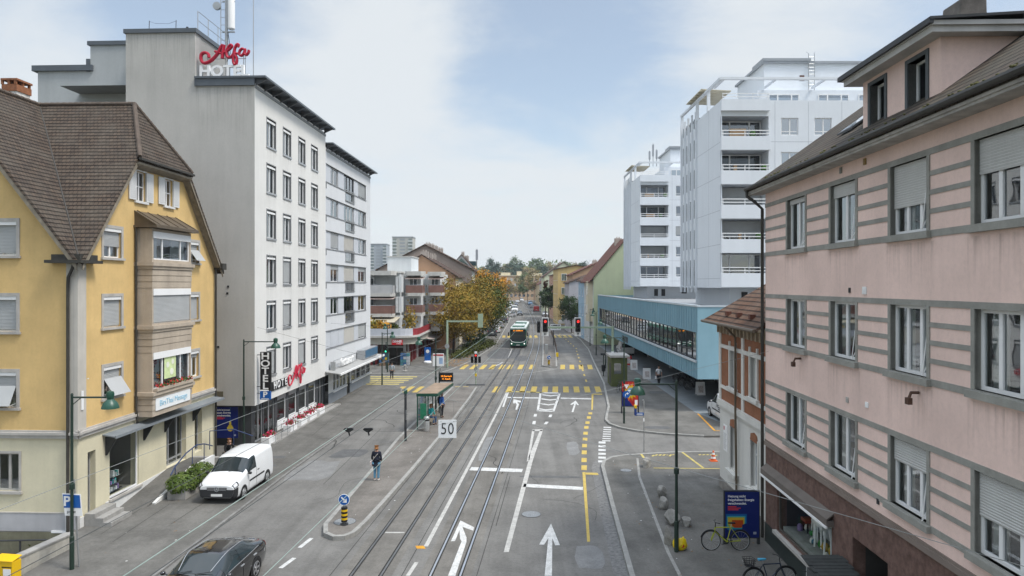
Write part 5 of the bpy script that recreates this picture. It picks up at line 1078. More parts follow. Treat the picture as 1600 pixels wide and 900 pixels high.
# ---- the two white towers
M_tw = mat('white_tower_panels', (.70, .73, .76), .75, var=.03, scale=.25, streak=.05); M_joint = mat('panel_joint', (.40, .42, .45), .8, var=0)
M_sash = mat('grey_sash', (.30, .32, .34), .4, var=.05)
def tower(name, label, x, y, W_):
    t = bldg(name, label, x, y, -.006, 'building'); F = Wall((0, 0), (1, 0), (0, -1)); L = Wall((0, 0), (0, 1), (-1, 0)); D_ = 12.6
    fl = [10.63, 13.37, 16.12, 18.87, 21.62]; zt = 24.55; bw = 3.85
    nb = int((W_ - 4.6) / 2.7); wx = [4.85 + k * 2.7 for k in range(nb)]
    mb = MB()
    ops = [(0.02, bw, z, z + 1.65) for z in fl]
    wo = [(a, a + 1.4, z + .12, z + 1.52) for z in fl for a in wx]
    lz = [z for z in fl]; sl = [(7.4 + k * 1.3, 7.95 + k * 1.3, z - .35, z + 1.35) for z in [9.95 - .0] + fl for k in range(4)]
    sl = [o for o in sl if o[2] > 9.5] + [(7.4 + k * 1.3, 7.95 + k * 1.3, 24.0, 24.9) for k in range(4)]
    F.fill(mb, bw + .0, W_, 9.45, zt, wo, .14, .9, 0, 0, 1)
    # loggias
    zs = [9.45]
    for z in fl:
        F.fill(mb, 0, bw, zs[-1], z, (), m=0); zs.append(z + 1.65)
        for (p, q) in (((0, 0), (bw, 0)),):
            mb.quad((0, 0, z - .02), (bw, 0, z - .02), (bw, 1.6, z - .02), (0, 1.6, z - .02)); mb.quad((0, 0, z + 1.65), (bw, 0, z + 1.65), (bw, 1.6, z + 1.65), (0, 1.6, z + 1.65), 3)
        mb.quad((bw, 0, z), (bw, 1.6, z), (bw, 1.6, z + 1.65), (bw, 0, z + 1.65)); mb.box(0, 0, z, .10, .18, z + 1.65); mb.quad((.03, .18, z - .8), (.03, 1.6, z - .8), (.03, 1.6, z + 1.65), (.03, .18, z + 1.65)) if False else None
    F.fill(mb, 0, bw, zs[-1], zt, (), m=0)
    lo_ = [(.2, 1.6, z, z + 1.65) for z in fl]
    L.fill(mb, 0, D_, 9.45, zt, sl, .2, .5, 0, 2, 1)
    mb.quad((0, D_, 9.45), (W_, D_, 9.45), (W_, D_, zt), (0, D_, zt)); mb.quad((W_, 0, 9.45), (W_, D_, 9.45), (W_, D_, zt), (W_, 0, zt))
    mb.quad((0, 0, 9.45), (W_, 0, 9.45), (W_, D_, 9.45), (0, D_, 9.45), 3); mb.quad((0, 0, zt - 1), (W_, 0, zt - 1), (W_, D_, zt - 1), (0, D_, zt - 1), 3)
    mb.quad((1.4, 2.2, 7.8), (W_, 2.2, 7.8), (W_, 2.2, 9.45), (1.4, 2.2, 9.45)); mb.quad((1.4, 2.2, 7.8), (1.4, D_, 7.8), (1.4, D_, 9.45), (1.4, 2.2, 9.45))
    # set back top storey and roof house
    mb.box(3.9, 2.6, zt - 1, W_, D_ - .5, 26.1); mb.box(5.2, 4.6, 26.1, W_, D_ - 1, 28.95)
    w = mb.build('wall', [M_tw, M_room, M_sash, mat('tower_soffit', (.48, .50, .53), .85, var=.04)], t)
    mb = MB()
    for z in fl: mb.box(bw + .01, -.006, z - .42, W_, .01, z - .39, 0); mb.box(-.006, .02, z - .42, .01, 7.2, z - .39, 0)
    for a in [4.35 + k * 2.7 for k in range(nb + 1)]: mb.box(a, -.005, 9.6, a + .025, .01, zt - .1)
    mb.box(-.005, 3.4, 9.6, .01, 3.425, zt); mb.box(-.005, 6.9, 9.6, .01, 6.925, zt)
    mb.build('panel_joint', M_joint, t)
    for i, z in enumerate(fl):
        # glazing at the back of the loggia
        B = Wall((0, 1.6), (1, 0), (0, -1)); f = window(t, B, .1, bw - .05, z - .75, z + 1.6, .0, M_pvc, M_glassd if i % 2 else M_glass, (.3, .74), blind=(.0, .55, .75, .0, .0)[i] or None, bm_=M_blind, fw=.09, curtain=(M_curt, ((.4, .7),)) if i % 2 else None, name='balcony_glazing')
        MB().quad((.1, 1.72, z - .8), (bw - .05, 1.72, z - .8), (bw - .05, 1.72, z + 1.62), (.1, 1.72, z + 1.62)).build('room', M_room, f)
        mb = MB(); mb.box(-.06, -.32, z - 1.12, bw + .06, .0, z - .02); mb.build('balcony_parapet', M_tw, t, bevel=.015)
        mb = MB()
        for zz_ in (z + .16, z + .42): mb.box(.02, -.24, zz_, bw, -.18, zz_ + .07)
        for k in range(3): mb.box(.08 + k * (bw - .3) / 2, -.19, z - .02, .14 + k * (bw - .3) / 2, -.13, z + .46)
        mb.build('balcony_rail', M_gwhite, t)
        if i in (1, 3, 4):
            mb = MB(); q = random.Random(i + int(y)); 
            mb.box(.5 + q.random(), -.02, z - .1, 1.1 + q.random(), .3, z + .35 + q.random() * .3, 0); mb.ball((2.6 + q.random(), .2, z + .25), .28, 1, 8); mb.build('balcony_clutter', [mat('timber_box', (.32, .22, .13), .8, var=.2), mat('pot_plant', (.05, .12, .03), .9, var=.4, scale=5)], t)
    for o in wo:
        f = window(t, F, *o, .1, M_pvc, M_glassb, (.52,), (.22,), fw=.07, blind=(.85 if random.random() < .3 else None), bm_=M_blind)
    for o in sl:
        mb = MB(); L.box(mb, o[0], o[1], o[2], o[3], .1, .13); f = mb.build('window', M_glassb, t)
        mb = MB(); L.box(mb, o[0] - .05, o[0], o[2], o[3], -.03, .2); L.box(mb, o[1], o[1] + .05, o[2], o[3], -.03, .2); mb.build('frame', M_sash, f)
    for k in range(5): 
        mb = MB(); L.box(mb, 7.02 + k * 1.3, 7.22 + k * 1.3, 9.0, 25.4, -.16, .0); mb.build('wall_fin', M_tw, t)
    for a in (4.4, 8.6, 12.0):
        if a + 3 < W_: window(t, Wall((0, 2.58), (1, 0), (0, -1)), a + .4, a + 3.0, 24.75, 25.75, -.01, M_pvc, M_glassb, (.3, .75), fw=.08)
    # roof frame, parapets, ladder
    mb = MB(); mb.box(-.12, -.1, 26.2, W_, .14, 26.40); mb.box(-.12, .14, 26.2, .12, D_, 26.40); 
    for x in (0.2, 4.4, 8.4): mb.box(x, .2, 26.2, x + .15, 2.6, 26.36)
    for y_ in (3.4, 6.9, 12.3): mb.box(-.1, y_, 24.5, .15, y_ + .2, 26.2)
    mb.build('roof_frame', M_tw, t)
    mb = MB(); mb.box(-.05, -.35, zt - .9, bw, .0, zt + .0); mb.build('balcony_parapet', M_tw, t)
    mb = MB()
    for zz_ in (zt + .2, zt + .45): mb.box(.05, -.25, zz_, bw, -.2, zz_ + .05)
    for k in range(4): mb.box(.08 + k * 1.2, -.22, zt, .12 + k * 1.2, -.18, zt + .48)
    mb.build('balcony_rail', M_gwhite, t)
    mb = MB(); mb.slab([(-.4, 4.2, 26.6), (2.2, 4.2, 26.45), (2.2, 9, 26.45), (-.4, 9, 26.6)], (0, 0, .06))
    for k in range(6): mb.box(-.5, 4.3 + k * .9, 26.48, 2.2, 4.36 + k * .9, 26.56)
    mb.build('pergola', mat('cream_slats', (.55, .50, .38), .8, var=.1), t)
    mb = MB(); mb.box(5.0, 4.4, 28.95, W_, D_ - .8, 29.15); mb.box(5.0, 4.35, 29.15, 9.2, 7, 29.38); mb.build('roof_edge', M_sash, t)
    mb = MB(); mb.box(8.3, 4.57, 27.5, 8.7, 4.6, 27.95); mb.build('window', MATS['rust_brown_metal'], t)
    mb = MB()
    for x in (9.0, 9.5): mb.tube([(x, 4.4, 26.4), (x, 4.4, 29.8), (x + (-.12 if x < 9.2 else .12), 4.6, 30.0)], .03, 6)
    for k in range(10): mb.tube([(9.0, 4.4, 26.8 + k * .3), (9.5, 4.4, 26.8 + k * .3)], .02, 5)
    mb.build('roof_ladder', M_zinc, t)
    mb = MB()
    for a, b, z0 in ((2.4, 2.9, 8.15), (3.4, 3.9, 8.15), (6.2, 6.9, 8.5)): mb.box(a, 2.14, z0, b, 2.19, z0 + .95)
    mb.build('lower_window', M_dkmet, t)
    return t
tower('white_tower', 'nearer white apartment tower with stacked balconies and a roof ladder', 16.8, 55.6, 24)
tower('white_tower', 'farther white apartment tower beside the green gable, with planted balconies', 17.35, 93.7, 15)
X, Y, Z0 = 19.9, 97.5, 26.4
am = thing('roof_antenna', 'cluster of grey antennas on the farther white tower', 'antenna', (X, Y, Z0)); mb = MB()
for k, (dx_, h) in enumerate(((-.5, 2.2), (0, 3.2), (.5, 2.4))): mb.tube([(dx_, 0, 0), (dx_, 0, h)], .05, 6); mb.box(dx_ - .12, -.1, h * .45, dx_ + .12, .1, h * .95)
mb.build('pole', M_sash, am)
# ------------------------------------------------------------------ middle distance and far street
M_apt = mat('white_apartment_render', (.60, .62, .62), .9, var=.05, scale=.4, streak=.12); M_slab = mat('pale_balcony_slab', (.50, .49, .46), .9, var=.1, streak=.2)
M_parap = mat('brown_balcony_glass', (.20, .11, .09), .35, var=.15); M_parapr = mat('red_balcony_panel', (.28, .035, .045), .45, var=.1); M_parapg = mat('grey_balcony_cloth', (.50, .52, .56), .8, var=.06)
M_far = {k: mat(k, c, .9, var=.08, scale=.3, streak=.1) for k, c in dict(brown_gable_render=(.33, .27, .23), orange_brown_render=(.36, .22, .135), far_white_render=(.60, .60, .58), lime_green_render=(.52, .57, .38), sky_blue_render=(.34, .48, .60), lilac_grey_render=(.42, .41, .43), tan_render=(.46, .31, .20), far_yellow_render=(.56, .43, .20), pale_green_render=(.55, .58, .42), salmon_render=(.55, .36, .27), sand_render=(.52, .42, .27), cream_far_render=(.62, .55, .40), stone_far_render=(.46, .44, .40)).items()}
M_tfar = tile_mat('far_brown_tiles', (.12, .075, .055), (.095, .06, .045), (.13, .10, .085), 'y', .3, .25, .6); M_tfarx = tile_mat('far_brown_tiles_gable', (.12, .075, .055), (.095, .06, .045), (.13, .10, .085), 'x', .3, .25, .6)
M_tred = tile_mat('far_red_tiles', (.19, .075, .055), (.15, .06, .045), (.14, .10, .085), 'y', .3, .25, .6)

# ---- corner apartment house over a supermarket
ap = bldg('apartment_house', 'stepped white apartment house with balconies above a red fronted corner shop', -12.1, 82, .02)
def Lx(px, Y): return (px - 800) * Y / FPX + 12.1
mb = MB()
# blocks step back and to the right
def blk(x0, x1, y0, y1, z1, z0=4.0): mb.box(x0, y0, z0, x1, y1, z1, 0)
blk(-16, -5.6, 6, 20, 11.2, 3.4); blk(-6.2, -2.4, 6.6, 20, 11.2, 3.4); blk(-2.4, -.1, 9, 24, 11.2, 3.4); blk(-.1, 2.0, 12.5, 26, 11.2, 3.4)
blk(-4.7, -1.5, 10, 16, 13.4, 11.2)
mb.build('wall', [M_apt], ap)
mb = MB(); mb.box(-4.8, 9.9, 13.4, -1.4, 16.1, 13.52); mb.box(-16.2, 5.8, 11.2, -2.3, 20, 11.4); mb.build('roof_edge', M_slab, ap)
floors = [8.65, 6.1]
def balcony(x0, x1, y, z, depth, pm, awn=False):
    mb = MB(); mb.prism([(x0, y), (x0, y - depth + .35), (x0 + .35, y - depth), (x1 - .35, y - depth), (x1, y - depth + .35), (x1, y)], z - .42, z); b = mb.build('balcony', M_slab, ap)
    mb = MB(); mb.box(x0 + .1, y - depth + .02, z, x1 - .1, y - depth + .08, z + .98); mb.box(x1 - .12, y - depth + .3, z, x1 - .06, y, z + .98); mb.box(x0 + .06, y - depth + .3, z, x0 + .12, y, z + .98); mb.build('parapet', pm, b)
    mb = MB(); mb.tube([(x0 + .1, y - depth + .05, z + 1.02), (x1 - .1, y - depth + .05, z + 1.02)], .03, 5); mb.build('rail', M_zinc, b)
    W = Wall((x0, y - .02), (1, 0), (0, -1)); w_ = x1 - x0
    window(ap, W, w_ * .12, w_ * .58, z + .05, z + 1.9, -.03, M_pvc, M_glassd, (.5,), fw=.08); MB().quad((x0 + w_ * .12, y - .008, z + .05), (x0 + w_ * .58, y - .008, z + .05), (x0 + w_ * .58, y - .008, z + 1.9), (x0 + w_ * .12, y - .008, z + 1.9)).build('recess', M_room, ap)
    if awn:
        mb = MB(); mb.slab([(x0, y, z + 2.1), (x1, y, z + 2.1), (x1, y - depth - .1, z + 1.8), (x0, y - depth - .1, z + 1.8)], (0, 0, .04)); mb.build('awning', mat('striped_awning', (.50, .40, .36), .9, var=.15, scale=6), b)
for k, z in enumerate(floors):
    balcony(-9.5, -2.75, 6, z, 2.0, (mat('clear_parapet', (.42, .42, .42), .4, var=.1), M_parap)[k], k == 1); balcony(-1.9, .5, 9, z, 1.7, M_parap, k == 0); balcony(.55, 2.7, 12.5, z, 1.6, M_parap, k == 0)
for x0, x1, y, d_ in ((-9.6, -2.7, 6, 2.1), (-1.95, .55, 9, 1.8), (.5, 2.75, 12.5, 1.7)):
    mb = MB(); mb.prism([(x0, y), (x0, y - d_ + .35), (x0 + .35, y - d_), (x1 - .35, y - d_), (x1, y - d_ + .35), (x1, y)], 10.9, 11.45); mb.build('roof_slab', M_slab, ap)
mb = MB()
for x in (-2.7, -2.3): 
    for z in floors + [3.7]: mb.box(x, 5.2, z + .1, x + .35, 6.59, z + 2.1)
mb.build('wall_fin', M_apt, ap)
tr = MB(); tr.slab([(-9.6, 5.9, 5.75), (-2.0, 5.9, 5.75), (-2.4, 2.8, 5.05), (-9.6, 2.8, 5.05)], (0, 0, .05)); tr.build('terrace_awning', mat('beige_awning', (.42, .38, .29), .9, var=.12), ap)
# shop storey with rounded corner, terrace parapet above
def rnd(x0, x1, y0, y1, r=2.4, n=7): return [(x0, y0)] + [(x1 - r + r * math.sin(i / n * math.pi / 2), y0 + r - r * math.cos(i / n * math.pi / 2)) for i in range(n + 1)] + [(x1, y1), (x0, y1)]
mb = MB(); mb.prism(rnd(-18, .55, .0, 24), 2.6, 3.42, 0); mb.prism(rnd(-18, .85, -.3, 24), 3.42, 3.66, 1); mb.build('shop_fascia', [mat('beige_fascia', (.44, .42, .36), .9, var=.06), M_slab], ap)
def ribbon(pts, z0, z1, t, m, name):
    mb = MB()
    for i in range(len(pts) - 1): a, b = pts[i], pts[i + 1]; mb.slab([(a[0], a[1], z0), (b[0], b[1], z0), (b[0], b[1], z1), (a[0], a[1], z1)], (-t * .5, t * .8, 0))
    return mb.build(name, m, ap)
rp0 = rnd(-18, .75, -.2, 24); ribbon(rp0[:6], 3.66, 4.5, .05, M_parapg, 'terrace_parapet'); ribbon(rp0[5:-1], 3.66, 4.45, .05, M_parapr, 'terrace_parapet')
mb = MB(); mb.box(-18, 3.2, 0, -4.5, 3.4, 2.65, 0); mb.box(-4.5, 1.6, 0, -.6, 1.8, 2.65, 1); mb.box(-.9, 1.6, 0, -.7, 22, 2.65, 2)
for k in range(9): mb.box(-1.0, 2.0 + k * 2.4, 0, -.5, 2.25 + k * 2.4, 2.65, 3 if k % 3 else 4)
for x in (-5.9, -5.3, -4.9, -4.3): mb.box(x, .6, 0, x + .28, .9, 2.65, 3 if x != -8.3 else 4)
mb.box(-2.9, 1.45, 0, -1.9, 1.59, 2.1, 5); mb.box(-1.8, 1.5, .1, -1.1, 1.59, 2.1, 5); mb.box(-3.0, 1.4, 2.12, -1.0, 1.59, 2.28, 4); mb.box(-1.05, 1.4, 0, -.75, 1.59, 2.65, 4)
mb.build('shop_front', [mat('grey_shopwall', (.28, .29, .29), .8, var=.1), mat('dim_shopwall', (.16, .12, .11), .8, var=.2), mat('dark_red_shopwall', (.15, .03, .03), .7, var=.25), mat('maroon_column', (.21, .035, .04), .6, var=.1), mat('grey_column', (.42, .42, .42), .8, var=.1), M_room], ap)
mb = MB()
for k in range(8): mb.box(-1.12, 2.4 + k * 2.4, .9, -1.05, 4.1 + k * 2.4, 2.6)
mb.build('shop_window', M_glassd, ap)
mb = MB(); mb.slab([(.55, 9.6, 2.6), (.55, 20, 2.6), (1.5, 20, 2.3), (1.5, 9.6, 2.3)], (0, 0, .05)); mb.build('awning', mat('pink_white_awning', (.5, .42, .38), .9, var=.15, scale=3), ap)
sg = thing('shop_sign', 'red DENNER shop sign with white letters on the corner shop fascia', 'sign', (-12.1, 82, 0), -math.atan(.02))
x0 = -2.15; MB().box(x0, -.16, 2.58, x0 + 1.28, -.02, 3.18).build('sign_box', mat('shop_red', (.55, .012, .02), .4, var=.03), sg, bevel=.01)
lettering('DENNER', .36, M_ltr, sg, face_front(x0 + .64, -.165, 2.98), depth=.01, bold=.014, sx=.78, shear=.15); lettering('EXPRESS', .15, M_ltr, sg, face_front(x0 + .82, -.165, 2.72), depth=.01, bold=.003)
rr = random.Random(14)
for i, (x, y, lab) in enumerate(((-12.75, 82.3, 'stacked blue bottle crates beside the entrance of the red signed shop'), (-15.2, 82.0, 'shelf of goods standing outside the corner shop left of the entrance'))):
    t = thing('goods_display', lab, 'shop display', (x, y, .1)); mb = MB()
    for a in range(3):
        for b in range(4): mb.box(-.55 + a * .36, 0, b * .36, -.22 + a * .36, .6, b * .36 + .33, rr.randrange(4) if i else rr.choice((0, 0, 1, 3)))
    mb.build('crate', [mat('teal_crate', (.08, .22, .26), .6, var=.3), mat('blue_crate', (.05, .13, .28), .6, var=.3), mat('brown_goods', (.25, .17, .11), .8, var=.3), mat('pale_goods', (.42, .44, .46), .7, var=.3)], t)
    mb = MB(); mb.box(-.58, -.02, -.02, .58, .62, .0); mb.box(-.58, .62, 0, .58, .68, 1.6); mb.build('pallet', M_wood, t)
def terrace_plant(x, y, z, r, h, lab, m, seed):
    t = thing('potted_plant', lab, 'plant', (x, y, z)); q = random.Random(seed); mb = MB()
    MB().lathe(0, 0, [(.2, 0), (.28, .45), (.26, .45)], 10).build('pot', mat('dark_pot', (.04, .04, .045), .6), t)
    for i in range(int(260 * r)):
        v = Vector((q.gauss(0, r * .5), q.gauss(0, r * .5), .45 + abs(q.gauss(h * .45, h * .3)))); n = Vector((q.uniform(-1, 1), q.uniform(-1, 1), q.uniform(-.2, 1))).normalized(); a = n.orthogonal().normalized() * .16; b = n.cross(a); mb.quad(v - a, v - b, v + a, v + b)
    mb.build('foliage', m, t); MB().tube([(0, 0, .3), (.03, 0, .45 + h * .6)], .03, 5).build('stem', M_wood, t)

# ---- trees: tapered trunk and limbs, crown of many small leaf faces gathered in clumps
M_bark = mat('bark', (.085, .070, .055), .95, var=.3, scale=4, fine=.3)
LEAF = {'yellow': leaf_mat('yellow_autumn_leaves', [(.070, .085, .020), (.15, .14, .027), (.30, .19, .030), (.18, .12, .025), (.085, .10, .023)], .9),
        'green': leaf_mat('green_leaves', [(.032, .055, .014), (.065, .092, .022), (.11, .115, .028), (.045, .07, .018)], .9),
        'orange': leaf_mat('orange_autumn_leaves', [(.15, .12, .022), (.38, .20, .025), (.50, .23, .022), (.36, .15, .02)], .8),
        'dark': leaf_mat('dark_evergreen', [(.022, .042, .020), (.042, .072, .030), (.07, .10, .038)], .9),
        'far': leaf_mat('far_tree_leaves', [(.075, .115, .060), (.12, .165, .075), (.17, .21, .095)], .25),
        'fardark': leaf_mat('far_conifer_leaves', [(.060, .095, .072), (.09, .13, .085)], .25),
        'red': leaf_mat('red_brown_leaves', [(.06, .022, .016), (.11, .036, .026), (.085, .05, .025)], .8),
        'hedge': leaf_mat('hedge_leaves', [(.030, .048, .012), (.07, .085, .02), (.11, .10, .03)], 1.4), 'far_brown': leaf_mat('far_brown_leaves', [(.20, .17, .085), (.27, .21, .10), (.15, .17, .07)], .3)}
def tree(name, label, x, y, crown_z, rx, rz, leaf, seed, clumps=46, leaves=62, size=.26, z0=0.1, cat='tree', group=None, trunk_r=.18, shape='round', bark=None):
    q = random.Random(seed); t = thing(name, label, cat, (x, y, z0), q.uniform(0, 6), group); cz = crown_z - z0
    V = []; F = []; centres = []
    for i in range(clumps):
        d = Vector((q.gauss(0, 1), q.gauss(0, 1), q.gauss(0, 1))).normalized(); rr_ = q.uniform(.35, 1) ** .55
        if shape == 'cone': h = q.random(); zc = cz - rz + 2 * rz * h; k = rx * (1 - h) ** .8 * q.uniform(.3, 1); a = q.uniform(0, 6.28); c = Vector((k * math.cos(a), k * math.sin(a), zc))
        elif shape == 'col': a = q.uniform(0, 6.28); k = rx * q.uniform(.1, .75); c = Vector((k * math.cos(a), k * math.sin(a), cz + rz * q.uniform(-.95, .95)))
        else: c = Vector((d.x * rx * rr_, d.y * rx * rr_, cz + d.z * rz * rr_ * (1.0 if d.z > 0 else .85)))
        centres.append(c)
        cr = q.uniform(.20, .36) * min(rx, rz * 1.2) if shape == 'round' else q.uniform(.25, .45) * rx
        for j in range(leaves):
            v = c + Vector((q.gauss(0, .55), q.gauss(0, .55), q.gauss(0, .42))) * cr
            n = (v - Vector((0, 0, cz))).normalized() * .6 + Vector((q.uniform(-1, 1), q.uniform(-1, 1), q.uniform(-.4, 1))); n.normalize()
            a = n.orthogonal().normalized(); b = n.cross(a); th = q.uniform(0, 6.28); a, b = a * math.cos(th) + b * math.sin(th), b * math.cos(th) - a * math.sin(th)
            s = size * q.uniform(.6, 1.25); k = len(V)
            V += [v - a * s, v - b * s * .55 + n * s * .1, v + a * s, v + b * s * .55 + n * s * .1]; F.append((k, k + 1, k + 2, k + 3))
    me = bpy.data.meshes.new('crown'); me.from_pydata([tuple(v) for v in V], [], F); me.materials.append(LEAF[leaf]); me.update()
    o = bpy.data.objects.new('crown', me); COL.objects.link(o); o.parent = t
    mb = MB(); top = cz + rz * (.2 if shape == 'round' else .8); mb.tube([(0, 0, -.1), (.03, .02, cz - rz * .8), (.0, .08, cz), (0, 0, top)], [trunk_r, trunk_r * .8, trunk_r * .5, .03], 7)
    if shape == 'round':
        for c in centres[:9]: st_ = Vector((.02, .02, cz - rz * q.uniform(.4, .8))); m_ = st_.lerp(c, .55) + Vector((0, 0, .25)); mb.tube([st_, m_, c], [trunk_r * .45, trunk_r * .28, .02], 5)
    mb.build('trunk', bark or M_bark, t, smooth=True); return t
tree('autumn_tree', 'broad yellow and brown autumn tree in front of the stepped apartment house', -8.2, 97, 6.1, 4.5, 4.4, 'yellow', 1, 120, 110, .16, group='street trees on the left')
tree('autumn_tree', 'dull yellow tree crown low over the pavement behind the pale green gantry', -5.9, 106, 6.6, 3.4, 4.0, 'yellow', 2, 80, 90, .17, group='street trees on the left')
tree('green_tree', 'large dense green tree hanging over the parked cars on the left', -5.0, 119, 6.3, 4.2, 4.8, 'green', 3, 104, 100, .18, group='street trees on the left')
tree('autumn_tree', 'tall orange topped tree rising behind the dense green tree', -5.6, 131, 8.6, 3.9, 3.5, 'orange', 4, 64, 70, .22, group='street trees on the left')
tree('autumn_tree', 'bright golden tree at the road side end of the left tree row', -3.9, 142, 7.2, 3.3, 5.0, 'orange', 5, 66, 70, .22, group='street trees on the left')
tree('green_tree', 'green tree with a few yellow leaves between the orange crowns', -9.5, 138, 8.2, 3.6, 3.8, 'yellow', 6, 60, 60, .24, group='street trees on the left')
tree('conifer_tree', 'dark narrow conifer under the yellow tree by the hedge', -6.0, 101, 3.0, 1.1, 2.9, 'dark', 7, 40, 50, .16, shape='cone')
tree('conifer_tree', 'second dark conifer nearer the road under the green tree', -4.9, 106, 3.3, 1.2, 3.2, 'dark', 8, 40, 50, .16, shape='cone')
tree('round_tree', 'dark round clipped tree on the right pavement before the lilac wall', 11.9, 138, 5.0, 2.5, 2.4, 'dark', 9, 60, 80, .17, trunk_r=.15)
tree('round_tree', 'dark tall round tree beside the red brown columns on the right', 9.9, 186, 6.2, 2.5, 3.6, 'dark', 10, 56, 70, .22)
tree('column_tree', 'slender red brown column tree, shorter and left of its twin', 9.7, 200, 8.4, .75, 2.6, 'red', 11, 40, 40, .2, shape='col', z0=.1)
tree('column_tree', 'slender red brown column tree, taller and right of its twin', 11.7, 186, 7.4, .55, 3.4, 'red', 12, 40, 40, .18, shape='col')
for i, (x, y, cz, r, lf, lab) in enumerate(((4.5, 395, 9, 6, 'far_brown', 'brownish tree in front of the orange block at the street end'), (8.5, 380, 10, 6.5, 'far', 'green tree in front of the orange block at the street end'), (11.5, 360, 11.5, 6, 'far_brown', 'tall pale tree right of the street end'), (-2.5, 400, 8, 4.5, 'far_brown', 'small brown tree left of the street end'))): tree('far_tree', lab, x, y, cz, r * .75, r * .95, lf, 60 + i, 34, 34, .5)
# hedge along the car park, low planting
mb = MB(); q = random.Random(21)
for i in range(5200):
    s = q.random(); x = -6.9 + 3.9 * s + q.gauss(0, .55); y = 90 + 21 * s + q.gauss(0, .5); z = .1 + abs(q.gauss(0, .42)); n = Vector((q.uniform(-1, 1), q.uniform(-1, 1), q.uniform(0, 1))).normalized(); a = n.orthogonal().normalized() * q.uniform(.07, .15); b = n.cross(a); v = Vector((x - .4, y, z)); mb.quad(v - a, v - b * .6, v + a, v + b * .6)
tag(mb.build('hedge', LEAF['hedge']), 'low green and yellow hedge along the left road edge under the trees', 'hedge')
# planters by the ramp of the yellow house
for i, (x, y, lab) in enumerate(((1.95, 4.35, 'leafy bush in a concrete planter, the one nearer the camera by the ramp'), (1.95, 6.05, 'leafy bush in a concrete planter next to the white van'))):
    X, Y = at_yh(x, y); t = thing('bush_planter', lab, 'planter', (X, Y, .07), -.035, 'bush planters by the ramp'); q = random.Random(40 + i)
    mb = MB(); mb.box(-.42, -.55, 0, .42, .55, .52); mb.build('planter_box', M_concr, t, bevel=.02); mb = MB()
    for k in range(1500):
        d = Vector((q.gauss(0, 1), q.gauss(0, 1), q.gauss(0, 1))).normalized() * q.uniform(.5, 1) ** .5; v = Vector((d.x * .68, d.y * .82, .62 + d.z * .50)); n = (d + Vector((q.uniform(-.5, .5), q.uniform(-.5, .5), q.uniform(0, .8)))).normalized(); a = n.orthogonal().normalized(); b = n.cross(a); th = q.uniform(0, 6.3); a, b = a * math.cos(th) + b * math.sin(th), b * math.cos(th) - a * math.sin(th); s = q.uniform(.05, .10); mb.quad(v - a * s, v - b * s * .5, v + a * s, v + b * s * .5)
    mb.build('foliage', leaf_mat('laurel_leaves', [(.03, .055, .012), (.075, .115, .022), (.13, .16, .035)], 3.0, .5), t)

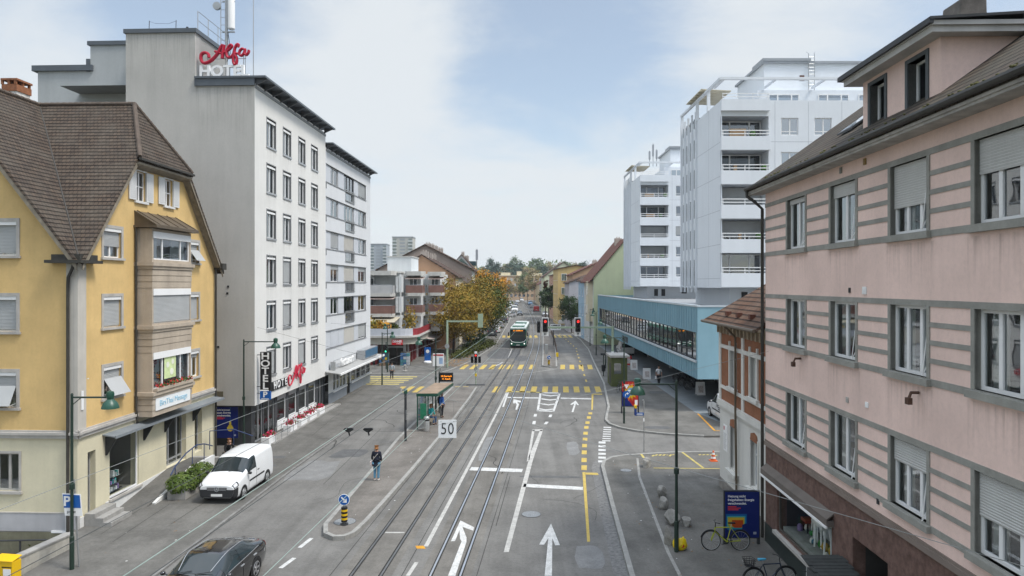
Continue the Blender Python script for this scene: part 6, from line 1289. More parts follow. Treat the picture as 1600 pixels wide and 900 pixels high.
# ---- houses in rows: walls with windows, gabled roof along the street
def row_house(name, label, x, y, dirx, L, depth, side, ez, rise, wm, rm, floors, cols, overhang=.4, gm=None, chimneys=1, eave_m=None, front=True, group=None, gwin=0):
    """side -1: house left of the street (interior towards -x); +1: right"""
    t = thing(name, label, 'building', (x, y, 0), -math.atan(dirx), group); s = side; D_ = depth * s
    rzt = ez + rise
    W = Wall((0, 0), (0, 1), (-s, 0)); ops = []
    for k in range(floors):
        for c in range(cols):
            a = L * (c + .5) / cols - .55; z = .9 + k * (ez - .4) / floors; ops.append((a, a + 1.1, z, z + 1.5))
    mb = MB(); W.fill(mb, 0, L, 0, ez, ops, .15, .5, 0, 0, 1)
    mb.poly([(0, 0, 0), (D_, 0, 0), (D_, 0, ez), (D_ / 2, 0, rzt), (0, 0, ez)], 2); mb.poly([(0, L, 0), (D_, L, 0), (D_, L, ez), (D_ / 2, L, rzt), (0, L, ez)], 2); mb.quad((D_, 0, 0), (D_, L, 0), (D_, L, ez), (D_, 0, ez), 0)
    mb.build('wall', [wm, M_room, gm or wm], t)
    for k in range(gwin * floors):
        r_, c_ = divmod(k, gwin); a0 = D_ * (c_ + .5) / gwin; z = .9 + r_ * (ez - .4) / floors; mb = MB(); mb.box(a0 - .62, -.07, z - .1, a0 + .62, -.01, z + 1.6); f = mb.build('window', M_pvc, t); mb = MB(); mb.box(a0 - .52, -.09, z, a0 - .04, -.072, z + 1.5); mb.box(a0 + .04, -.09, z, a0 + .52, -.072, z + 1.5); mb.build('pane', M_glassd, f)
    for o in ops:
        mb = MB(); W.box(mb, o[0], o[1], o[2], o[2] + .08, .08, .14); W.box(mb, o[0], o[1], o[3] - .08, o[3], .08, .14); W.box(mb, o[0], o[0] + .08, o[2], o[3], .08, .14); W.box(mb, o[1] - .08, o[1], o[2], o[3], .08, .14); W.box(mb, (o[0] + o[1]) / 2 - .04, (o[0] + o[1]) / 2 + .04, o[2], o[3], .08, .14); W.box(mb, o[0] - .1, o[1] + .1, o[2] - .1, o[2], -.06, .08)
        f = mb.build('window', M_pvc, t); MB().quad(W.p(o[0], o[2], .12), W.p(o[1], o[2], .12), W.p(o[1], o[3], .12), W.p(o[0], o[3], .12)).build('pane', M_glassb, f)
    mb = MB(); sl = rise / (depth / 2); o_ = overhang
    mb.slab([(-s * o_, -.25, ez - o_ * sl + .12), (-s * o_, L + .05, ez - o_ * sl + .12), (D_ / 2, L + .05, rzt + .12), (D_ / 2, -.25, rzt + .12)], (0, 0, -.2)); mb.slab([(D_ + s * o_, -.25, ez - o_ * sl + .12), (D_ + s * o_, L + .05, ez - o_ * sl + .12), (D_ / 2, L + .05, rzt + .12), (D_ / 2, -.25, rzt + .12)], (0, 0, -.2)); mb.build('roof', rm, t)
    q = random.Random(int(y))
    for c in range(chimneys):
        mb = MB(); cy = L * (.08 + .84 * c / max(1, chimneys - 1)) if chimneys > 1 else L * .5; cx = D_ * .5 - s * .3; zc = rzt; w_ = q.uniform(.35, .6)
        mb.box(cx - w_, cy - .35, zc - .9, cx + w_, cy + .35, zc + q.uniform(.25, .6)); z1 = mb.v[-1][2]
        for k in range(2): mb.tube([(cx - .2 + .4 * k, cy, z1), (cx - .2 + .4 * k, cy, z1 + .25)], .10, 6)
        mb.build('chimney', mat('chimney_render', (.38, .33, .29), .9, var=.2), t)
    return t
row_house('row_house', 'orange brown gabled house behind the yellow autumn tree', -8.5, 104, .01, 13, 10.2, -1, 11.1, 3.1, M_far['cream_far_render'], M_tfar, 3, 4, gm=M_far['orange_brown_render'], chimneys=3, group='row houses on the left')
row_house('row_house', 'tall grey brown gabled house with a row of chimneys behind the orange brown gable', -6.9, 119, .0, 26, 16.2, -1, 12.4, 4.2, M_far['far_white_render'], M_tfar, 3, 7, gm=M_far['brown_gable_render'], chimneys=5, group='row houses on the left')
wgh = row_house('row_house', 'white gabled house beyond the chimneys of the left row', -8.2, 165, .0, 16, 7.8, -1, 12.4, 4.5, M_far['far_white_render'], M_tfar, 3, 4, gm=M_far['far_white_render'], chimneys=2, group='row houses on the left')
for i, (y, L, c, e) in enumerate(((150, 14, 'sand_render', 10), (183, 18, 'salmon_render', 11.5), (203, 22, 'cream_far_render', 10.5), (228, 26, 'stone_far_render', 11), (258, 34, 'salmon_render', 10), (296, 40, 'far_white_render', 11), (340, 44, 'sand_render', 9.5))):
    row_house('row_house', ['sand coloured house hidden behind the orange trees', 'salmon house at the end of the left trees', 'cream house beyond the salmon house on the left', 'stone grey house farther along the left side', 'long salmon house far along the left side', 'white house far along the left side', 'last sand coloured house on the left before the street end'][i], -8.0 - .0 * i, y, 0, L, 10, -1, e, 3.8, M_far[c], M_tfar if i % 2 else M_tred, 3, max(3, int(L / 4)), chimneys=2, group='row houses on the left')
# dark glass triangle of the white gable
MB().slab([(-5.7, -.1, 14.3), (-2.1, -.1, 14.3), (-3.9, -.1, 16.1)], (0, .06, 0)).build('gable_window', M_glassd, wgh)
# right row
gh = row_house('green_house', 'lime green gabled house standing against the end of the blue podium', 13.0, 110.3, -.03, 11, 10.5, 1, 10.9, 6.2, M_far['far_white_render'], M_tred, 3, 3, gm=M_far['lime_green_render'], chimneys=1, overhang=.7)
row_house('blue_house', 'narrow sky blue house after the lime green gable', 12.7, 121.6, -.03, 8, 9, 1, 10.6, 2.8, M_far['sky_blue_render'], M_tfar, 3, 2, gm=M_far['sky_blue_render'])
row_house('grey_house', 'plain lilac grey house wall behind the dark round tree', 11.6, 141, -.02, 9, 9, 1, 10.2, 1.6, M_far['lilac_grey_render'], M_tfar, 3, 2, gm=M_far['lilac_grey_render'], chimneys=0)
row_house('tan_house', 'tall tan gabled house above the lilac grey wall', 13.2, 151, -.02, 12, 12, 1, 12.0, 2.7, M_far['tan_render'], M_tred, 4, 3, gm=M_far['tan_render'])
row_house('yellow_block', 'narrow yellow house with balconies on the far right row', 11.0, 166, -.02, 14, 9, 1, 13.6, .8, M_far['far_yellow_render'], M_tfar, 4, 4, gm=M_far['far_yellow_render'], chimneys=0, gwin=3)
row_house('pale_green_house', 'pale green house with a dark hipped roof far along the right', 10.2, 218, -.01, 18, 12, 1, 12.4, 4.4, M_far['pale_green_render'], M_tfar, 4, 4, gm=M_far['pale_green_render'], gwin=3)
row_house('salmon_house', 'salmon house between the yellow house and the pale green house', 11.4, 184, -.02, 20, 10, 1, 12.4, 1.6, M_far['salmon_render'], M_tfar, 4, 4, gm=M_far['salmon_render'], gwin=3)
for i, (y, L, c, e) in enumerate(((240, 30, 'cream_far_render', 11), (275, 40, 'stone_far_render', 10.5), (320, 50, 'sand_render', 10))): row_house('row_house', ['cream house beyond the pale green house on the right', 'stone grey house far along the right side', 'last sand coloured house on the right'][i], 12.5, y, 0, L, 10, 1, e, 3.6, M_far[c], M_tred, 3, int(L / 4), chimneys=2, group='row houses on the right')
# bay and dormer on the green house front
mb = MB(); mb.prism([(-.7, 1.2), (0, .8), (0, 4.2), (-.7, 3.8)], 3.8, 10.3); b = mb.build('bay', M_far['cream_far_render'], gh); mb = MB()
for z in (4.9, 8.0): mb.box(-.74, 1.6, z, -.70, 2.3, z + 1.6); mb.box(-.74, 2.7, z, -.70, 3.4, z + 1.6)
mb.build('window', M_glassb, b)
# orange block closing the street, and its neighbours
ob = thing('end_block', 'long orange sandy block closing the far end of the street', 'building', (-10, 432, 0)); mb = MB(); W = Wall((0, 0), (1, 0), (0, -1))
ops = [(1 + k * 2.6, 2.6 + k * 2.6, 2.2 + r * 3.3, 3.9 + r * 3.3) for k in range(12) for r in range(4)]; W.fill(mb, 0, 33, 0, 15.3, ops, .2, .5, 0, 0, 1); mb.quad((0, 0, 0), (0, 14, 0), (0, 14, 15.3), (0, 0, 15.3)); mb.quad((33, 0, 0), (33, 14, 0), (33, 14, 15.3), (33, 0, 15.3)); mb.quad((0, 0, 15.3), (33, 0, 15.3), (33, 14, 15.3), (0, 14, 15.3)); mb.build('wall', [mat('end_orange_render', (.44, .31, .20), .9, var=.08), M_room], ob)
for o in ops:
    mb = MB(); W.box(mb, o[0], o[1], o[2], o[3], .12, .16); mb.build('window', M_glassb, ob)
mb = MB(); mb.box(-.3, -.3, 15.3, 33.3, 14, 15.7); mb.box(3, 2, 15.7, 9, 8, 17.4); mb.box(13, 3, 15.7, 16, 8, 18.2); mb.box(22, 3, 15.7, 29, 9, 17.0); mb.build('roof', M_far['cream_far_render'], ob)
row_house('side_house', 'white flat house beside the orange block at the street end', -34, 440, 0, 12, 22, 1, 12, 2, M_far['far_white_render'], M_tred, 3, 4); row_house('side_house', 'sandy house right of the orange block at the street end', 25, 440, 0, 12, 26, 1, 13, 3, M_far['sand_render'], M_tred, 3, 4)
# wooded hill: each tree one can tell apart
q = random.Random(77); k = 0
looks = [('far', 'pale green', 'round'), ('fardark', 'dark blue green', 'cone'), ('far', 'mid green', 'round'), ('fardark', 'dark', 'round'), ('far_brown', 'yellowish', 'round')]
spots = [(-26, 560, 17, 8), (-19, 590, 18, 9), (-12, 560, 19, 9), (-6, 610, 16, 8), (0, 570, 19, 9.5), (7, 600, 17, 8.5), (13, 560, 18, 9), (20, 590, 20, 9), (27, 570, 16, 8.5), (33, 610, 18, 9), (40, 575, 17, 8), (47, 600, 19, 9), (54, 620, 17, 8), (-33, 600, 17, 8.5), (-40, 580, 16, 8), (62, 600, 18, 9), (-48, 620, 17, 9), (3, 640, 21, 9), (24, 640, 21, 9), (-20, 640, 20, 9)]
for i, (x, y, h, r) in enumerate(spots):
    lf, col_, sh = looks[(i * 3 + i // 4) % 5]; gz = hill_z(x, y)
    tree('hill_tree', f'{col_} {"pointed" if sh == "cone" else "rounded"} tree on the far wooded hill, ' + ('left of the street end' if x < -8 else 'right of the street end' if x > 18 else 'straight above the street end'), x, y, gz + h * .55, r * .8, h * .5, lf, 100 + i, 46, 60, .62, z0=gz, group='trees on the far hill', shape=sh, trunk_r=.3)
mb = MB()
for i in range(17000):
    x, y = q.uniform(-330, 360), q.uniform(640, 760); z = hill_z(x, y) + q.uniform(0, 14 + 4 * math.sin(x * .05) + 3 * math.sin(x * .13 + y)); n = Vector((q.uniform(-1, 1), q.uniform(-1, .2), q.uniform(0, 1))).normalized(); a = n.orthogonal().normalized() * q.uniform(.8, 1.9); b = n.cross(a); v = Vector((x, y, z)); mb.quad(v - a, v - b * .7, v + a, v + b * .7)
o = mb.build('far_wood', LEAF['far']); o['kind'] = 'stuff'
# high-rises far behind the left row
for i, (x0, x1, ptop, Y, lab, c, fr) in enumerate(((579, 604, 382, 640, 'grey high-rise far away on the left, partly hidden by the white hotel', (.36, .39, .42), .3), (613, 645, 371, 600, 'sand grey high-rise far away on the left, above the flat roof', (.46, .45, .41), .5))):
    X0, X1 = at(x0, 0, Y)[0], at(x1, 0, Y)[0]; zt = at(0, ptop, Y)[2]; t = thing('high_rise', lab, 'building', (X0, Y, 0)); mb = MB(); W_ = X1 - X0; mb.box(0, 0, 0, W_, 16, zt); mb.build('wall', mat('high_rise_render_%s' % 'ab'[i], c, .9, var=.05, scale=.1), t)
    mb = MB(); mb.box(-.3, -.3, zt, W_ + .3, 16, zt + .8); mb.build('roof_edge', M_sash, t)
    nf = 9
    for k in range(nf):
        z = zt - 2.6 - k * 2.9
        for c_ in range(3):
            for a0, a1, dp in (((.02, .2, 1), (.78, .97, 1), (.36, .62, 0))[c_],):
                mb = MB(); mb.box(W_ * a0, -.05, z, W_ * a1, .02, z + 1.4); f = mb.build('window', M_glassd if dp else M_sash, t)
                if dp: MB().box(W_ * a0 - .2, -1.1, z - 1.1, W_ * a1 + .2, -.06, z - .1).build('balcony', M_apt, f)
for i, (px, py, Y, lab) in enumerate(((745, 405, 175, 'antenna mast on the far roofs behind the white gable'),)):
    X, Y_, Z0 = at(px, py, Y); t = thing('antenna_mast', lab, 'antenna', (X, Y_, 13)); mb = MB(); mb.tube([(0, 0, 0), (0, 0, Z0 - 13 + 2.6)], .12, 6); mb.build('pole', M_zinc, t); mb = MB(); mb.box(-.3, -.2, Z0 - 13 - .2, .3, .2, Z0 - 13 + 2.4); mb.build('panel_aerial', M_sash, t)
    t2 = thing('roof_house', 'small dark glazed roof house under the far antenna mast', 'roof structure', (X - 1.6, Y_ + 1, 12.4)); mb = MB(); mb.box(-1.5, 0, 0, 1.2, 4, 2.2); mb.build('wall', M_far['cream_far_render'], t2); MB().box(-1.6, -.1, 2.2, 1.3, 4.1, 3.3).build('roof', mat('teal_roof', (.04, .075, .085), .5), t2)
# ------------------------------------------------------------------ street lamps, signals, signs
def lamp(name, label, x, y, z, h, arm, group, thick=.055):
    t = thing(name, label, 'street lamp', (x, y, z), 0, group); s = 1 if arm > 0 else -1
    mb = MB(); mb.tube([(0, 0, 0), (0, 0, 1.1), (0, 0, 1.12), (0, 0, h)], [thick * 1.35, thick * 1.35, thick, thick * .75], 10); mb.lathe(0, 0, [(thick * 1.6, h * .46), (thick * 1.6, h * .46 + .18), (thick, h * .46 + .2)], 10); mb.lathe(0, 0, [(thick * .9, h), (thick * .5, h + .06)], 8); mb.build('pole', M_dkgreen, t, smooth=True)
    mb = MB(); mb.tube([(0, 0, h - .08), (arm, 0, h - .08)], .032, 8); mb.tube([(0, 0, h - .35), (s * .3, 0, h - .1)], .015, 6); mb.build('arm', M_dkgreen, t, smooth=True)
    mb = MB(); z0 = h - .08; mb.lathe(arm, 0, [(.02, z0 + .22), (.11, z0 + .19), (.13, z0 + .10), (.11, z0 - .02), (.10, z0 - .06), (.13, z0 - .09), (.23, z0 - .20), (.275, z0 - .33), (.28, z0 - .37), (.26, z0 - .37)], 18); mb.build('lamp_shade', M_green, t, smooth=True)
    mb = MB(); mb.ball((arm, 0, z0 - .36), .10, 0, 10, .5); mb.build('bulb', mat('milky_glass', (.6, .6, .56), .3), t, smooth=True)
    return t
LG = 'green bell lamps along the street'
lamp('street_lamp', 'green bell street lamp at the corner of the yellow house by the sunken drive', -14.9, 23.4, .07, 5.9, 1.3, LG)
lamp('street_lamp', 'green bell street lamp before the grey gable beside the black HOTEL sign', -15.6, 40.2, .07, 6.4, 1.85, LG)
lamp('street_lamp', 'green bell street lamp in the right foreground, boulders and yellow bag at its foot', 5.9, 24.8, .12, 6.1, -1.4, LG, .06)
lamp('street_lamp', 'green bell street lamp rising behind the tram shelter', -5.6, 50.8, .16, 5.6, -1.25, LG)
lamp('street_lamp', 'green bell street lamp at the zebra crossing of the left side street', -12.5, 66.5, .07, 5.0, 1.0, LG)
lamp('street_lamp', 'green bell street lamp in front of the red shop sign', -13.7, 76, .1, 5.2, -.25, LG)
lamp('street_lamp', 'green bell street lamp beside the bright advertising panel', 7.75, 47.8, .12, 6.0, -1.35, LG)
lamp('street_lamp', 'green bell street lamp next to the olive kiosk', 10.75, 79.4, .12, 5.5, -.6, LG)
lamp('street_lamp', 'green bell street lamp under the far end of the blue podium', 11.45, 94, .12, 5.8, -.5, LG)
lamp('street_lamp', 'green bell street lamp before the blue house on the right', 12.2, 108, .12, 5.8, .5, LG)
M_red_on = mat('red_signal_lit', (.6, .02, .02), .4, emit=(1, .04, .03), estr=.8); M_lens = mat('dark_lens', (.02, .02, .02), .2, var=0); M_grn_on = mat('green_signal_lit', (.02, .4, .2), .4, emit=(.05, .9, .45), estr=1.2)
def signal_head(parent, x, y, z, h=1.0, lit=0, board=None, arrow=None, face=-1, w=.34):
    """a three-lamp signal: z is its bottom"""
    mb = MB(); mb.box(x - w / 2, y - .12, z, x + w / 2, y + .14, z + h); hd = mb.build('signal_head', M_black, parent, bevel=.03)
    for k in range(3):
        zc = z + h * (.82 - .32 * k); mb = MB(); mb.disc((x, y - .13, zc), w * .33, 14, 'y', .015); mb.build('lens', (M_red_on if k == 0 and lit == 1 else M_grn_on if k == 2 and lit == 3 else M_lens), hd)
        mb = MB(); pts = [(x + w * .36 * math.cos(a), y - .13, zc + w * .36 * math.sin(a)) for a in np.linspace(-.2, math.pi + .2, 9)]
        for i in range(8): a, b = pts[i], pts[i + 1]; mb.slab([a, b, (b[0], b[1] - .18, b[2]), (a[0], a[1] - .18, a[2])], (0, 0, .008))
        mb.build('visor', M_black, hd)
    if board:
        bw, b0, b1 = board; mb = MB(); mb.box(x - bw / 2, y + .15, z + b0, x + bw / 2, y + .18, z + b1); mb.build('backing_board', M_gwhite, hd, bevel=.01)
        mb = MB(); mb.box(x - bw / 2 + .07, y + .135, z + .02, x + bw / 2 - .07, y + .149, z + b1 - .08); mb.build('board_face', M_black, hd)
    if arrow is not None:
        mb = MB(); zc = z - .22; c, s_ = math.cos(arrow), math.sin(arrow)
        P_ = lambda u, v: (x + u * c - v * s_, y + .135, zc + u * s_ + v * c)
        for poly in ([(-.14, -.022), (.06, -.022), (.06, .022), (-.14, .022)], [(.14, 0), (.0, .11), (-.01, .05), (.05, 0)], [(.14, 0), (.05, 0), (-.01, -.05), (.0, -.11)]): mb.slab([P_(*p) for p in poly], (0, .012, 0))
        mb.build('arrow', M_black, hd)
    return hd
gt = thing('signal_gantry', 'pale green gantry with two white backed red signals over the right lanes', 'traffic light', (9.85, 67.6, .12))
mb = MB(); mb.tube([(0, 0, 0), (0, 0, 5.55)], .13, 10); mb.build('pole', M_pale, gt, smooth=True); mb = MB(); mb.box(-6.4, -.08, 5.32, .1, .08, 5.50); mb.build('arm', M_pale, gt)
signal_head(gt, -6.6, -.15, 4.98, 1.25, 1, (.66, -.42, 1.4), math.pi, w=.40); signal_head(gt, -3.4, -.15, 4.98, 1.25, 1, (.66, -.42, 1.4), math.pi / 2, w=.40); signal_head(gt, -7.25, .1, 4.9, 1.1, 0, w=.3); signal_head(gt, -.05, -.3, 1.9, .9, 1, w=.28)
mb = MB(); mb.box(-.16, -.32, 2.86, .06, -.2, 3.08); mb.build('tram_signal', M_gwhite, gt); mb = MB(); mb.box(-.1, -.26, .95, .1, -.12, 1.2); mb.build('push_button', mat('yellow_box', (.62, .42, .01), .5), gt)
gl_ = thing('signal_gantry', 'pale green gantry seen from behind under the yellow tree on the left', 'traffic light', (-7.5, 80, .1))
mb = MB(); mb.tube([(0, 0, 0), (0, 0, 5.5)], .13, 10); mb.build('pole', M_pale, gl_, smooth=True); mb = MB(); mb.box(-.05, -.08, 5.28, 3.7, .08, 5.46); mb.build('arm', M_pale, gl_)
mb = MB(); mb.box(3.55, -.1, 4.65, 4.15, .0, 6.25); hd = mb.build('backing_board', M_pale, gl_, bevel=.02); mb = MB(); mb.box(3.62, .0, 4.9, 4.08, .26, 6.1); mb.build('signal_head', M_black, gl_)
mb = MB(); mb.disc((.0, -.16, 2.5), .28, 18, 'y', .03); mb.build('round_sign', M_zinc, gl_)
tp = thing('traffic_light', 'red traffic light with three heads at the tip of the tram platform', 'traffic light', (-3.5, 66.9, .0)); mb = MB(); mb.tube([(0, 0, 0), (0, 0, 3.0)], .05, 8); mb.build('pole', M_pale, tp, smooth=True)
signal_head(tp, 0, -.1, 2.15, .9, 1, w=.28); signal_head(tp, -.36, .0, 2.15, .62, 0, w=.26); signal_head(tp, .36, .0, 2.15, .62, 0, w=.26)
mb = MB(); mb.disc((0, -.07, 1.55), .2, 16, 'y', .02); mb.build('round_sign', M_zinc, tp); mb = MB(); mb.box(-.1, -.1, .85, .1, .1, 1.1); mb.build('push_button', MATS['yellow_box'], tp); mb = MB(); mb.box(-.12, -.1, 3.05, .12, 0, 3.25); mb.build('tram_signal', M_gwhite, tp)
mb = MB(); mb.prism([(-.9, -.22), (.9, -.22), (.9, .22), (-.9, .22)], -.0, .05); mb.build('base', M_dkmet, tp)
t2 = thing('traffic_light', 'traffic light with a green light and a yellow box left of the shop entrance', 'traffic light', (-14.3, 78.5, .1)); mb = MB(); mb.tube([(0, 0, 0), (0, 0, 3.1)], .06, 8); mb.build('pole', M_dkgreen, t2, smooth=True); signal_head(t2, 0, -.1, 1.9, .9, 3, w=.3); mb = MB(); mb.box(-.12, -.12, 1.1, .12, .1, 1.35); mb.build('push_button', MATS['yellow_box'], t2)
dsn = thing('direction_sign', 'white direction sign with arrow and dark lettering on the median', 'sign', (6.55, 109, .14)); mb = MB(); mb.tube([(0, 0, 0), (0, 0, 3.3)], .06, 8); mb.build('pole', M_dkmet, dsn); mb = MB(); mb.box(-.5, -.09, 2.42, 1.15, -.06, 3.35); sb = mb.build('sign_panel', M_gwhite, dsn, bevel=.01)
mb = MB()
for z_, l in ((3.08, .75), (2.66, .65)): mb.box(-.1, -.1, z_, -.1 + l, -.092, z_ + .16); mb.slab([(-.42, -.1, z_ + .08), (-.18, -.1, z_ + .2), (-.18, -.1, z_ - .04)], (0, .008, 0)); mb.box(.75, -.1, z_ - .02, .98, -.092, z_ + .18)
mb.build('sign_lettering', M_black, dsn)
# keep-right bollards: blue arrow disc over a yellow and black post
def keep_right(label, x, y, z, sc=1.0):
    t = thing('bollard_sign', label, 'sign', (x, y, z), 0, 'keep right bollards'); MB().lathe(0, 0, [(.16, 0), (.16, .04), (.06, .05)], 14).build('foot', M_dkmet, t)
    MB().tube([(0, 0, .04), (0, 0, .82)], .035, 8).build('pole', M_zinc, t)
    mb = MB()
    for k in range(7): z0 = .12 + k * .082; mb.lathe(0, 0, [(.125, z0), (.125, z0 + .082)], 18, k % 2)
    mb.build('marker_post', [M_black, mat('signal_yellow', (.65, .40, .01), .45, var=.05)], t, smooth=True)
    mb = MB(); mb.disc((0, -.06, 1.0), .225, 28, 'y', .02, 1); mb.disc((0, -.066, 1.0), .205, 28, 'y', .01, 0); d = mb.build('sign_disc', [M_bluep, M_gwhite], t)
    mb = MB(); c = s_ = math.sqrt(.5); P_ = lambda u, v: (u * c + v * s_, -.075, 1.0 - u * s_ + v * c)
    for poly in ([(-.15, -.028), (.06, -.028), (.06, .028), (-.15, .028)], [(.16, 0), (.03, .115), (.03, -.115)]): mb.slab([P_(*p) for p in poly], (0, .006, 0))
    mb.build('arrow', M_gwhite, d); return t
keep_right('blue arrow disc on a yellow black post at the near nose of the platform', -6.67, 27.5, .165); keep_right('blue arrow disc on a yellow black post at the near median end', 4.35, 81.6, .145)
mr_ = thing('median_railing', 'low dark railing along the right edge of the median beyond the arrow post', 'railing', (0, 0, .14)); mb = MB(); pts = [(5.75, 88), (6.3, 98), (6.85, 111), (7.35, 125), (7.7, 138)]
for z in (.5, .98): mb.tube([(p[0], p[1], z) for p in pts], .035, 5)
for i in range(26): u = i / 25 * 4; k = min(3, int(u)); f_ = u - k; mb.tube([(pts[k][0] + (pts[k + 1][0] - pts[k][0]) * f_, pts[k][1] + (pts[k + 1][1] - pts[k][1]) * f_, z) for z in (0, 1.0)], .03, 5)
mb.build('rail', mat('brown_rail', (.09, .065, .05), .7), mr_); mb = MB(); mb.box(5.55, 87, .5, 5.85, 87.3, 1.0); mb.build('push_button', MATS['yellow_box'], mr_)
tag(MB().box(4.55, 95, .14, 4.95, 95.5, 1.5).build('control_cabinet', M_zinc, bevel=.02), 'slim grey control cabinet standing on the right median', 'cabinet')
# tram stop
sh = thing('tram_shelter', 'green tram shelter with a brown flat roof on the platform', 'shelter', (0, 0, .16)); M_shel = mat('shelter_green', (.012, .065, .042), .4, var=.1)
def XS(x, y): return x + (y - 45.5) * .10
mb = MB(); rpts = [(XS(-6.25, 45.3), 45.3), (XS(-4.85, 45.3), 45.3), (XS(-4.75, 50.3), 50.3), (XS(-6.15, 50.3), 50.3)]
mb.prism(rpts, 2.22, 2.40, 0); mb.build('roof_frame', M_shel, sh); MB().prism([(x + (.05 if i in (0, 3) else -.05), y + (.06 if i < 2 else -.06)) for i, (x, y) in enumerate(rpts)], 2.402, 2.415).build('roof_sheet', mat('brown_roof_sheet', (.25, .185, .13), .75, var=.22, scale=1.5), sh)
for (x, y) in ((-6.2, 45.4), (-5.5, 45.4), (-6.2, 47.8), (-6.2, 50.1), (-5.5, 50.1)): MB().box(XS(x, y) - .035, y - .035, 0, XS(x, y) + .035, y + .035, 2.22).build('post', M_shel, sh)
mb = MB(); mb.quad((XS(-6.2, 45.4), 45.4, .35), (XS(-5.5, 45.4), 45.4, .35), (XS(-5.5, 45.4), 45.4, 2.1), (XS(-6.2, 45.4), 45.4, 2.1)); mb.quad((XS(-6.2, 45.4), 45.4, .35), (XS(-6.2, 50.1), 50.1, .35), (XS(-6.2, 50.1), 50.1, 2.1), (XS(-6.2, 45.4), 45.4, 2.1)); mb.build('glass_wall', M_glass, sh)
mb = MB(); mb.box(-6.02, 45.36, .75, -5.62, 45.44, 1.75); mb.build('map_panel', mat('map_green', (.02, .17, .09), .5, var=.2, scale=6), sh); mb = MB(); mb.box(-6.15, 45.34, .12, -5.6, 45.44, .62); mb.build('lower_panel', M_zinc, sh)
mb = MB(); mb.box(XS(-6.05, 46), 45.8, .42, XS(-5.55, 48), 49.8, .47)
for y in (46.2, 49.4): mb.box(-5.9, y, 0, -5.7, y + .08, .42)
mb.build('bench', M_wood, sh)
bn = thing('litter_bin', 'stainless litter bin in front of the tram shelter', 'bin', (-5.56, 45.05, .16)); MB().lathe(0, 0, [(.17, 0), (.19, .02), (.19, .86), (.17, .9)], 16).build('body', mat('brushed_steel', (.48, .48, .47), .35, metal=.7, var=.08), bn, smooth=True); MB().lathe(0, 0, [(.192, .68), (.192, .8)], 16).build('opening', M_black, bn); MB().lathe(0, 0, [(.2, .9), (.15, .97), (.02, .98)], 16).build('lid', M_zinc, bn, smooth=True)
db = thing('departure_board', 'black departure board with orange digits behind the tram shelter roof', 'display board', (-5.15, 51.3, .16)); MB().tube([(-.25, 0, 0), (-.25, 0, 3.1)], .05, 8).build('pole', M_dkgreen, db); MB().box(-.2, -.12, 2.36, .78, .12, 3.02).build('screen', M_black, db, bevel=.02)
mb = MB(); M_led = mat('amber_led', (.6, .2, .01), .5, emit=(1, .30, .02), estr=.9)
for k, s_ in enumerate(('10 Dornach', '11 Aesch')): lettering(s_, .17, M_led, db, face_front(.28, -.13, 2.77 - k * .2), depth=.004, bold=.003)
po_ = thing('stop_post', 'dark post with a bright green cap on the tram platform', 'post', (-6.5, 42.2, .16)); MB().tube([(0, 0, 0), (0, 0, 2.95)], .075, 10).build('pole', M_dkmet, po_, smooth=True); MB().lathe(0, 0, [(.11, 2.9), (.12, 2.95), (.12, 3.12), (.06, 3.17)], 12).build('cap', M_green, po_, smooth=True); mb = MB(); mb.box(.03, -.1, 1.3, .06, .05, 1.9); mb.build('notice', M_zinc, po_)
# speed sign hung in the tram wires
s5 = thing('speed_sign', 'white square speed sign reading 50 hung below the tram wire', 'sign', (-2.43, 26, 3.94)); MB().box(-.34, -.01, 0, .34, .01, .68).build('sign_panel', mat('sign_white', (.80, .81, .81), .4, var=.02), s5, bevel=.004); lettering('50', .62, M_black, s5, face_front(0, -.015, .33), depth=.008, sx=.80, bold=-.004, spacing=1.08)
mb = MB()
for x in (-.24, .24): mb.tube([(x, .015, .62), (x, .015, 1.34)], .006, 5); mb.disc((x, -.016, .62), .014, 8, 'y', .006)
mb.build('hanger', M_zinc, s5)
# blue parking sign by the nearest lamp, letter box, walls and rails of the sunken drive
pk = thing('parking_sign', 'blue P parking sign with a white strip, tilted behind the nearest left lamp', 'sign', (-14.9, 23.45, .07)); MB().tube([(.12, .15, 0), (-.02, .1, 3.0)], .028, 8).build('pole', M_zinc, pk); mb = MB(); mb.slab([(-.36, 0, 2.55), (.26, 0, 2.52), (.32, 0, 1.78), (-.27, 0, 1.80)], (0, .02, 0)); pl = mb.build('sign_panel', M_gwhite, pk); mb = MB(); mb.slab([(-.335, -.006, 2.52), (.235, -.006, 2.49), (.27, -.006, 2.06), (-.30, -.006, 2.07)], (0, .005, 0)); mb.build('sign_face', M_bluep, pl); lettering('P', .46, M_gwhite, pk, face_front(-.20, -.011, 2.28), depth=.006, bold=.012); lettering('privat', .13, M_black, pk, face_front(-.05, -.004, 1.93), depth=.004)
lb = thing('letter_box', 'bright yellow letter box on the low wall at the bottom left corner', 'letter box', (-15.9, 21.75, .07), -.15); M_post = mat('post_yellow', (.68, .42, .008), .45, var=.05)
mb = MB(); mb.slab([(-.36, -.17, .2), (.36, -.17, .2), (.36, -.17, .98), (-.36, -.17, .98)], (0, .34, 0)); mb.slab([(-.37, -.19, .98), (.37, -.19, .98), (.37, .19, 1.06), (-.37, .19, 1.06)], (0, 0, .035)); mb.build('body', M_post, lb, bevel=.015); mb = MB(); mb.box(.05, -.185, .55, .31, -.172, .76); mb.build('notice', M_gwhite, lb); mb = MB(); mb.box(.0, -.18, .80, .34, -.172, .83); mb.build('slot', M_black, lb); mb = MB(); mb.box(-.06, -.05, 0, .06, .05, .2); mb.build('post', M_dkmet, lb)
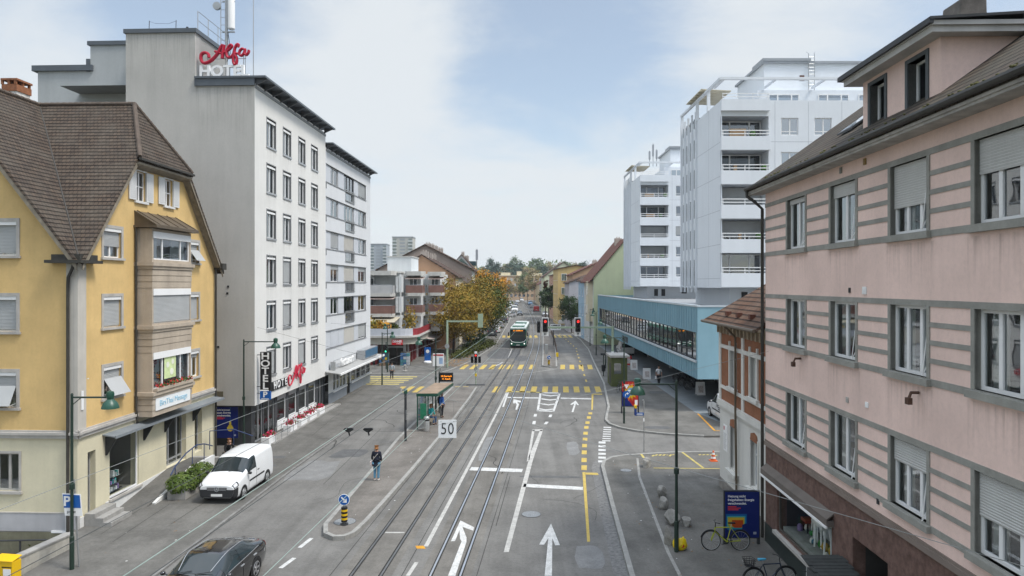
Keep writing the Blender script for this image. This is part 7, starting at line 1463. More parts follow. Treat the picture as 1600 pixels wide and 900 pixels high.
rw = thing('retaining_wall', 'low weathered pale wall beside the sunken drive in the left corner', 'wall', (0, 0, 0)); mb = MB(); mb.slab([(-16.1, 25.35, -2), (-16.1, 25.35, .55), (-16.45, 21.9, .66), (-17.2, 14, .8), (-17.2, 14, -2)], (-.26, .03, 0)); mb.build('wall', mat('weathered_wall_render', (.42, .40, .35), .92, var=.2, scale=1.5, streak=.3, fine=.15), rw); mb = MB(); mb.slab([(-16.06, 25.4, .55), (-16.41, 21.9, .66), (-17.16, 14, .8), (-17.52, 14, .8), (-16.76, 21.9, .66), (-16.42, 25.4, .55)], (0, 0, .06)); mb.build('coping', M_concr, rw)
gr = thing('drive_railing', 'dark railing along the foot of the yellow house above the sunken drive', 'railing', (0, 0, 0)); mb = MB()
for z in (-.12, -.62): mb.tube([(-28, 26.7, z - .25), (-16.6, 26.7, z)], .035, 6)
for x in (-19.0, -21.5, -24): mb.tube([(x, 26.7, -1.8), (x, 26.7, -.2)], .035, 6)
mb.build('rail', M_dkmet, gr); q = random.Random(9); mb = MB()
for k in range(260): x = -16.6 - abs(q.gauss(0, .6)); v = Vector((x, 26.55 + q.gauss(0, .12), -.45 + q.uniform(-.1, .25))); a = Vector((q.uniform(-1, 1), q.uniform(-1, 1), q.uniform(0, 1))).normalized(); b = a.orthogonal().normalized(); mb.quad(v, v + b * .03, v + a * .14, v - b * .03)
tag(mb.build('weed', LEAF['hedge']), 'straggling weeds at the top of the sunken drive by the yellow house', 'weeds')
# illuminated city posters
M_navy = mat('poster_navy', (.008, .018, .13), .3, var=.1, scale=1.5)
def poster(name, label, x, y, z0, w_, h_, lines, kind, legs, rz=0, tsize=.13):
    t = thing(name, label, 'poster', (x, y, 0), rz); MB().box(-.04, 0, z0 - .04, w_ + .04, .10, z0 + h_ + .05).build('frame', M_dkmet, t, bevel=.01); mb = MB(); mb.box(0, -.012, z0, w_, .0, z0 + h_); p = mb.build('poster_sheet', M_navy, t)
    for k, l in enumerate(lines): lettering(l, tsize, M_ltr, p, face_front(w_ * .08, -.016, z0 + h_ * .905 - k * tsize * 1.12), depth=.003, align='LEFT', bold=.003)
    mb = MB()
    for k, f_ in enumerate((.25, .38, .31)): mb.box(w_ * .08, -.015, z0 + h_ * .665 - k * .055, w_ * (.08 + f_), -.012, z0 + h_ * .665 - k * .055 + .04)
    mb.build('red_line', mat('poster_red', (.52, .04, .06), .5, var=.1), p)
    if kind == 'radiator':
        cols = [('heat_blue', (.01, .10, .30)), ('heat_cyan', (.02, .30, .38)), ('heat_green', (.22, .36, .10)), ('heat_yellow', (.55, .36, .03)), ('heat_red', (.40, .06, .012))]
        shp = [(.02, .16, .64, .52), (.05, .19, .60, .475), (.07, .22, .575, .455), (.085, .245, .56, .435), (.20, .215, .53, .385)]
        for k, ((nm, c), (a, b, c2, d)) in enumerate(zip(cols, shp)):
            mb = MB(); mb.slab([(w_ * a, -.015 - .001 * k, z0 + h_ * (b + .05)), (w_ * (a + .07), -.015 - .001 * k, z0 + h_ * b), (w_ * (c2 - .05), -.015 - .001 * k, z0 + h_ * b), (w_ * c2, -.015 - .001 * k, z0 + h_ * (b + .08)), (w_ * c2, -.015 - .001 * k, z0 + h_ * d), (w_ * a, -.015 - .001 * k, z0 + h_ * d)], (0, .0008, 0)); mb.build('heat_print', mat(nm, c, .4, var=.1), p)
        mb = MB(); mb.slab([(w_ * .50, -.021, z0 + h_ * .14), (w_ * .92, -.021, z0 + h_ * .14), (w_ * .92, -.021, z0 + h_ * .27), (w_ * .60, -.021, z0 + h_ * .31), (w_ * .50, -.021, z0 + h_ * .28)], (0, .001, 0)); mb.build('sofa_print', M_navy, p)
    else:
        mb = MB(); c = (w_ * .68, z0 + h_ * .34); pts = []
        for i in range(20): a = 2 * math.pi * i / 20; r = .19 * (1 if math.sin(a) < .3 else .74); pts.append((c[0] + r * math.cos(a), -.016, c[1] + r * math.sin(a) * 1.25))
        mb.slab(pts, (0, .003, 0)); mb.box(c[0] - .06, -.016, c[1] + .16, c[0] + .06, -.012, c[1] + .36); mb.build('bulb_print', mat('bulb_yellow', (.55, .42, .05), .4, var=.1), p); MB().box(c[0] - .005, -.015, c[1] + .36, c[0] + .005, -.012, z0 + h_).build('cord_print', mat('cord_teal', (.05, .25, .3), .4), p)
    MB().box(w_ * .83, -.015, z0 + .12, w_ * .92, -.012, z0 + .21).build('crest', mat('crest_grey', (.35, .38, .45), .5), p)
    if legs:
        for xx in (.0, w_): MB().box(xx - .05, .02, .1, xx + .05, .12, z0).build('leg', M_dkmet, t)
    return t
poster('poster_panel', 'navy poster with a glowing radiator before the pink house', 7.86, 25.5, .38, 1.25, 1.68, ('Heizung nicht', 'freigehalten: Energie', 'verschwendet.'), 'radiator', True, 0, .118)
poster('poster_panel', 'navy poster with a yellow bulb between yellow house and hotel', -17.8, 41.3, .55, 1.42, 1.85, ('Licht brennen', 'lassen: Energie', 'verschwendet.'), 'bulb', False, -.0, .15)
ad = thing('advert_panel', 'red and yellow starburst advertising panel on dark legs', 'poster', (8.15, 51.5, .12)); MB().box(0, 0, .5, 1.3, .1, 2.42).build('frame', M_dkmet, ad, bevel=.01); mb = MB(); mb.box(.05, -.012, .55, 1.25, 0, 2.37); p = mb.build('poster_sheet', mat('advert_red', (.42, .02, .02), .4, var=.25, scale=2), ad)
mb = MB(); mb.slab([(.05, -.016, .55), (.85, -.016, .55), (.05, -.016, 1.7)], (0, .003, 0)); mb.build('navy_print', M_navy, p)
for k, (r, nm, c) in enumerate(((.62, 'burst_orange', (.55, .14, .01)), (.48, 'burst_yellow', (.62, .42, .02)), (.30, 'burst_blue', (.10, .32, .55)))):
    mb = MB(); mb.slab([(max(.06, min(1.24, .68 + r * (1 if i % 2 else .66) * math.cos(i * .2618))), -.018 - k * .003, 1.62 + r * 1.15 * (1 if i % 2 else .66) * math.sin(i * .2618)) for i in range(24)], (0, .002, 0)); mb.build('burst_print', mat(nm, c, .4, var=.1), p)
mb = MB(); mb.box(.5, -.03, 1.65, .8, -.024, 1.75); mb.box(.55, -.03, 1.5, .88, -.024, 1.6); mb.box(1.0, -.02, .62, 1.2, -.013, 1.0); mb.build('white_print', M_ltr, p)
for xx in (.03, 1.27): MB().box(xx - .05, .02, 0, xx + .05, .1, .5).build('leg', M_dkmet, ad)
ys = thing('yield_signs', 'white triangle over a blue arrow disc on the lamp pole by the starburst panel', 'sign', (7.75, 47.7, .12)); mb = MB(); mb.slab([(-.10, -.08, 2.75), (.38, -.08, 2.75), (.14, -.08, 2.33)], (0, .02, 0)); mb.build('triangle_sign', M_redp, ys); mb = MB(); mb.slab([(-.03, -.09, 2.71), (.31, -.09, 2.71), (.14, -.09, 2.41)], (0, .008, 0)); mb.build('triangle_face', M_gwhite, ys); mb = MB(); mb.disc((.14, -.08, 2.02), .25, 24, 'y', .02); mb.build('round_sign', M_bluep, ys)
mb = MB(); mb.tube([(.05, -.09, 1.9), (.07, -.09, 2.03), (.14, -.09, 2.09), (.2, -.09, 2.09)], .022, 5); mb.slab([(.18, -.1, 2.18), (.30, -.1, 2.09), (.18, -.1, 2.0)], (0, .01, 0)); mb.build('arrow', M_gwhite, ys)
sp_ = thing('street_name_sign', 'blue street sign and yellow topped blade on a thin grey pole at the corner', 'sign', (7.56, 39.6, .12)); MB().tube([(0, 0, 0), (0, 0, 2.9), (-.06, 0, 3.0)], .03, 8).build('pole', M_zinc, sp_); MB().box(-.48, -.02, 2.10, -.02, 0, 2.26).build('name_plate', M_bluep, sp_); MB().box(-.42, -.026, 2.15, -.08, -.02, 2.20).build('lettering', M_ltr, sp_); MB().box(-.53, -.12, 2.1, -.44, .2, 2.52).build('blade', mat('deep_blue', (.012, .04, .19), .5), sp_); MB().box(-.54, -.13, 2.52, -.43, .21, 2.68).build('blade_top', M_post, sp_); mb = MB(); mb.box(-.05, -.03, 1.75, .03, -.015, 1.95); mb.build('notice', M_gwhite, sp_)
# kiosk, bin, A-frame boards, cone, rocks, bag, public bookcase
ki = thing('kiosk', 'olive green ticket kiosk with a flat grey roof on the right pavement', 'kiosk', (9.35, 65.0, .12)); mb = MB(); mb.box(0, 0, 0, 1.5, 2.6, 2.75); mb.build('body', mat('olive_green', (.085, .10, .035), .6, var=.15), ki, bevel=.02); mb = MB(); mb.box(-.15, -.2, 2.75, 1.7, 2.8, 2.95); mb.build('roof', M_trim, ki); MB().box(.25, -.02, 1.2, .9, 0, 2.2).build('window', M_glassb, ki); MB().box(-.02, .4, .3, 0, 1.4, 2.2).build('ticket_panel', M_dkmet, ki)
bk_ = thing('litter_bin', 'small black litter bin on a pole near the olive kiosk', 'bin', (9.6, 72.5, .12)); MB().tube([(0, 0, 0), (0, 0, 2.4)], .05, 8).build('pole', M_dkgreen, bk_); MB().lathe(0, 0, [(.16, .5), (.2, .55), (.22, 1.15), (.2, 1.2)], 12).build('body', M_black, bk_); mb = MB(); mb.box(-.3, -.06, 2.2, .3, .06, 2.4); mb.build('lamp_box', M_dkmet, bk_)
for (x, y, lab, c1) in ((13.7, 70.3, 'white A-frame board on the arcade paving, nearest to the walking man', M_gwhite), (13.75, 78, 'white A-frame board on the arcade paving, second from the walking man', M_gwhite), (13.9, 82.5, 'red A-frame board on the arcade paving near the white van', M_redp), (16.4, 60.2, 'white and orange A-frame board at the blue podium corner', M_gwhite)):
    t = thing('sandwich_board', lab, 'sandwich board', (x, y, .13)); mb = MB(); mb.slab([(-.38, -.28, 0), (.38, -.28, 0), (.38, -.03, 1.15), (-.38, -.03, 1.15)], (0, .03, 0)); mb.build('front_panel', c1, t); mb = MB(); mb.slab([(-.38, .28, 0), (.38, .28, 0), (.38, .03, 1.15), (-.38, .03, 1.15)], (0, -.03, 0)); mb.build('rear_panel', c1, t); mb = MB(); mb.slab([(-.22, -.262, .22), (.22, -.262, .22), (.22, -.13, .8), (-.22, -.13, .8)], (0, .01, 0)); mb.build('print', mat('faded_print', (.55, .50, .48), .8, var=.4, scale=7), t)
    mb = MB(); mb.box(-.41, -.05, 1.13, .41, .05, 1.2); mb.build('frame', M_black, t)
cn = thing('traffic_cone', 'orange and white traffic cone in the corner by the brick house', 'cone', (10.95, 37.6, .12)); M_cone = mat('cone_orange', (.62, .12, .03), .6, var=.1); MB().box(-.2, -.2, 0, .2, .2, .035).build('base', M_cone, cn, bevel=.01)
mb = MB()
for k in range(5): r0, r1 = .155 - k * .024, .155 - (k + 1) * .024; mb.lathe(0, 0, [(r0, .035 + k * .105), (r1, .035 + (k + 1) * .105)], 14, k % 2)
mb.build('cone', [M_cone, M_gwhite], cn, smooth=True)
M_rock = mat('rough_boulder', (.30, .29, .265), .95, var=.25, scale=4, fine=.3, bump=.8, bscale=14)
def rock(x, y, rx, ry, rz_, seed, label):
    bm = bmesh.new(); bmesh.ops.create_icosphere(bm, subdivisions=4, radius=1.0); q = random.Random(seed); planes = [(Vector((q.gauss(0, 1), q.gauss(0, 1), q.gauss(0, .8))).normalized(), q.uniform(.48, .82)) for _ in range(11)]
    for v in bm.verts:
        p = v.co.copy()
        for n, d in planes:
            e = p.dot(n)
            if e > d: p -= n * (e - d)
        p *= 1 + .06 * mnoise.noise(p * 2.2 + Vector((seed, 0, 0))); v.co = Vector((p.x * rx, p.y * ry, max(p.z, -.55) * rz_ + rz_ * .5))
    me = bpy.data.meshes.new('boulder'); bm.to_mesh(me); bm.free(); me.materials.append(M_rock); me.shade_smooth(); me.set_sharp_from_angle(angle=R(13)); o = bpy.data.objects.new('boulder', me); COL.objects.link(o); o.location = (x, y, .11); o.rotation_euler = (0, 0, q.uniform(0, 6)); tag(o, label, 'rock', 'boulders along the right pavement')
rock(7.1, 36.4, .40, .30, .34, 1, 'long slanted boulder at the pavement corner by the yellow bay lines'); rock(6.75, 31.3, .32, .27, .34, 2, 'pointed grey boulder, upper one of the touching pair'); rock(6.45, 29.6, .27, .25, .36, 3, 'square pale boulder, lower one of the touching pair'); rock(6.4, 27.6, .42, .30, .42, 4, 'broad boulder left of the lamp pole'); rock(6.95, 27.5, .28, .22, .30, 5, 'small boulder half behind the lamp pole'); rock(5.78, 25.6, .26, .26, .45, 6, 'upright boulder beside the yellow bag')
bm = bmesh.new(); bmesh.ops.create_icosphere(bm, subdivisions=3, radius=1.0)
for v in bm.verts: p = v.co; k = .75 + .25 * (1 - max(0, p.z)); f_ = 1 + .22 * mnoise.noise(p * 3.0); v.co = Vector((p.x * .26 * k * f_, p.y * .19 * k * f_, (max(p.z, -.8) + .8) * .22 * f_))
for s_ in (-1, 1):
    for v in bm.verts:
        if v.co.z > .30 and v.co.x * s_ > .07: v.co.z += .10
me = bpy.data.meshes.new('rubbish_bag'); bm.to_mesh(me); bm.free(); me.materials.append(mat('yellow_bag', (.62, .46, .01), .35, var=.15, scale=6)); me.materials.append(M_redp); me.shade_smooth(); o = bpy.data.objects.new('rubbish_bag', me); COL.objects.link(o); o.location = (6.08, 25.0, .12); o['label'] = 'yellow plastic bag with red print leaning on the right lamp pole'; o['category'] = 'bag'
mb = MB(); mb.disc((.05, -.185, .2), .06, 12, 'y', .02); mb.build('red_print', M_redp, o)
bc = thing('public_bookcase', 'dark metal public bookcase with a shingled roof in front of the pink house', 'cabinet', (8.2, 18.0, .12)); mb = MB(); mb.box(0, 0, 0, .85, 1.25, 1.72); mb.build('body', mat('anthracite_sheet', (.075, .078, .08), .5, var=.1), bc, bevel=.015); mb = MB()
n = 9
for k in range(n): 
    y0 = -.1 + k * 1.45 / n; zz_ = 1.74 + .22 * (k / n)
    for c_ in range(6): mb.slab([(-.1 + c_ * .18 + (.09 if k % 2 else 0), y0, zz_ + .028), (.08 + c_ * .18 + (.09 if k % 2 else 0), y0, zz_ + .028), (.08 + c_ * .18 + (.09 if k % 2 else 0), y0 + .22, zz_ + .05), (-.1 + c_ * .18 + (.09 if k % 2 else 0), y0 + .22, zz_ + .05)], (0, 0, .014))
mb.slab([(-.1, -.1, 1.72), (1.05, -.1, 1.72), (1.05, 1.35, 1.97), (-.1, 1.35, 1.97)], (0, 0, .02)); mb.build('shingle_roof', mat('slate_shingle', (.042, .046, .045), .6, var=.25, scale=5), bc); MB().box(.06, -.012, .9, .8, 0, 1.65).build('glass_door', M_glassb, bc); lettering('Bücherschrank', .085, mat('pale_print', (.4, .4, .4), .6), bc, face_front(.43, -.014, 1.56), depth=.003); mb = MB(); mb.tube([(.05, -.45, .0), (.05, -.45, 1.2), (.8, -.45, 1.2), (.8, -.45, 0)], .025, 8); mb.build('guard_rail', M_zinc, bc, smooth=True)
for (px, py, z, r, lab) in ((830, 803.5, .0085, .42, 'round iron manhole cover in the right lane'), (539, 815, .165, .45, 'round iron manhole cover on the platform behind the arrow post'), (978, 735, .125, .3, 'round iron manhole cover on the right pavement corner')):
    X, Y = gp(px, py, z); mb = MB(); mb.disc((0, 0, 0), r, 28, 'z', .006, 1); mb.disc((0, 0, .006), r * .93, 28, 'z', .003, 0); t = tag(mb.build('manhole_cover', [mat('iron_cover', (.20, .21, .215), .6, var=.3, scale=14), M_patch], loc=(X, Y, z)), lab, 'manhole cover')
# flower troughs at the hotel
M_gera = mat('magenta_petals', (.42, .012, .06), .7, var=.3, scale=9); M_gleaf = leaf_mat('geranium_leaves', [(.03, .07, .015), (.06, .11, .03)], 3)
def troughs():
    base = None
    for i, (px, py, wy, lab) in enumerate(((396, 697, 1.1, 'white flower trough behind the roof of the white van'), (440, 677, 1.2, 'white flower trough nearest the hotel entrance rail'), (457, 667, 1.2, 'white flower trough third from the camera, between its neighbours'), (473, 659, 1.5, 'longest white flower trough with the largest red bush'), (488, 650, 1.2, 'white flower trough at the far end, next to the hotel steps'))):
        X, Y = gp(px, py, .07); X = -15.3 + .041 * (Y - 41.1) + .55; t = thing('flower_trough', lab, 'planter', (X, Y, .07), -.041, 'flower troughs before the hotel'); mb = MB(); mb.box(-.25, 0, 0, .25, wy, .50); mb.build('trough', M_gwhite, t, bevel=.02); q = random.Random(30 + i); mb = MB(); mb2 = MB()
        for k in range(150): v = Vector((q.gauss(0, .15), q.uniform(.05, wy - .05), .52 + abs(q.gauss(.06, .09)))); a = Vector((q.uniform(-1, 1), q.uniform(-1, 1), q.uniform(0, 1))).normalized() * .06; b = a.orthogonal().normalized() * .05; (mb if k % 3 else mb2).quad(v - a, v - b, v + a, v + b)
        mb.build('blossom', M_gera, t); mb2.build('foliage', M_gleaf, t)
    X, Y, Z_ = at(268, 600, 32.6); t = thing('flower_box', 'red flowers in the box under the lowest bay window of the yellow house', 'planter', (-17.1, 27.2, 4.87), -.035); q = random.Random(50); mb = MB(); mb.box(.80, 4.05, 0, .95, 7.35, .14); mb.build('trough', M_stonebeige, t); mb = MB(); mb2 = MB()
    for k in range(190): v = Vector((q.gauss(.9, .06), q.uniform(4.1, 7.3), .16 + abs(q.gauss(.05, .07)))); a = Vector((q.uniform(-1, 1), q.uniform(-1, 1), q.uniform(0, 1))).normalized() * .05; b = a.orthogonal().normalized() * .045; (mb if k % 2 else mb2).quad(v - a, v - b, v + a, v + b)
    mb.build('blossom', mat('scarlet_petals', (.45, .03, .03), .7, var=.2, scale=9), t); mb2.build('foliage', M_gleaf, t)
troughs()
hrail = thing('hotel_rail', 'thin grey handrail and step along the hotel entrance', 'railing', (-15.3, 41.1, 0), -.041); mb = MB(); mb.box(.05, .5, .06, .95, 14.5, .16); mb.build('step', M_concr, hrail); mb = MB()
for k in range(4): mb.tube([(.95, .8 + k * 1.0, .1), (.95, .8 + k * 1.0, 1.05)], .02, 5)
for z in (.6, 1.05): mb.tube([(.95, .8, z), (.95, 3.8, z)], .018, 5)
mb.build('rail', M_zinc, hrail)
# terrace plants over the shop
for i, (px, Y, r, h, lf, lab) in enumerate(((586, 84, .9, 1.3, 'yellow', 'bushy yellow shrub on the shop terrace behind the grey cloth'), (598, 84, .8, 1.1, 'orange', 'orange shrub on the shop terrace under the beige awning'), (617, 85, .5, .8, 'hedge', 'small green plant on the shop terrace beside the white wall'), (641, 88, .8, 2.6, 'yellow', 'tall sparse tree in a pot at the terrace corner'))): terrace_plant((px - 800) * Y / FPX, Y, 3.66, r, h, lab, LEAF[lf], 90 + i)
hyd = thing('hydrant', 'pale stone hydrant on the pavement corner before the shop', 'hydrant', (-12.1 * .98, 76.6, .1)); MB().lathe(0, 0, [(.28, 0), (.3, .08), (.14, .14), (.13, .62), (.17, .66), (.06, .8)], 12).build('body', M_concr, hyd, smooth=True); mb = MB(); mb.tube([(-.3, 0, .45), (.3, 0, .45)], .06, 8); mb.build('outlet', M_zinc, hyd)
ib = thing('info_board', 'white information board with a red header on the pavement near the zebra', 'sign', (-8.2, 76.9, .1)); MB().box(-.62, 0, .55, .62, .1, 1.95).build('panel', M_gwhite, ib, bevel=.01); MB().box(-.56, -.01, 1.7, .56, 0, 1.86).build('header', M_redp, ib); mb = MB(); mb.box(.1, -.01, .8, .5, 0, 1.5); mb.build('print', mat('pale_blue_print', (.3, .42, .6), .6, var=.2), ib); mb = MB(); mb.box(-.3, .02, 0, .3, .1, .55); mb.build('foot', M_concr, ib)
bst = thing('shop_stand', 'blue advertising flag board with a white foot beside the red shop columns', 'sign', (-10.4, 85.2, .1)); MB().box(-.4, 0, .25, .4, .06, 1.9).build('panel', M_bluep, bst, bevel=.01); MB().lathe(0, 0, [(.5, 0), (.5, .12), (.3, .25)], 12).build('foot', M_gwhite, bst); mb = MB(); mb.disc((0, -.012, 1.4), .22, 14, 'y', .01); mb.build('print', M_gwhite, bst)
# ------------------------------------------------------------------ vehicles
def paint(name, c, rough=.25, coat=.8): return mat(name, c, rough, var=.02, coat=coat, spec=.5)
M_cglass = mat('car_glass', (.022, .030, .033), .05, var=0, spec=.6); M_lampg = mat('headlamp_glass', (.62, .64, .66), .15, var=.1); M_tail = mat('tail_lamp', (.35, .01, .012), .25, var=0); M_plate = mat('number_plate', (.72, .72, .70), .5, var=.02)
SEDAN = dict(L=[-2.43, -2.27, -1.6, -.95, -.08, .5, 1.15, 1.95, 2.36, 2.45], S=[
 [(.58, .30), (.66, .36), (.72, .50), (.68, .64), (.55, .70), (.33, .72), (0, .73)], [(.74, .22), (.80, .30), (.84, .52), (.81, .70), (.66, .79), (.4, .83), (0, .84)], [(.82, .2), (.88, .3), (.92, .58), (.87, .80), (.73, .89), (.42, .93), (0, .95)],
 [(.84, .2), (.9, .3), (.93, .6), (.885, .88), (.77, .985), (.45, 1.03), (0, 1.05)], [(.84, .2), (.9, .3), (.93, .6), (.885, .92), (.75, 1.19), (.58, 1.36), (0, 1.42)], [(.84, .2), (.9, .3), (.93, .6), (.885, .93), (.75, 1.21), (.58, 1.385), (0, 1.44)],
 [(.84, .2), (.9, .3), (.93, .62), (.885, .95), (.74, 1.19), (.55, 1.335), (0, 1.38)], [(.82, .2), (.88, .3), (.92, .62), (.85, .95), (.70, 1.03), (.42, 1.055), (0, 1.065)], [(.76, .24), (.82, .32), (.86, .60), (.80, .88), (.62, .96), (.38, .985), (0, .99)], [(.6, .30), (.7, .36), (.76, .60), (.72, .82), (.55, .88), (.3, .91), (0, .915)]],
 ws=(3.10, 3.93), rw=(6.08, 6.86), sw=((3.42, 4.80), (4.88, 6.45)), v0=4.25, wheels=(-1.48, 1.42), r=.335, hw=.93)
HATCH = dict(L=[-2.05, -1.92, -1.35, -.85, -.05, .5, 1.2, 1.85, 2.0, 2.05], S=[
 [(.55, .32), (.64, .38), (.70, .52), (.66, .70), (.52, .76), (.33, .79), (0, .8)], [(.72, .24), (.78, .32), (.82, .55), (.79, .78), (.64, .87), (.4, .9), (0, .91)], [(.80, .22), (.86, .32), (.89, .6), (.85, .88), (.71, .97), (.42, 1.01), (0, 1.02)],
 [(.82, .22), (.87, .32), (.90, .62), (.865, .96), (.76, 1.07), (.45, 1.11), (0, 1.13)], [(.82, .22), (.87, .32), (.90, .62), (.865, 1.0), (.76, 1.28), (.60, 1.48), (0, 1.53)], [(.82, .22), (.87, .32), (.90, .62), (.865, 1.0), (.76, 1.3), (.60, 1.51), (0, 1.56)],
 [(.82, .22), (.87, .32), (.90, .62), (.865, 1.02), (.75, 1.3), (.59, 1.49), (0, 1.54)], [(.80, .24), (.85, .34), (.88, .64), (.84, 1.04), (.71, 1.26), (.54, 1.40), (0, 1.44)], [(.76, .28), (.82, .36), (.85, .66), (.80, .98), (.66, 1.1), (.48, 1.16), (0, 1.18)], [(.62, .32), (.7, .4), (.76, .66), (.72, .86), (.58, .9), (.4, .92), (0, .93)]],
 ws=(3.10, 3.93), rw=(7.1, 7.95), sw=((3.42, 4.80), (4.88, 6.75)), v0=4.25, wheels=(-1.25, 1.28), r=.32, hw=.90)
VAN = dict(L=[-2.16, -2.02, -1.70, -1.22, -.42, .2, 1.1, 1.95, 2.12, 2.16], S=[
 [(.60, .30), (.70, .36), (.77, .55), (.75, .74), (.6, .80), (.4, .83), (0, .84)], [(.76, .24), (.84, .32), (.88, .58), (.86, .84), (.72, .94), (.45, .99), (0, 1.0)], [(.82, .22), (.88, .32), (.91, .6), (.885, .93), (.77, 1.04), (.48, 1.09), (0, 1.11)],
 [(.84, .22), (.90, .32), (.92, .62), (.90, 1.02), (.81, 1.14), (.5, 1.19), (0, 1.21)], [(.84, .22), (.90, .32), (.92, .62), (.905, 1.10), (.84, 1.44), (.68, 1.71), (0, 1.78)], [(.84, .22), (.90, .32), (.92, .62), (.905, 1.10), (.85, 1.48), (.73, 1.77), (0, 1.83)],
 [(.84, .22), (.90, .32), (.92, .62), (.905, 1.10), (.86, 1.5), (.75, 1.79), (0, 1.85)], [(.84, .24), (.90, .34), (.92, .62), (.905, 1.10), (.86, 1.5), (.75, 1.78), (0, 1.84)], [(.82, .28), (.88, .36), (.90, .62), (.885, 1.10), (.84, 1.48), (.71, 1.74), (0, 1.79)], [(.74, .32), (.82, .4), (.86, .62), (.84, 1.10), (.80, 1.44), (.66, 1.68), (0, 1.72)]],
 ws=(3.10, 3.93), rw=None, sw=((3.42, 4.75),), v0=4.2, wheels=(-1.36, 1.34), r=.315, hw=.92)
def interp(a, t):
    """Catmull-Rom through the rows of a"""
    i = min(int(t), len(a) - 2); f = t - i; p0, p1, p2, p3 = (np.asarray(a[min(max(i + k, 0), len(a) - 1)], float) for k in (-1, 0, 1, 2))
    m1 = (p2 - p0) * .42; m2 = (p3 - p1) * .42
    return (2*f**3 - 3*f**2 + 1) * p1 + (f**3 - 2*f**2 + f) * m1 + (-2*f**3 + 3*f**2) * p2 + (f**3 - f**2) * m2
def body_point(sp, u, v):
    row = interp([np.array(s) for s in sp['S']], u); y = float(interp([[q] for q in sp['L']], u)[0]); x, z = interp(list(row), v); return (max(0, x), y, z)
def body_patch(sp, u0, u1, v0, v1, off=.008, nu=8, nv=4, s=1, full=False):
    """a piece of skin lying just outside the body"""
    vs = list(np.linspace(v0, v1, nv + 1)); g = []
    for i in range(nu + 1):
        u = u0 + (u1 - u0) * i / nu; row = []
        for v in vs:
            p = Vector(body_point(sp, u, v)); du = Vector(body_point(sp, min(u + .05, 9), v)) - Vector(body_point(sp, max(u - .05, 0), v)); dv = Vector(body_point(sp, u, min(v + .05, 6))) - Vector(body_point(sp, u, max(v - .05, 0)))
            n = dv.cross(du); n = n.normalized() if n.length > 1e-9 else Vector((0, 0, 1))
            if n.dot(Vector((p.x, 0, p.z - .7))) < 0: n = -n
            p = p + n * off; row.append((p.x * s, p.y, p.z))
        if full: row = row + [(-q[0], q[1], q[2]) for q in row[-2::-1]]
        g.append(row)
    mb = MB(); m_ = len(g[0]); V = [q for r_ in g for q in r_]; mb.add(V, [(i * m_ + j, i * m_ + j + 1, (i + 1) * m_ + j + 1, (i + 1) * m_ + j) for i in range(nu) for j in range(m_ - 1)]); return mb
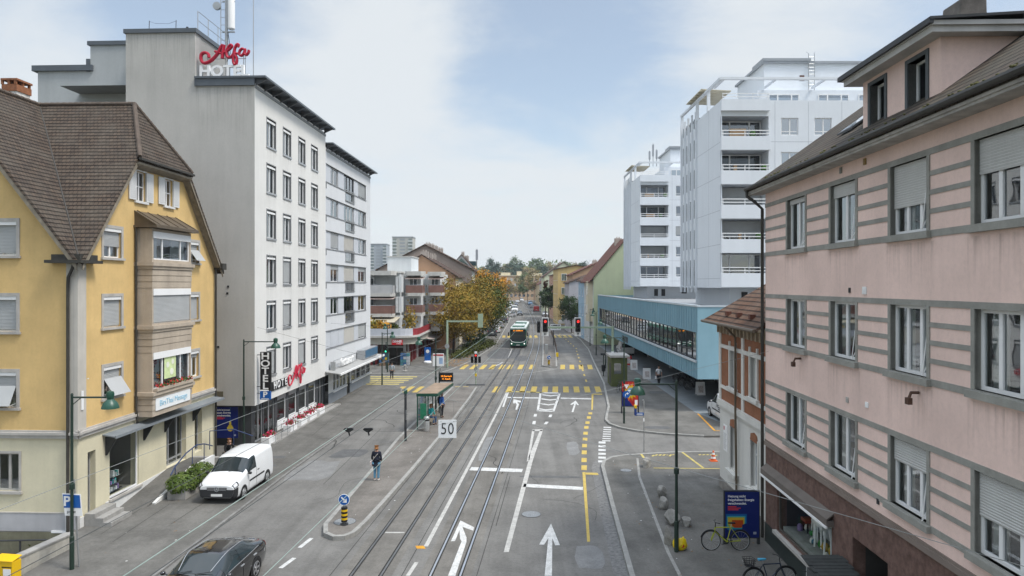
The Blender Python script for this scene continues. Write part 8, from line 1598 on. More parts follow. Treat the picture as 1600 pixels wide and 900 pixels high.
def car(name, label, cat, loc, rz, sp, pm, group=None, bumper=None, detail=True):
    t = thing(name, label, cat, loc, rz, group); NU, NV = 46, 18; V = []; F = []
    rows = []
    for i in range(NU + 1):
        u = 9 * i / NU; half = [body_point(sp, u, 6 * j / NV) for j in range(NV + 1)]; rows.append(half + [(-p[0], p[1], p[2]) for p in half[-2::-1]])
    m_ = len(rows[0]); V = [p for r_ in rows for p in r_]
    for i in range(NU):
        for j in range(m_ - 1): F.append((i * m_ + j, i * m_ + j + 1, (i + 1) * m_ + j + 1, (i + 1) * m_ + j))
        F.append((i * m_ + m_ - 1, i * m_, (i + 1) * m_, (i + 1) * m_ + m_ - 1))
    F.append(tuple(range(m_))); F.append(tuple(range(NU * m_, NU * m_ + m_))[::-1])
    mb = MB(); mb.add(V, F); mb.build('body', pm, t, smooth=True)
    v0 = sp['v0']; body_patch(sp, *sp['ws'], v0, 6, full=True, nv=8).build('windscreen', M_cglass, t, smooth=True)
    if sp['rw']: body_patch(sp, *sp['rw'], v0 + .15, 6, full=True, nv=8).build('rear_window', M_cglass, t, smooth=True)
    for s in (-1, 1):
        for a, b in sp['sw']: body_patch(sp, a, b, 3.14, 4.80, .007, 10, 5, s).build('side_window', M_cglass, t, smooth=True)
        body_patch(sp, .45, 1.25, 2.75, 3.55, .008, 5, 4, s).build('headlight', M_lampg, t, smooth=True); body_patch(sp, 7.9, 8.9, 2.5, 3.3, .008, 4, 4, s).build('tail_light', M_tail, t, smooth=True)
        hw = sp['hw']; yA = sp['L'][3] + .28; zA = sp['S'][3][3][1] + .10
        mb = MB(); mb.ball((s * (hw + .11), yA, zA), .085, 0, 10, .75); mb.tube([(s * (hw - .08), yA + .02, zA - .06), (s * (hw + .06), yA, zA - .02)], .022, 6); mb.build('mirror', M_black if bumper else pm, t, smooth=True)
        if detail:
            for yy in ((.35, 1.25) if len(sp['sw']) > 1 else (.15,)):
                zz_ = sp['S'][5][3][1] - .12; MB().box(s * (hw - .03), yy, zz_, s * (hw + .018), yy + .2, zz_ + .03).build('door_handle', M_alu if not bumper else M_black, t, bevel=.008)
            mb = MB()
            for a in ((3.45, 5.0) if len(sp['sw']) > 1 else (3.5, 4.75)):
                P_ = [Vector(body_point(sp, a, v)) + Vector((.004, 0, 0)) for v in np.linspace(1.0, 3.1, 8)]; mb.tube([(p.x * s, p.y, p.z) for p in P_], .005, 4)
            mb.build('door_seam', M_black, t)
            if bumper: mb = MB(); mb.box(s * (hw - .02), -.75, .66, s * (hw + .012), .95, .74); mb.build('side_moulding', M_black, t, bevel=.006)
        for yw in sp['wheels']:
            r = sp['r']; wh = bpy.data.objects.new('wheel', None); wh.empty_display_size = .1; COL.objects.link(wh); wh.parent = t; wh.location = (s * (hw - .09), yw, r)
            mb = MB(); n = 28; prof = [(-.10, r * .66), (-.105, r * .9), (-.08, r), (.075, r), (.10, r * .9), (.095, r * .66)]
            V = [(s * px, pr * math.cos(2 * math.pi * k / n), pr * math.sin(2 * math.pi * k / n)) for px, pr in prof for k in range(n)]; mb.add(V, [(i * n + k, i * n + (k + 1) % n, (i + 1) * n + (k + 1) % n, (i + 1) * n + k) for i in range(5) for k in range(n)]); mb.build('tyre', M_tyre, wh, smooth=True)
            mb = MB(); mb.disc((s * .05, 0, 0), r * .64, 22, 'x', s * .01, 1)
            for k in range(5): a = 2 * math.pi * k / 5; d = Vector((0, math.cos(a), math.sin(a))); e = Vector((0, -math.sin(a), math.cos(a))); mb.slab([tuple(Vector((s * .065, 0, 0)) + d * .03 + e * .045), tuple(Vector((s * .085, 0, 0)) + d * r * .64 + e * .03), tuple(Vector((s * .085, 0, 0)) + d * r * .64 - e * .03), tuple(Vector((s * .065, 0, 0)) + d * .03 - e * .045)], (s * .015, 0, 0), 0)
            ring = [(s * .09, r * .66 * math.cos(2 * math.pi * k / 24), r * .66 * math.sin(2 * math.pi * k / 24)) for k in range(25)]; mb.tube(ring, .014, 5, 0, False); mb.disc((s * .075, 0, 0), .05, 12, 'x', s * .02, 0); mb.build('rim', [M_rim if not bumper else M_zinc, M_black], wh)
            arch = MB(); N_ = 26
            for k in range(N_):
                a0, a1 = math.pi * (-.08 + 1.16 * k / N_), math.pi * (-.08 + 1.16 * (k + 1) / N_); xx = s * (hw + .003)
                P2 = lambda a, rr_: (xx if rr_ < r * 1.2 else xx - s * .0, yw + rr_ * math.cos(a), r + rr_ * math.sin(a)); arch.quad(P2(a0, r * .6), P2(a1, r * .6), P2(a1, r * 1.16), P2(a0, r * 1.16))
            arch.build('wheel_arch', M_black, t)
    if bumper:
        hp = [body_point(sp, 0, v) for v in np.linspace(0, 2.55, 9)]; mb = MB(); mb.slab([(p[0], p[1] - .02, p[2]) for p in hp] + [(-p[0], p[1] - .02, p[2]) for p in hp[::-1]], (0, .03, 0)); mb.build('bumper', bumper, t)
        for s in (-1, 1): body_patch(sp, .30, 1.5, 2.62, 3.75, .006, 6, 5, s).build('headlight_surround', M_black, t, smooth=True)
    if bumper: body_patch(sp, 0, 1.35, 0.0, 2.55, .01, 8, 8, 1).build('bumper', bumper, t, smooth=True); body_patch(sp, 0, 1.35, 0.0, 2.55, .01, 8, 8, -1).build('bumper', bumper, t, smooth=True); body_patch(sp, 8.2, 9, .0, 2.2, .01, 4, 4, 1).build('bumper', bumper, t, smooth=True)
    yf, zf = sp['L'][0], sp['S'][0][3][1]
    mb = MB(); mb.box(-.58, yf - .012, .33, .58, yf + .05, .52); mb.build('front_bumper_intake', M_black, t, bevel=.02)
    mb = MB(); mb.box(-.46, yf - .02, zf - .12, .46, yf + .12, zf + .02)
    for k in range(3): mb.box(-.44, yf - .03, zf - .105 + k * .045, .44, yf - .015, zf - .09 + k * .045, 1)
    mb.build('grille', [M_black, M_alu], t)
    mb = MB(); mb.box(-.26, yf - .035, .36, .26, yf - .012, .47); mb.build('number_plate', M_plate, t); mb = MB(); yr = sp['L'][-1]; mb.box(-.26, yr - .01, .58, .26, yr + .015, .69); mb.build('number_plate', M_plate, t)
    if bumper or sp is SEDAN:
        mb = MB(); ring = [(.10 * math.cos(2 * math.pi * k / 18), yf - .04, zf - .05 + .10 * math.sin(2 * math.pi * k / 18)) for k in range(19)]; mb.tube(ring, .012, 5, 0, False)
        for a in (90, 210, 330): mb.tube([(0, yf - .04, zf - .05), (.10 * math.cos(R(a)), yf - .04, zf - .05 + .10 * math.sin(R(a)))], [.016, .006], 5)
        mb.build('badge', M_alu, t)
        wp = MB()
        for x0 in (-.55, .1): 
            a = Vector(body_point(sp, 3.06, 5.6)); wp.tube([(x0, a.y - .01, a.z + .02), (x0 + .5, a.y + .10, a.z + .075)], .010, 5)
        wp.build('wiper', M_black, t)
    return t
bp = paint('black_car_paint', (.006, .006, .007), .12, 1.0); wp_ = paint('white_van_paint', (.70, .71, .71), .35, .5); M_bump = mat('dark_bumper', (.028, .029, .031), .6, var=.1)
bc_ = car('black_car', 'black saloon car in the left foreground, cut by the lower edge', 'car', (-9.48, 21.5, .0), -.07, SEDAN, bp)
for s in (-1, 1):
    mb = MB(); P_ = [Vector(body_point(SEDAN, u, 4.95)) for u in np.linspace(3.25, 6.7, 14)]; mb.tube([(p.x * s * 1.004, p.y, p.z + .006) for p in P_], .012, 5); P_ = [Vector(body_point(SEDAN, u, 3.08)) for u in np.linspace(3.4, 6.7, 10)]; mb.tube([(p.x * s * 1.006, p.y, p.z) for p in P_], .009, 5); mb.build('window_trim', M_alu, bc_, smooth=True)
v1 = car('delivery_van', 'white delivery van with a dark bumper parked before the yellow house', 'van', (-12.85, 32.4, .07), -.05, VAN, wp_, None, M_bump); v1.scale = (.96, .96, .96)
v2 = car('delivery_van', 'white van with dark writing parked at the blue podium corner', 'van', (15.35, 48.9, .12), math.pi, VAN, wp_, None, M_bump); v2.scale = (1.02, 1.15, 1.05)
mb = MB()
for k in range(4): mb.box(.924, .1 + .12 * k, 1.18 - k * .12, .932, 1.5 - .1 * k, 1.24 - k * .12)
mb.build('lettering', M_dkmet, v2)
v3 = car('delivery_van', 'white van under the blue podium seen from behind', 'van', (15.6, 95.5, .12), math.pi, VAN, wp_, None, M_bump); v3.scale = (1.05, 1.0, 1.05); mb = MB(); mb.box(-.7, 2.12, 1.05, .7, 2.17, 1.55); mb.build('rear_window', M_cglass, v3)
FC = 'cars on the far street'
far = [('white van driving on the left tram lane far down the street', VAN, 'white_van_paint', (.9, 246, 0), 0, 1.25), ('silver car turning at the end of the left trees', HATCH, 'silver', (-.9, 207, 0), -.95, 1.05), ('dark grey car on the tram lane beyond the bus', HATCH, 'dark', (2.4, 219, 0), .05, 1.0), ('bright red van on the far right lane', VAN, 'red', (8.8, 252, 0), math.pi, 1.12), ('pale silver car parked under the round dark tree on the right', HATCH, 'silver', (10.2, 213, .0), 0, 1.0), ('dark car parked by the hedge under the green tree, nearest of the left row', HATCH, 'dark', (-3.9, 131, .1), math.pi + .1, 1.05), ('white car parked under the green tree behind the dark one', HATCH, 'white_van_paint', (-3.4, 139, .1), math.pi + .1, 1.0), ('grey car parked at the road edge past the golden tree', HATCH, 'silver', (-2.75, 154, .1), math.pi, 1.0), ('small white car in the distance before the orange block, left one', HATCH, 'white_van_paint', (3.0, 372, 0), 0, 1.1), ('small white car in the distance before the orange block, right one', VAN, 'white_van_paint', (5.6, 400, 0), 0, 1.1), ('small blue van in the distance at the right kerb', VAN, 'blue', (8.8, 330, 0), 0, 1.15), ('dark car parked along the left kerb past the grey one', HATCH, 'dark', (-2.0, 176, .1), math.pi, 1.0), ('silver car parked along the left kerb before the distant white van', HATCH, 'silver', (-1.9, 186, .1), math.pi, 1.0), ('white car far down the left lane behind the white van', HATCH, 'white_van_paint', (1.2, 275, 0), 0, 1.0), ('silver car far down the right lane behind the red van', HATCH, 'silver', (8.6, 290, 0), math.pi, 1.0), ('dark car in the distance on the left lane', HATCH, 'dark', (2.0, 320, 0), 0, 1.0), ('white van parked far along the left kerb', VAN, 'white_van_paint', (-.8, 262, .1), 0, 1.15), ('silver car at the distant left kerb near the street end', HATCH, 'silver', (-.3, 340, .1), 0, 1.0), ('white car parked at the pavement beyond the dark round tree', HATCH, 'white_van_paint', (11.9, 168, .12), math.pi, 1.0)]
pm_ = {'white_van_paint': wp_, 'silver': paint('silver_paint', (.36, .37, .39), .3), 'dark': paint('dark_grey_paint', (.05, .055, .065), .25), 'red': paint('red_car_paint', (.38, .015, .02), .3), 'blue': paint('blue_car_paint', (.10, .25, .45), .3)}
protos = {}
for lab, sp, c, loc, rz, sc in far:
    key = (id(sp), c)
    if key not in protos: protos[key] = o = car('far_van' if sp is VAN else 'far_car', lab, 'van' if sp is VAN else 'car', loc, rz, sp, pm_[c], FC, None, False)
    else: o = put(protos[key], loc, rz, lab, FC)
    o.scale = (sc, sc, sc)
# ---- green articulated bus
M_busg = mat('bus_green', (.010, .115, .068), .3, var=.04, coat=.5); M_busw = mat('bus_white', (.62, .66, .63), .35, var=.04)
bu = thing('bus', 'green city bus with a white and green striped roof coming down the left tram lane', 'bus', (.92, 105.9, 0), -.055)
mb = MB(); mb.box(-1.25, 0, .32, 1.25, 17.6, 2.9, 0); mb.build('body', M_busg, bu, bevel=.12); mb = MB(); mb.box(-1.2, .12, 2.86, 1.2, 17.5, 3.15, 0)
mb.build('roof', M_busw, bu, bevel=.1)
for k, (y0, y1, m_, h_) in enumerate(((1.2, 2.6, M_busg, 3.3), (4.0, 6.4, M_busw, 3.4), (7.2, 8.2, M_busg, 3.28), (9.4, 11.8, M_busg, 3.4), (13, 15, M_busw, 3.38))): MB().box(-.95, y0, 3.14, .95, y1, h_).build('roof_unit', m_, bu, bevel=.06)
mb = MB(); mb.slab([(-1.12, -.02, 1.02), (1.12, -.02, 1.02), (1.17, -.02, 1.5), (1.17, -.02, 2.45), (-1.17, -.02, 2.45), (-1.17, -.02, 1.5)], (0, .05, 0)); mb.build('windscreen', M_cglass, bu); MB().box(-1.12, -.025, 2.5, 1.12, .03, 2.86).build('destination_board', M_black, bu, bevel=.02)
lettering('36  Schifflände', .26, M_led, bu, face_front(0, -.035, 2.67), depth=.004, bold=.004); mb = MB(); mb.tube([(-1.2, -.03, 1.35), (-.95, -.05, 1.0), (-.4, -.06, .86), (.4, -.06, .86), (.95, -.05, 1.0), (1.2, -.03, 1.35)], .05, 6); mb.build('chrome_band', M_busw, bu, smooth=True)
for s in (-1, 1):
    mb = MB(); mb.disc((s * .98, -.03, .68), .09, 14, 'y', .04); mb.build('headlight', mat('headlight_lit', (.9, .9, .85), .2, emit=(1, .97, .9), estr=1.0), bu); MB().box(s * 1.252, .5, 1.15, s * 1.262, 17.2, 2.45).build('side_window', M_cglass, bu); mb = MB(); mb.tube([(s * 1.2, -.02, 2.55), (s * 1.42, -.15, 2.4)], .03, 5); mb.box(s * 1.33, -.24, 1.85, s * 1.52, -.12, 2.42); mb.build('mirror', M_black, bu)
    for yw in (2.7, 8.6, 15.0):
        wh = bpy.data.objects.new('wheel', None); COL.objects.link(wh); wh.parent = bu; wh.location = (s * 1.16, yw, .48); mb = MB(); mb.disc((0, 0, 0), .48, 24, 'x', s * .1); mb.build('tyre', M_tyre, wh); mb = MB(); mb.disc((s * .1, 0, 0), .28, 18, 'x', s * .02); mb.build('rim', M_zinc, wh)
MB().box(-.27, -.03, .42, .27, 0, .54).build('number_plate', M_plate, bu); mb = MB(); mb.box(-1.2, -.01, .22, 1.2, .3, .34); mb.build('skirt', M_black, bu)

# ---- bicycles
def bike(name, label, x, y, z, rz, fm, basket=False, lean=.1, saddle=None):
    t = thing(name, label, 'bicycle', (x, y, z), rz); t.rotation_euler = (lean, 0, rz); r = .34; a, b = -.53, .53
    for xx in (a, b):
        wh = bpy.data.objects.new('wheel', None); COL.objects.link(wh); wh.parent = t; wh.location = (xx, 0, r)
        ring = [(r * math.cos(2 * math.pi * k / 28), 0, r * math.sin(2 * math.pi * k / 28)) for k in range(29)]; MB().tube(ring, .02, 6, 0, False).build('tyre', M_tyre, wh, smooth=True); mb = MB(); mb.tube([(q[0] * .93, 0, q[2] * .93) for q in ring], .010, 4, 0, False)
        for k in range(14): an = 2 * math.pi * k / 14; mb.tube([(0, .015 * (-1) ** k, 0), (r * .92 * math.cos(an), 0, r * .92 * math.sin(an))], .003, 3)
        mb.tube([(0, -.04, 0), (0, .04, 0)], .02, 6); mb.build('rim', M_zinc, wh)
    mb = MB(); bb, st, hd, hl = (-.05, 0, .29), (-.20, 0, .80), (.36, 0, .80), (.39, 0, .68); mb.tube([bb, st], .017, 7); mb.tube([st, hd], .019, 7); mb.tube([bb, hl], .022, 7); mb.tube([hd, hl], .022, 7)
    for s in (-1, 1): mb.tube([bb, (a, s * .05, r)], .011, 6); mb.tube([st, (a, s * .05, r)], .010, 6)
    mb.build('frame', fm, t, smooth=True)
    mb = MB()
    for s in (-1, 1): mb.tube([(.39, s * .045, .66), (b, s * .05, r)], .014, 6)
    mb.build('fork', fm, t, smooth=True); mb = MB(); mb.tube([st, (-.23, 0, .93)], .013, 6); mb.build('seat_post', M_zinc, t); mb = MB(); mb.slab([(-.38, -.07, .93), (-.36, .07, .93), (-.2, .05, .93), (-.1, .015, .93), (-.1, -.015, .93), (-.2, -.05, .93)], (0, 0, .05)); mb.build('saddle', saddle or M_black, t, bevel=.015)
    mb = MB(); mb.tube([(.36, 0, .8), (.34, 0, .98)], .015, 6); mb.tube([(.26, -.30, 1.0), (.36, -.18, 1.0), (.37, 0, .98), (.36, .18, 1.0), (.26, .30, 1.0)], .013, 6); mb.build('handlebar', M_black, t, smooth=True)
    mb = MB(); mb.disc((-.05, -.05, .29), .09, 16, 'y', .01); mb.tube([(-.05, -.08, .29), (.08, -.08, .2)], .01, 5); mb.tube([(-.05, .08, .29), (-.18, .08, .38)], .01, 5); mb.box(.05, -.14, .185, .13, -.05, .205); mb.box(-.22, .05, .37, -.14, .14, .39); mb.build('crank', M_dkmet, t)
    mb = MB(); 
    for xx in (a, b): mb.tube([(xx + (r + .035) * math.cos(an), 0, r + (r + .035) * math.sin(an)) for an in np.linspace(.3, 2.6 if xx == b else 2.9, 12)], .022, 5)
    mb.build('mudguard', M_black, t, smooth=True)
    if basket:
        mb = MB()
        for k in range(5): z0 = .78 + k * .055; w_ = .13 + k * .012; P_ = [(-.66 - w_ * .9, -w_, z0), (-.66 + w_ * .9, -w_, z0), (-.66 + w_ * .9, w_, z0), (-.66 - w_ * .9, w_, z0), (-.66 - w_ * .9, -w_, z0)]; mb.tube(P_, .008, 4)
        for k in range(12): an = 2 * math.pi * k / 12; mb.tube([(-.66 + .12 * math.cos(an), .13 * math.sin(an), .78), (-.66 + .165 * math.cos(an), .18 * math.sin(an), 1.0)], .006, 4)
        mb.box(-.78, -.11, .77, -.54, .11, .785); mb.build('basket', M_black, t)
        mb = MB(); mb.tube([(-.22, 0, .72), (-.8, 0, .74)], .01, 5); mb.build('rack', M_dkmet, t)
    return t
bike('bicycle', 'lime green bicycle leaning before the radiator poster', 7.72, 24.95, .12, math.pi, mat('lime_paint', (.32, .36, .02), .35, var=.05))
bike('bicycle', 'dark bicycle with a rear basket and light blue saddle at the pink house', 8.1, 21.7, .12, .12, mat('dark_blue_frame', (.02, .03, .05), .4), True, -.06, mat('cyan_saddle', (.06, .32, .5), .5))
bike('bicycle', 'blue framed bicycle under the shop window, right of the basket bicycle', 8.55, 20.4, .12, .25, mat('cyan_frame', (.03, .22, .42), .35), False, -.05)
bike('bicycle', 'dark bicycle parked at the right pavement near the starburst panel', 9.6, 62.0, .12, 1.2, M_dkmet, False, .05)

bp0 = bike('bicycle', 'dark bicycle in the rack under the blue podium', 16.6, 63, .13, 1.5, M_dkmet, False, .04); bp0['group'] = 'bicycles in the arcade rack'
for k in range(1, 9): c_ = put(bp0, (16.6 + .1 * (k % 3), 63 + k * .72, .13), 0, 'dark bicycle in the rack under the blue podium', 'bicycles in the arcade rack'); c_.rotation_euler = (.04, 0, .12 * (k % 3) - .1)
bp0.rotation_euler = (.04, 0, 0)

# ------------------------------------------------------------------ people
def skin_mesh(V, E, Rr, m, levels=1):
    me = bpy.data.meshes.new('figure'); me.from_pydata([tuple(v) for v in V], E, []); o = bpy.data.objects.new('figure', me); COL.objects.link(o); md = o.modifiers.new('skin', 'SKIN'); md.use_smooth_shade = True
    for i, sv in enumerate(me.skin_vertices[0].data): r = Rr[i]; sv.radius = (r, r) if isinstance(r, (int, float)) else r; sv.use_root = i == 0
    sb = o.modifiers.new('sub', 'SUBSURF'); sb.levels = levels; sb.render_levels = levels
    bpy.context.view_layer.update(); out = bpy.data.meshes.new_from_object(o.evaluated_get(bpy.context.evaluated_depsgraph_get())); bpy.data.objects.remove(o); out.materials.clear(); out.materials.append(m); out.shade_smooth(); return out
def linkm(name, me, parent): o = bpy.data.objects.new(name, me); COL.objects.link(o); o.parent = parent; return o
M_skin = mat('skin', (.46, .27, .19), .6, var=.06)
def chain(V, E, Rr, start, pts):
    p = start; out = []
    for v, r in pts: V.append(Vector(v)); Rr.append(r); E.append((p, len(V) - 1)); p = len(V) - 1; out.append(p)
    return out
def person(label, loc, rz, h=1.70, legs=None, arms=None, lean=(0, 0), hip=None, top=None, legc=None, hair=None, hairlen=.0, shoe=None, coat=0, sleeve=1.0, extras=None, female=False):
    """faces local -y. legs: knee and ankle for left and right; arms: elbow and wrist"""
    t = thing('person', label, 'person', loc, rz); k = h / 1.70
    hip = Vector(hip or (0, 0, .90)); ch = hip + Vector((lean[0] * .6, lean[1] * .6, .38)); nk = hip + Vector((lean[0], lean[1], .58)); hd = nk + Vector((lean[0] * .1, lean[1] * .25 - .015, .13))
    sw_ = .17 if female else .195; hw_ = .095
    legs = legs or [((-hw_, -.01, .48), (-hw_, .03, .08)), ((hw_, -.01, .48), (hw_, .03, .08))]; arms = arms or [((-sw_ - .06, .02, 1.13), (-sw_ - .06, -.06, .90)), ((sw_ + .06, .02, 1.13), (sw_ + .06, -.06, .90))]
    sc = lambda v: Vector(v) * k
    V = [hip * k]; E = []; Rr = [.125 * k]
    s1, s2, s3, s4, s5, s6, s7 = chain(V, E, Rr, 0, [(sc(hip + (ch - hip) * .45), .115 * k), (sc(ch), .135 * k), (sc(nk - Vector((0, 0, .05))), .085 * k), (sc(nk), .055 * k), (sc(hd - Vector((0, -.0, .03))), .075 * k), (sc(hd + Vector((0, .01, .06))), .088 * k), (sc(hd + Vector((0, .01, .125))), .055 * k)])
    chain(V, E, Rr, s5, [(sc(hd + Vector((0, -.10, -.0))), .012 * k)])
    TV, TE, TR = [hip * k], [], [.145 * k]; UV, UE, UR = [hip * k + Vector((0, 0, .02))], [], [(.150 if not coat else .165) * k]
    u = chain(UV, UE, UR, 0, [(sc(hip + (ch - hip) * .45), .135 * k), (sc(ch), .155 * k), (sc(nk - Vector((0, 0, .06))), .10 * k), (sc(nk - Vector((0, 0, .0))), .066 * k)])
    if coat: chain(UV, UE, UR, 0, [(sc(hip - Vector((0, 0, coat * .5))), .180 * k), (sc(hip - Vector((0, 0, coat))), .19 * k)])
    for i, s in enumerate((-1, 1)):
        kn, an = Vector(legs[i][0]), Vector(legs[i][1]); hj = hip + Vector((s * hw_, 0, -.07)); d = (kn - hj); fd = Vector((0, -1, 0))
        chain(V, E, Rr, 0, [(sc(hj), .098 * k), (sc(hj + d * .5), .082 * k), (sc(kn), .058 * k), (sc(kn + (an - kn) * .4), .054 * k), (sc(an), .036 * k), (sc(an + Vector((0, -.10, -.035))), .035 * k), (sc(an + Vector((0, -.17, -.045))), .025 * k)])
        chain(TV, TE, TR, 0, [(sc(hj), .112 * k), (sc(hj + d * .5), .096 * k), (sc(kn), .073 * k), (sc(kn + (an - kn) * .5), .066 * k), (sc(an + (kn - an) * .06), .056 * k)])
        SV, SE, SR = [sc(an + Vector((0, .05, -.03)))], [], [.042 * k]; chain(SV, SE, SR, 0, [(sc(an + Vector((0, -.06, -.03))), .045 * k), (sc(an + Vector((0, -.16, -.04))), .035 * k)]); linkm('shoe', skin_mesh(SV, SE, SR, shoe or M_black), t)
        el, wr = Vector(arms[i][0]), Vector(arms[i][1]); sj = nk + Vector((s * sw_, 0, -.085)); fdv = (wr - el).normalized(); hand = wr + fdv * .08
        a = chain(V, E, Rr, s3, [(sc(sj), .062 * k), (sc(sj + (el - sj) * .5), .05 * k), (sc(el), .042 * k), (sc(el + (wr - el) * .5), .038 * k), (sc(wr), .028 * k), (sc(hand), .034 * k)])
        side = fdv.cross(Vector((s, 0, 0))); side = side.normalized() if side.length > .1 else Vector((0, -1, 0)); inn = Vector((-s, 0, 0))
        for f_ in range(4): o_ = side * (.028 - .018 * f_); L_ = (.040, .048, .044, .034)[f_]; chain(V, E, Rr, a[-1], [(sc(hand + fdv * .035 + o_), .0095 * k), (sc(hand + fdv * (.035 + L_ * .6) + o_ + inn * .006), .009 * k), (sc(hand + fdv * (.035 + L_) + o_ + inn * .022), .008 * k)])
        chain(V, E, Rr, a[-1], [(sc(hand + side * .04 - fdv * .01), .011 * k), (sc(hand + side * .055 + fdv * .03 + inn * .015), .009 * k)])
        wr2 = el + (wr - el) * (.96 if sleeve >= 1 else 0); ptsa = [(sc(sj), .082 * k), (sc(sj + (el - sj) * .5), .068 * k)]
        if sleeve >= .5: ptsa += [(sc(sj + (el - sj) * (.9 if sleeve < 1 else 1.0)), .058 * k)]
        if sleeve >= 1: ptsa += [(sc(el + (wr - el) * .5), .052 * k), (sc(wr2), .044 * k)]
        chain(UV, UE, UR, u[2], ptsa)
    linkm('body', skin_mesh(V, E, Rr, M_skin), t); linkm('trousers', skin_mesh(TV, TE, TR, legc), t); linkm('jacket' if sleeve >= 1 else 'shirt', skin_mesh(UV, UE, UR, top), t)
    hv = [sc(hd + Vector((0, .025, .055)))]; hr2, he = [.092 * k], []; chain(hv, he, hr2, 0, [(sc(hd + Vector((0, .02, .10))), .078 * k)])
    chain(hv, he, hr2, 0, [(sc(hd + Vector((0, .045, -.01))), .075 * k)] + ([(sc(hd + Vector((0, .06, -.08 - hairlen))), .055 * k)] if hairlen else [])); linkm('hair', skin_mesh(hv, he, hr2, hair or mat('brown_hair', (.06, .035, .02), .7)), t)
    for s in (-1, 1): mb = MB(); mb.ball(tuple(sc(hd + Vector((s * .033, -.078, .025)))), .012 * k, 0, 6); mb.build('eye', M_black, t); mb = MB(); mb.ball(tuple(sc(hd + Vector((s * .085, .015, .01)))), .022 * k, 0, 6, 1.4); mb.build('ear', M_skin, t)
    mb = MB(); c = sc(hd + Vector((0, -.082, -.045))); mb.box(c.x - .022, c.y - .004, c.z, c.x + .022, c.y + .006, c.z + .008); mb.build('mouth', mat('lips', (.33, .12, .10), .6), t)
    if extras: extras(t, k, hip, nk)
    return t
M_jean = mat('light_jeans', (.10, .24, .36), .85, var=.12, scale=8); M_navyc = mat('navy_coat', (.014, .017, .030), .85, var=.1); M_dkcl = mat('dark_trousers', (.022, .023, .028), .85, var=.1); M_blond = mat('auburn_hair', (.24, .105, .035), .7, var=.2, scale=20)
def bag1(t, k, hip, nk):
    mb = MB(); mb.tube([(-.17, -.02, 1.40), (-.06, .15, 1.30), (.10, .17, 1.10), (.20, .12, .94)], .012, 5); mb.tube([(-.17, -.02, 1.40), (-.05, -.17, 1.25), (.12, -.17, 1.05), (.22, -.02, .94)], .012, 5); mb.build('bag_strap', mat('cream_leather', (.56, .52, .47), .6), t); mb = MB(); mb.box(.20, -.10, .74, .29, .16, .95); mb.build('shoulder_bag', mat('pale_pink_bag', (.55, .46, .44), .6), t, bevel=.02)
person('woman seen from behind in a navy coat, blue jeans and pale shoulder bag', (-6.6, 33.7, .16), math.pi - .1, 1.66, top=M_navyc, legc=M_jean, hair=M_blond, hairlen=.02, coat=.22, extras=bag1, female=True, shoe=mat('white_shoes', (.6, .58, .55), .6), arms=[((-.24, .02, 1.12), (-.19, -.12, .97)), ((.24, .02, 1.12), (.19, -.14, .98))])
def pack(t, k, hip, nk): mb = MB(); mb.box(-.16, .10, 1.02, .16, .30, 1.48); mb.build('backpack', mat('dark_backpack', (.018, .02, .028), .8), t, bevel=.05)
person('standing person in a bright blue jacket with a dark backpack beside the tram shelter', (-5.05, 49.7, .16), 1.2, 1.72, top=mat('bright_blue_jacket', (.02, .11, .42), .8, var=.1), legc=M_dkcl, extras=pack, hair=mat('grey_hair', (.2, .19, .18), .8))
person('seated person in a teal jacket on the shelter bench', (-5.6, 47.4, .16), .9, 1.66, hip=(0, 0, .55), lean=(0, -.06), legs=[((-.12, -.42, .52), (-.12, -.42, .08)), ((.12, -.42, .52), (.12, -.38, .08))], arms=[((-.25, -.10, .80), (-.14, -.33, .66)), ((.25, -.10, .80), (.14, -.33, .66))], top=mat('teal_jacket', (.02, .28, .29), .8, var=.1), legc=mat('blue_jeans', (.05, .10, .20), .85, var=.1), hair=M_blond, hairlen=.06, female=True)
person('man in a grey blue hoodie crossing the side street zebra', (-12.35, 71.0, .0), math.pi, 1.68, top=mat('grey_blue_hoodie', (.30, .35, .40), .9, var=.12), legc=M_dkcl, legs=[((-.09, -.12, .47), (-.09, -.06, .08)), ((.09, .02, .48), (.09, .20, .11))], hair=mat('dark_hair', (.03, .022, .016), .7), shoe=mat('brown_shoes', (.16, .07, .04), .7))
person('man in a white T-shirt and black shorts walking on the arcade paving', (14.0, 65.9, .13), .05, 1.80, top=mat('white_shirt', (.66, .67, .68), .9, var=.04), legc=M_dkcl, sleeve=.5, legs=[((-.09, -.14, .47), (-.09, -.10, .08)), ((.09, .0, .48), (.09, .16, .11))], hair=MATS['dark_hair'], extras=lambda t, k, hip, nk: MB().box(-.36, -.12, .60, -.24, .06, .85).build('carrier_bag', MATS['white_shirt'], t, bevel=.03))
person('person in black crouching on the steps below the blue bulb poster', (-15.55, 37.7, .07), .75, 1.70, hip=(0, .05, .45), lean=(0, -.34), legs=[((-.13, -.36, .52), (-.13, -.22, .08)), ((.13, -.36, .52), (.13, -.22, .08))], arms=[((-.24, -.38, .70), (-.08, -.52, .52)), ((.24, -.38, .70), (.08, -.52, .52))], top=mat('black_jacket', (.012, .012, .014), .85, var=.1), legc=M_dkcl, hair=M_blond, hairlen=.05)

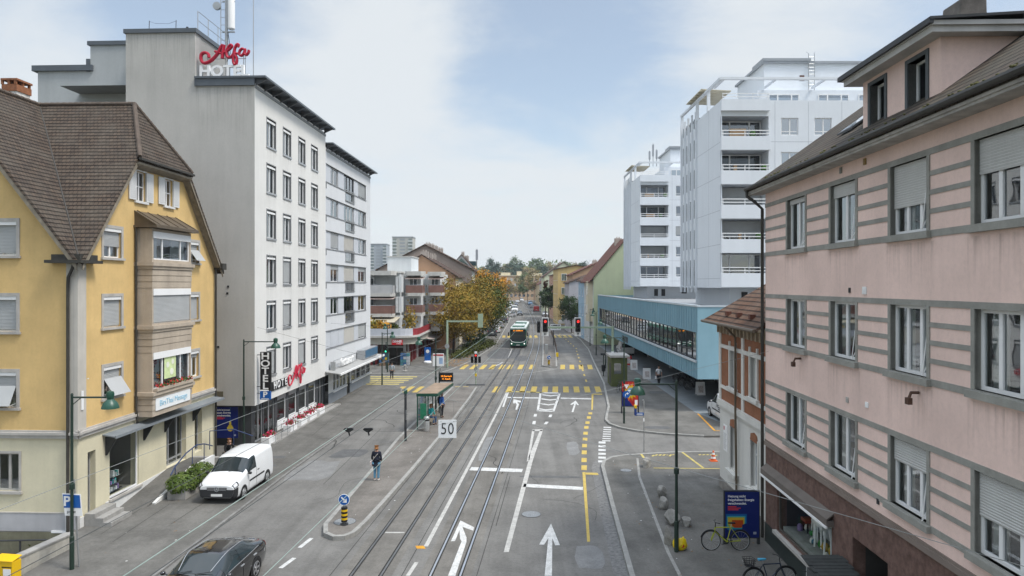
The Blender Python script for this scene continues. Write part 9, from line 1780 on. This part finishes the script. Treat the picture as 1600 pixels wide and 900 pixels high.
# ------------------------------------------------------------------ overhead wires
M_wire = mat('tram_wire', (.26, .27, .26), .6, metal=.3, var=0); M_wired = mat('dark_wire', (.06, .065, .065), .7, var=0); M_wireg = mat('patina_wire', (.24, .30, .27), .6, var=.1)
def wire(pts, r, m, lab, nm='overhead_wire'): return tag(MB().tube(pts, r, 5).build(nm, m, loc=(0, 0, 0)), lab, 'overhead wire', 'tram overhead wires')
YW = [y for y in range(6, 60, 6)] + [60, 75, 90, 110, 130, 160, 200, 260, 320]
wire([(c_track(y) - 2.20, y, 5.28) for y in YW], .010, M_wireg, 'pale green contact wire of the left track, upper one of the close pair'); wire([(c_track(y) - 2.06, y, 5.10) for y in YW], .008, M_wired, 'dark contact wire of the left track, lower one of the close pair'); wire([(c_track(y) - .1, y, 5.26) for y in YW], .0075, M_wireg, 'single contact wire over the right track, running to the 50 sign')
wire([(-10.5 + .105 * (y - 9), y, 5.3 + .0 * y) for y in (7, 15, 25, 35, 45, 55)], .007, M_wire, 'thin feeder wire over the left carriageway, outermost on the left'); wire([(-7.85 + .07 * (y - 7), y, 5.3) for y in (7, 15, 25, 35, 45, 55, 70)], .007, M_wired, 'dark wire over the left carriageway between the outermost wire and the pair')
wire([(-2.5, 26.6, 5.32), (3.3, 18.6, 5.10), (9.12, 10.4, 5.06)], .007, M_wire, 'cross wire from the 50 sign to the near pink wall'); wire([(9.42, 25.4, 7.25), (3.2, 23.2, 6.15), (-3.0, 20.8, 5.32)], .006, M_wire, 'cross wire from the far pink corner to the tram wires'); wire([(-15.25, 41.4, 7.15), (-9.5, 38.2, 6.1), (-3.9, 35, 5.34)], .006, M_wired, 'cross wire from the white hotel front to the tram wires')
wire([(-14.9, 56, 6.6), (-1.0, 58, 5.45), (7.75, 48.5, 6.0)], .006, M_wired, 'cross wire above the tram shelter from hotel to lamp'); wire([(-7.5, 80, 5.5), (2, 86, 5.4), (13.8, 88, 6.6)], .008, M_wired, 'cross wire from the left gantry to the blue podium'); wire([(-3.0, 116, 6.4), (3.5, 117, 5.4), (12.9, 118, 6.6)], .010, M_wired, 'cross wire above the bus near the green trees'); wire([(-2, 150, 6.4), (5, 151, 5.4), (12.5, 150, 6.6)], .011, M_wired, 'cross wire far behind the bus')
wire([(9.85, 67.6, 5.3), (13.9, 72, 6.9)], .007, M_wired, 'short wire from the right gantry to the blue cladding')
for i, (x, lab) in enumerate(((c_track(21.2) - 2.15, 'black wire clamp hanging on the left contact wire, left one of the two'), (c_track(21.2) - 1.55, 'black wire clamp hanging beside the contact wire, right one of the two'))):
    t = thing('wire_clamp', lab, 'clamp', (x, 21.2, 5.2), 0, 'tram wire clamps'); mb = MB(); mb.slab([(-.16, 0, .06), (-.05, 0, -.02), (.05, 0, -.02), (.16, 0, .06), (.12, 0, .10), (-.12, 0, .10)], (0, .08, 0)); mb.build('wing', M_black, t); mb = MB(); mb.tube([(0, .04, -.02), (.03, .04, -.13)], .025, 6); mb.build('hook', M_black, t)
wire([(c_track(21.2) - 2.15, 21.2, 5.22), (c_track(21.2) - 1.55, 21.2, 5.22), (-3.6, 22.4, 4.95), (-3.0, 22.4, 4.95)], .005, M_wired, 'slack thin wire between the black clamps')

# ------------------------------------------------------------------ the air: distant things fade a little
hz_ = MB(); hz_.box(-1650, -320, -4, 1650, 2650, 62); hm = bpy.data.materials.new('air'); hm.use_nodes = True; ht = hm.node_tree; ht.nodes.clear()
ho_ = ht.nodes.new('ShaderNodeOutputMaterial'); pv = ht.nodes.new('ShaderNodeVolumePrincipled'); pv.inputs['Color'].default_value = (.86, .92, 1.0, 1); pv.inputs['Density'].default_value = 0.00016; pv.inputs['Anisotropy'].default_value = 0.0
ht.links.new(pv.outputs[0], ho_.inputs['Volume']); o = hz_.build('haze', hm); o['kind'] = 'stuff'
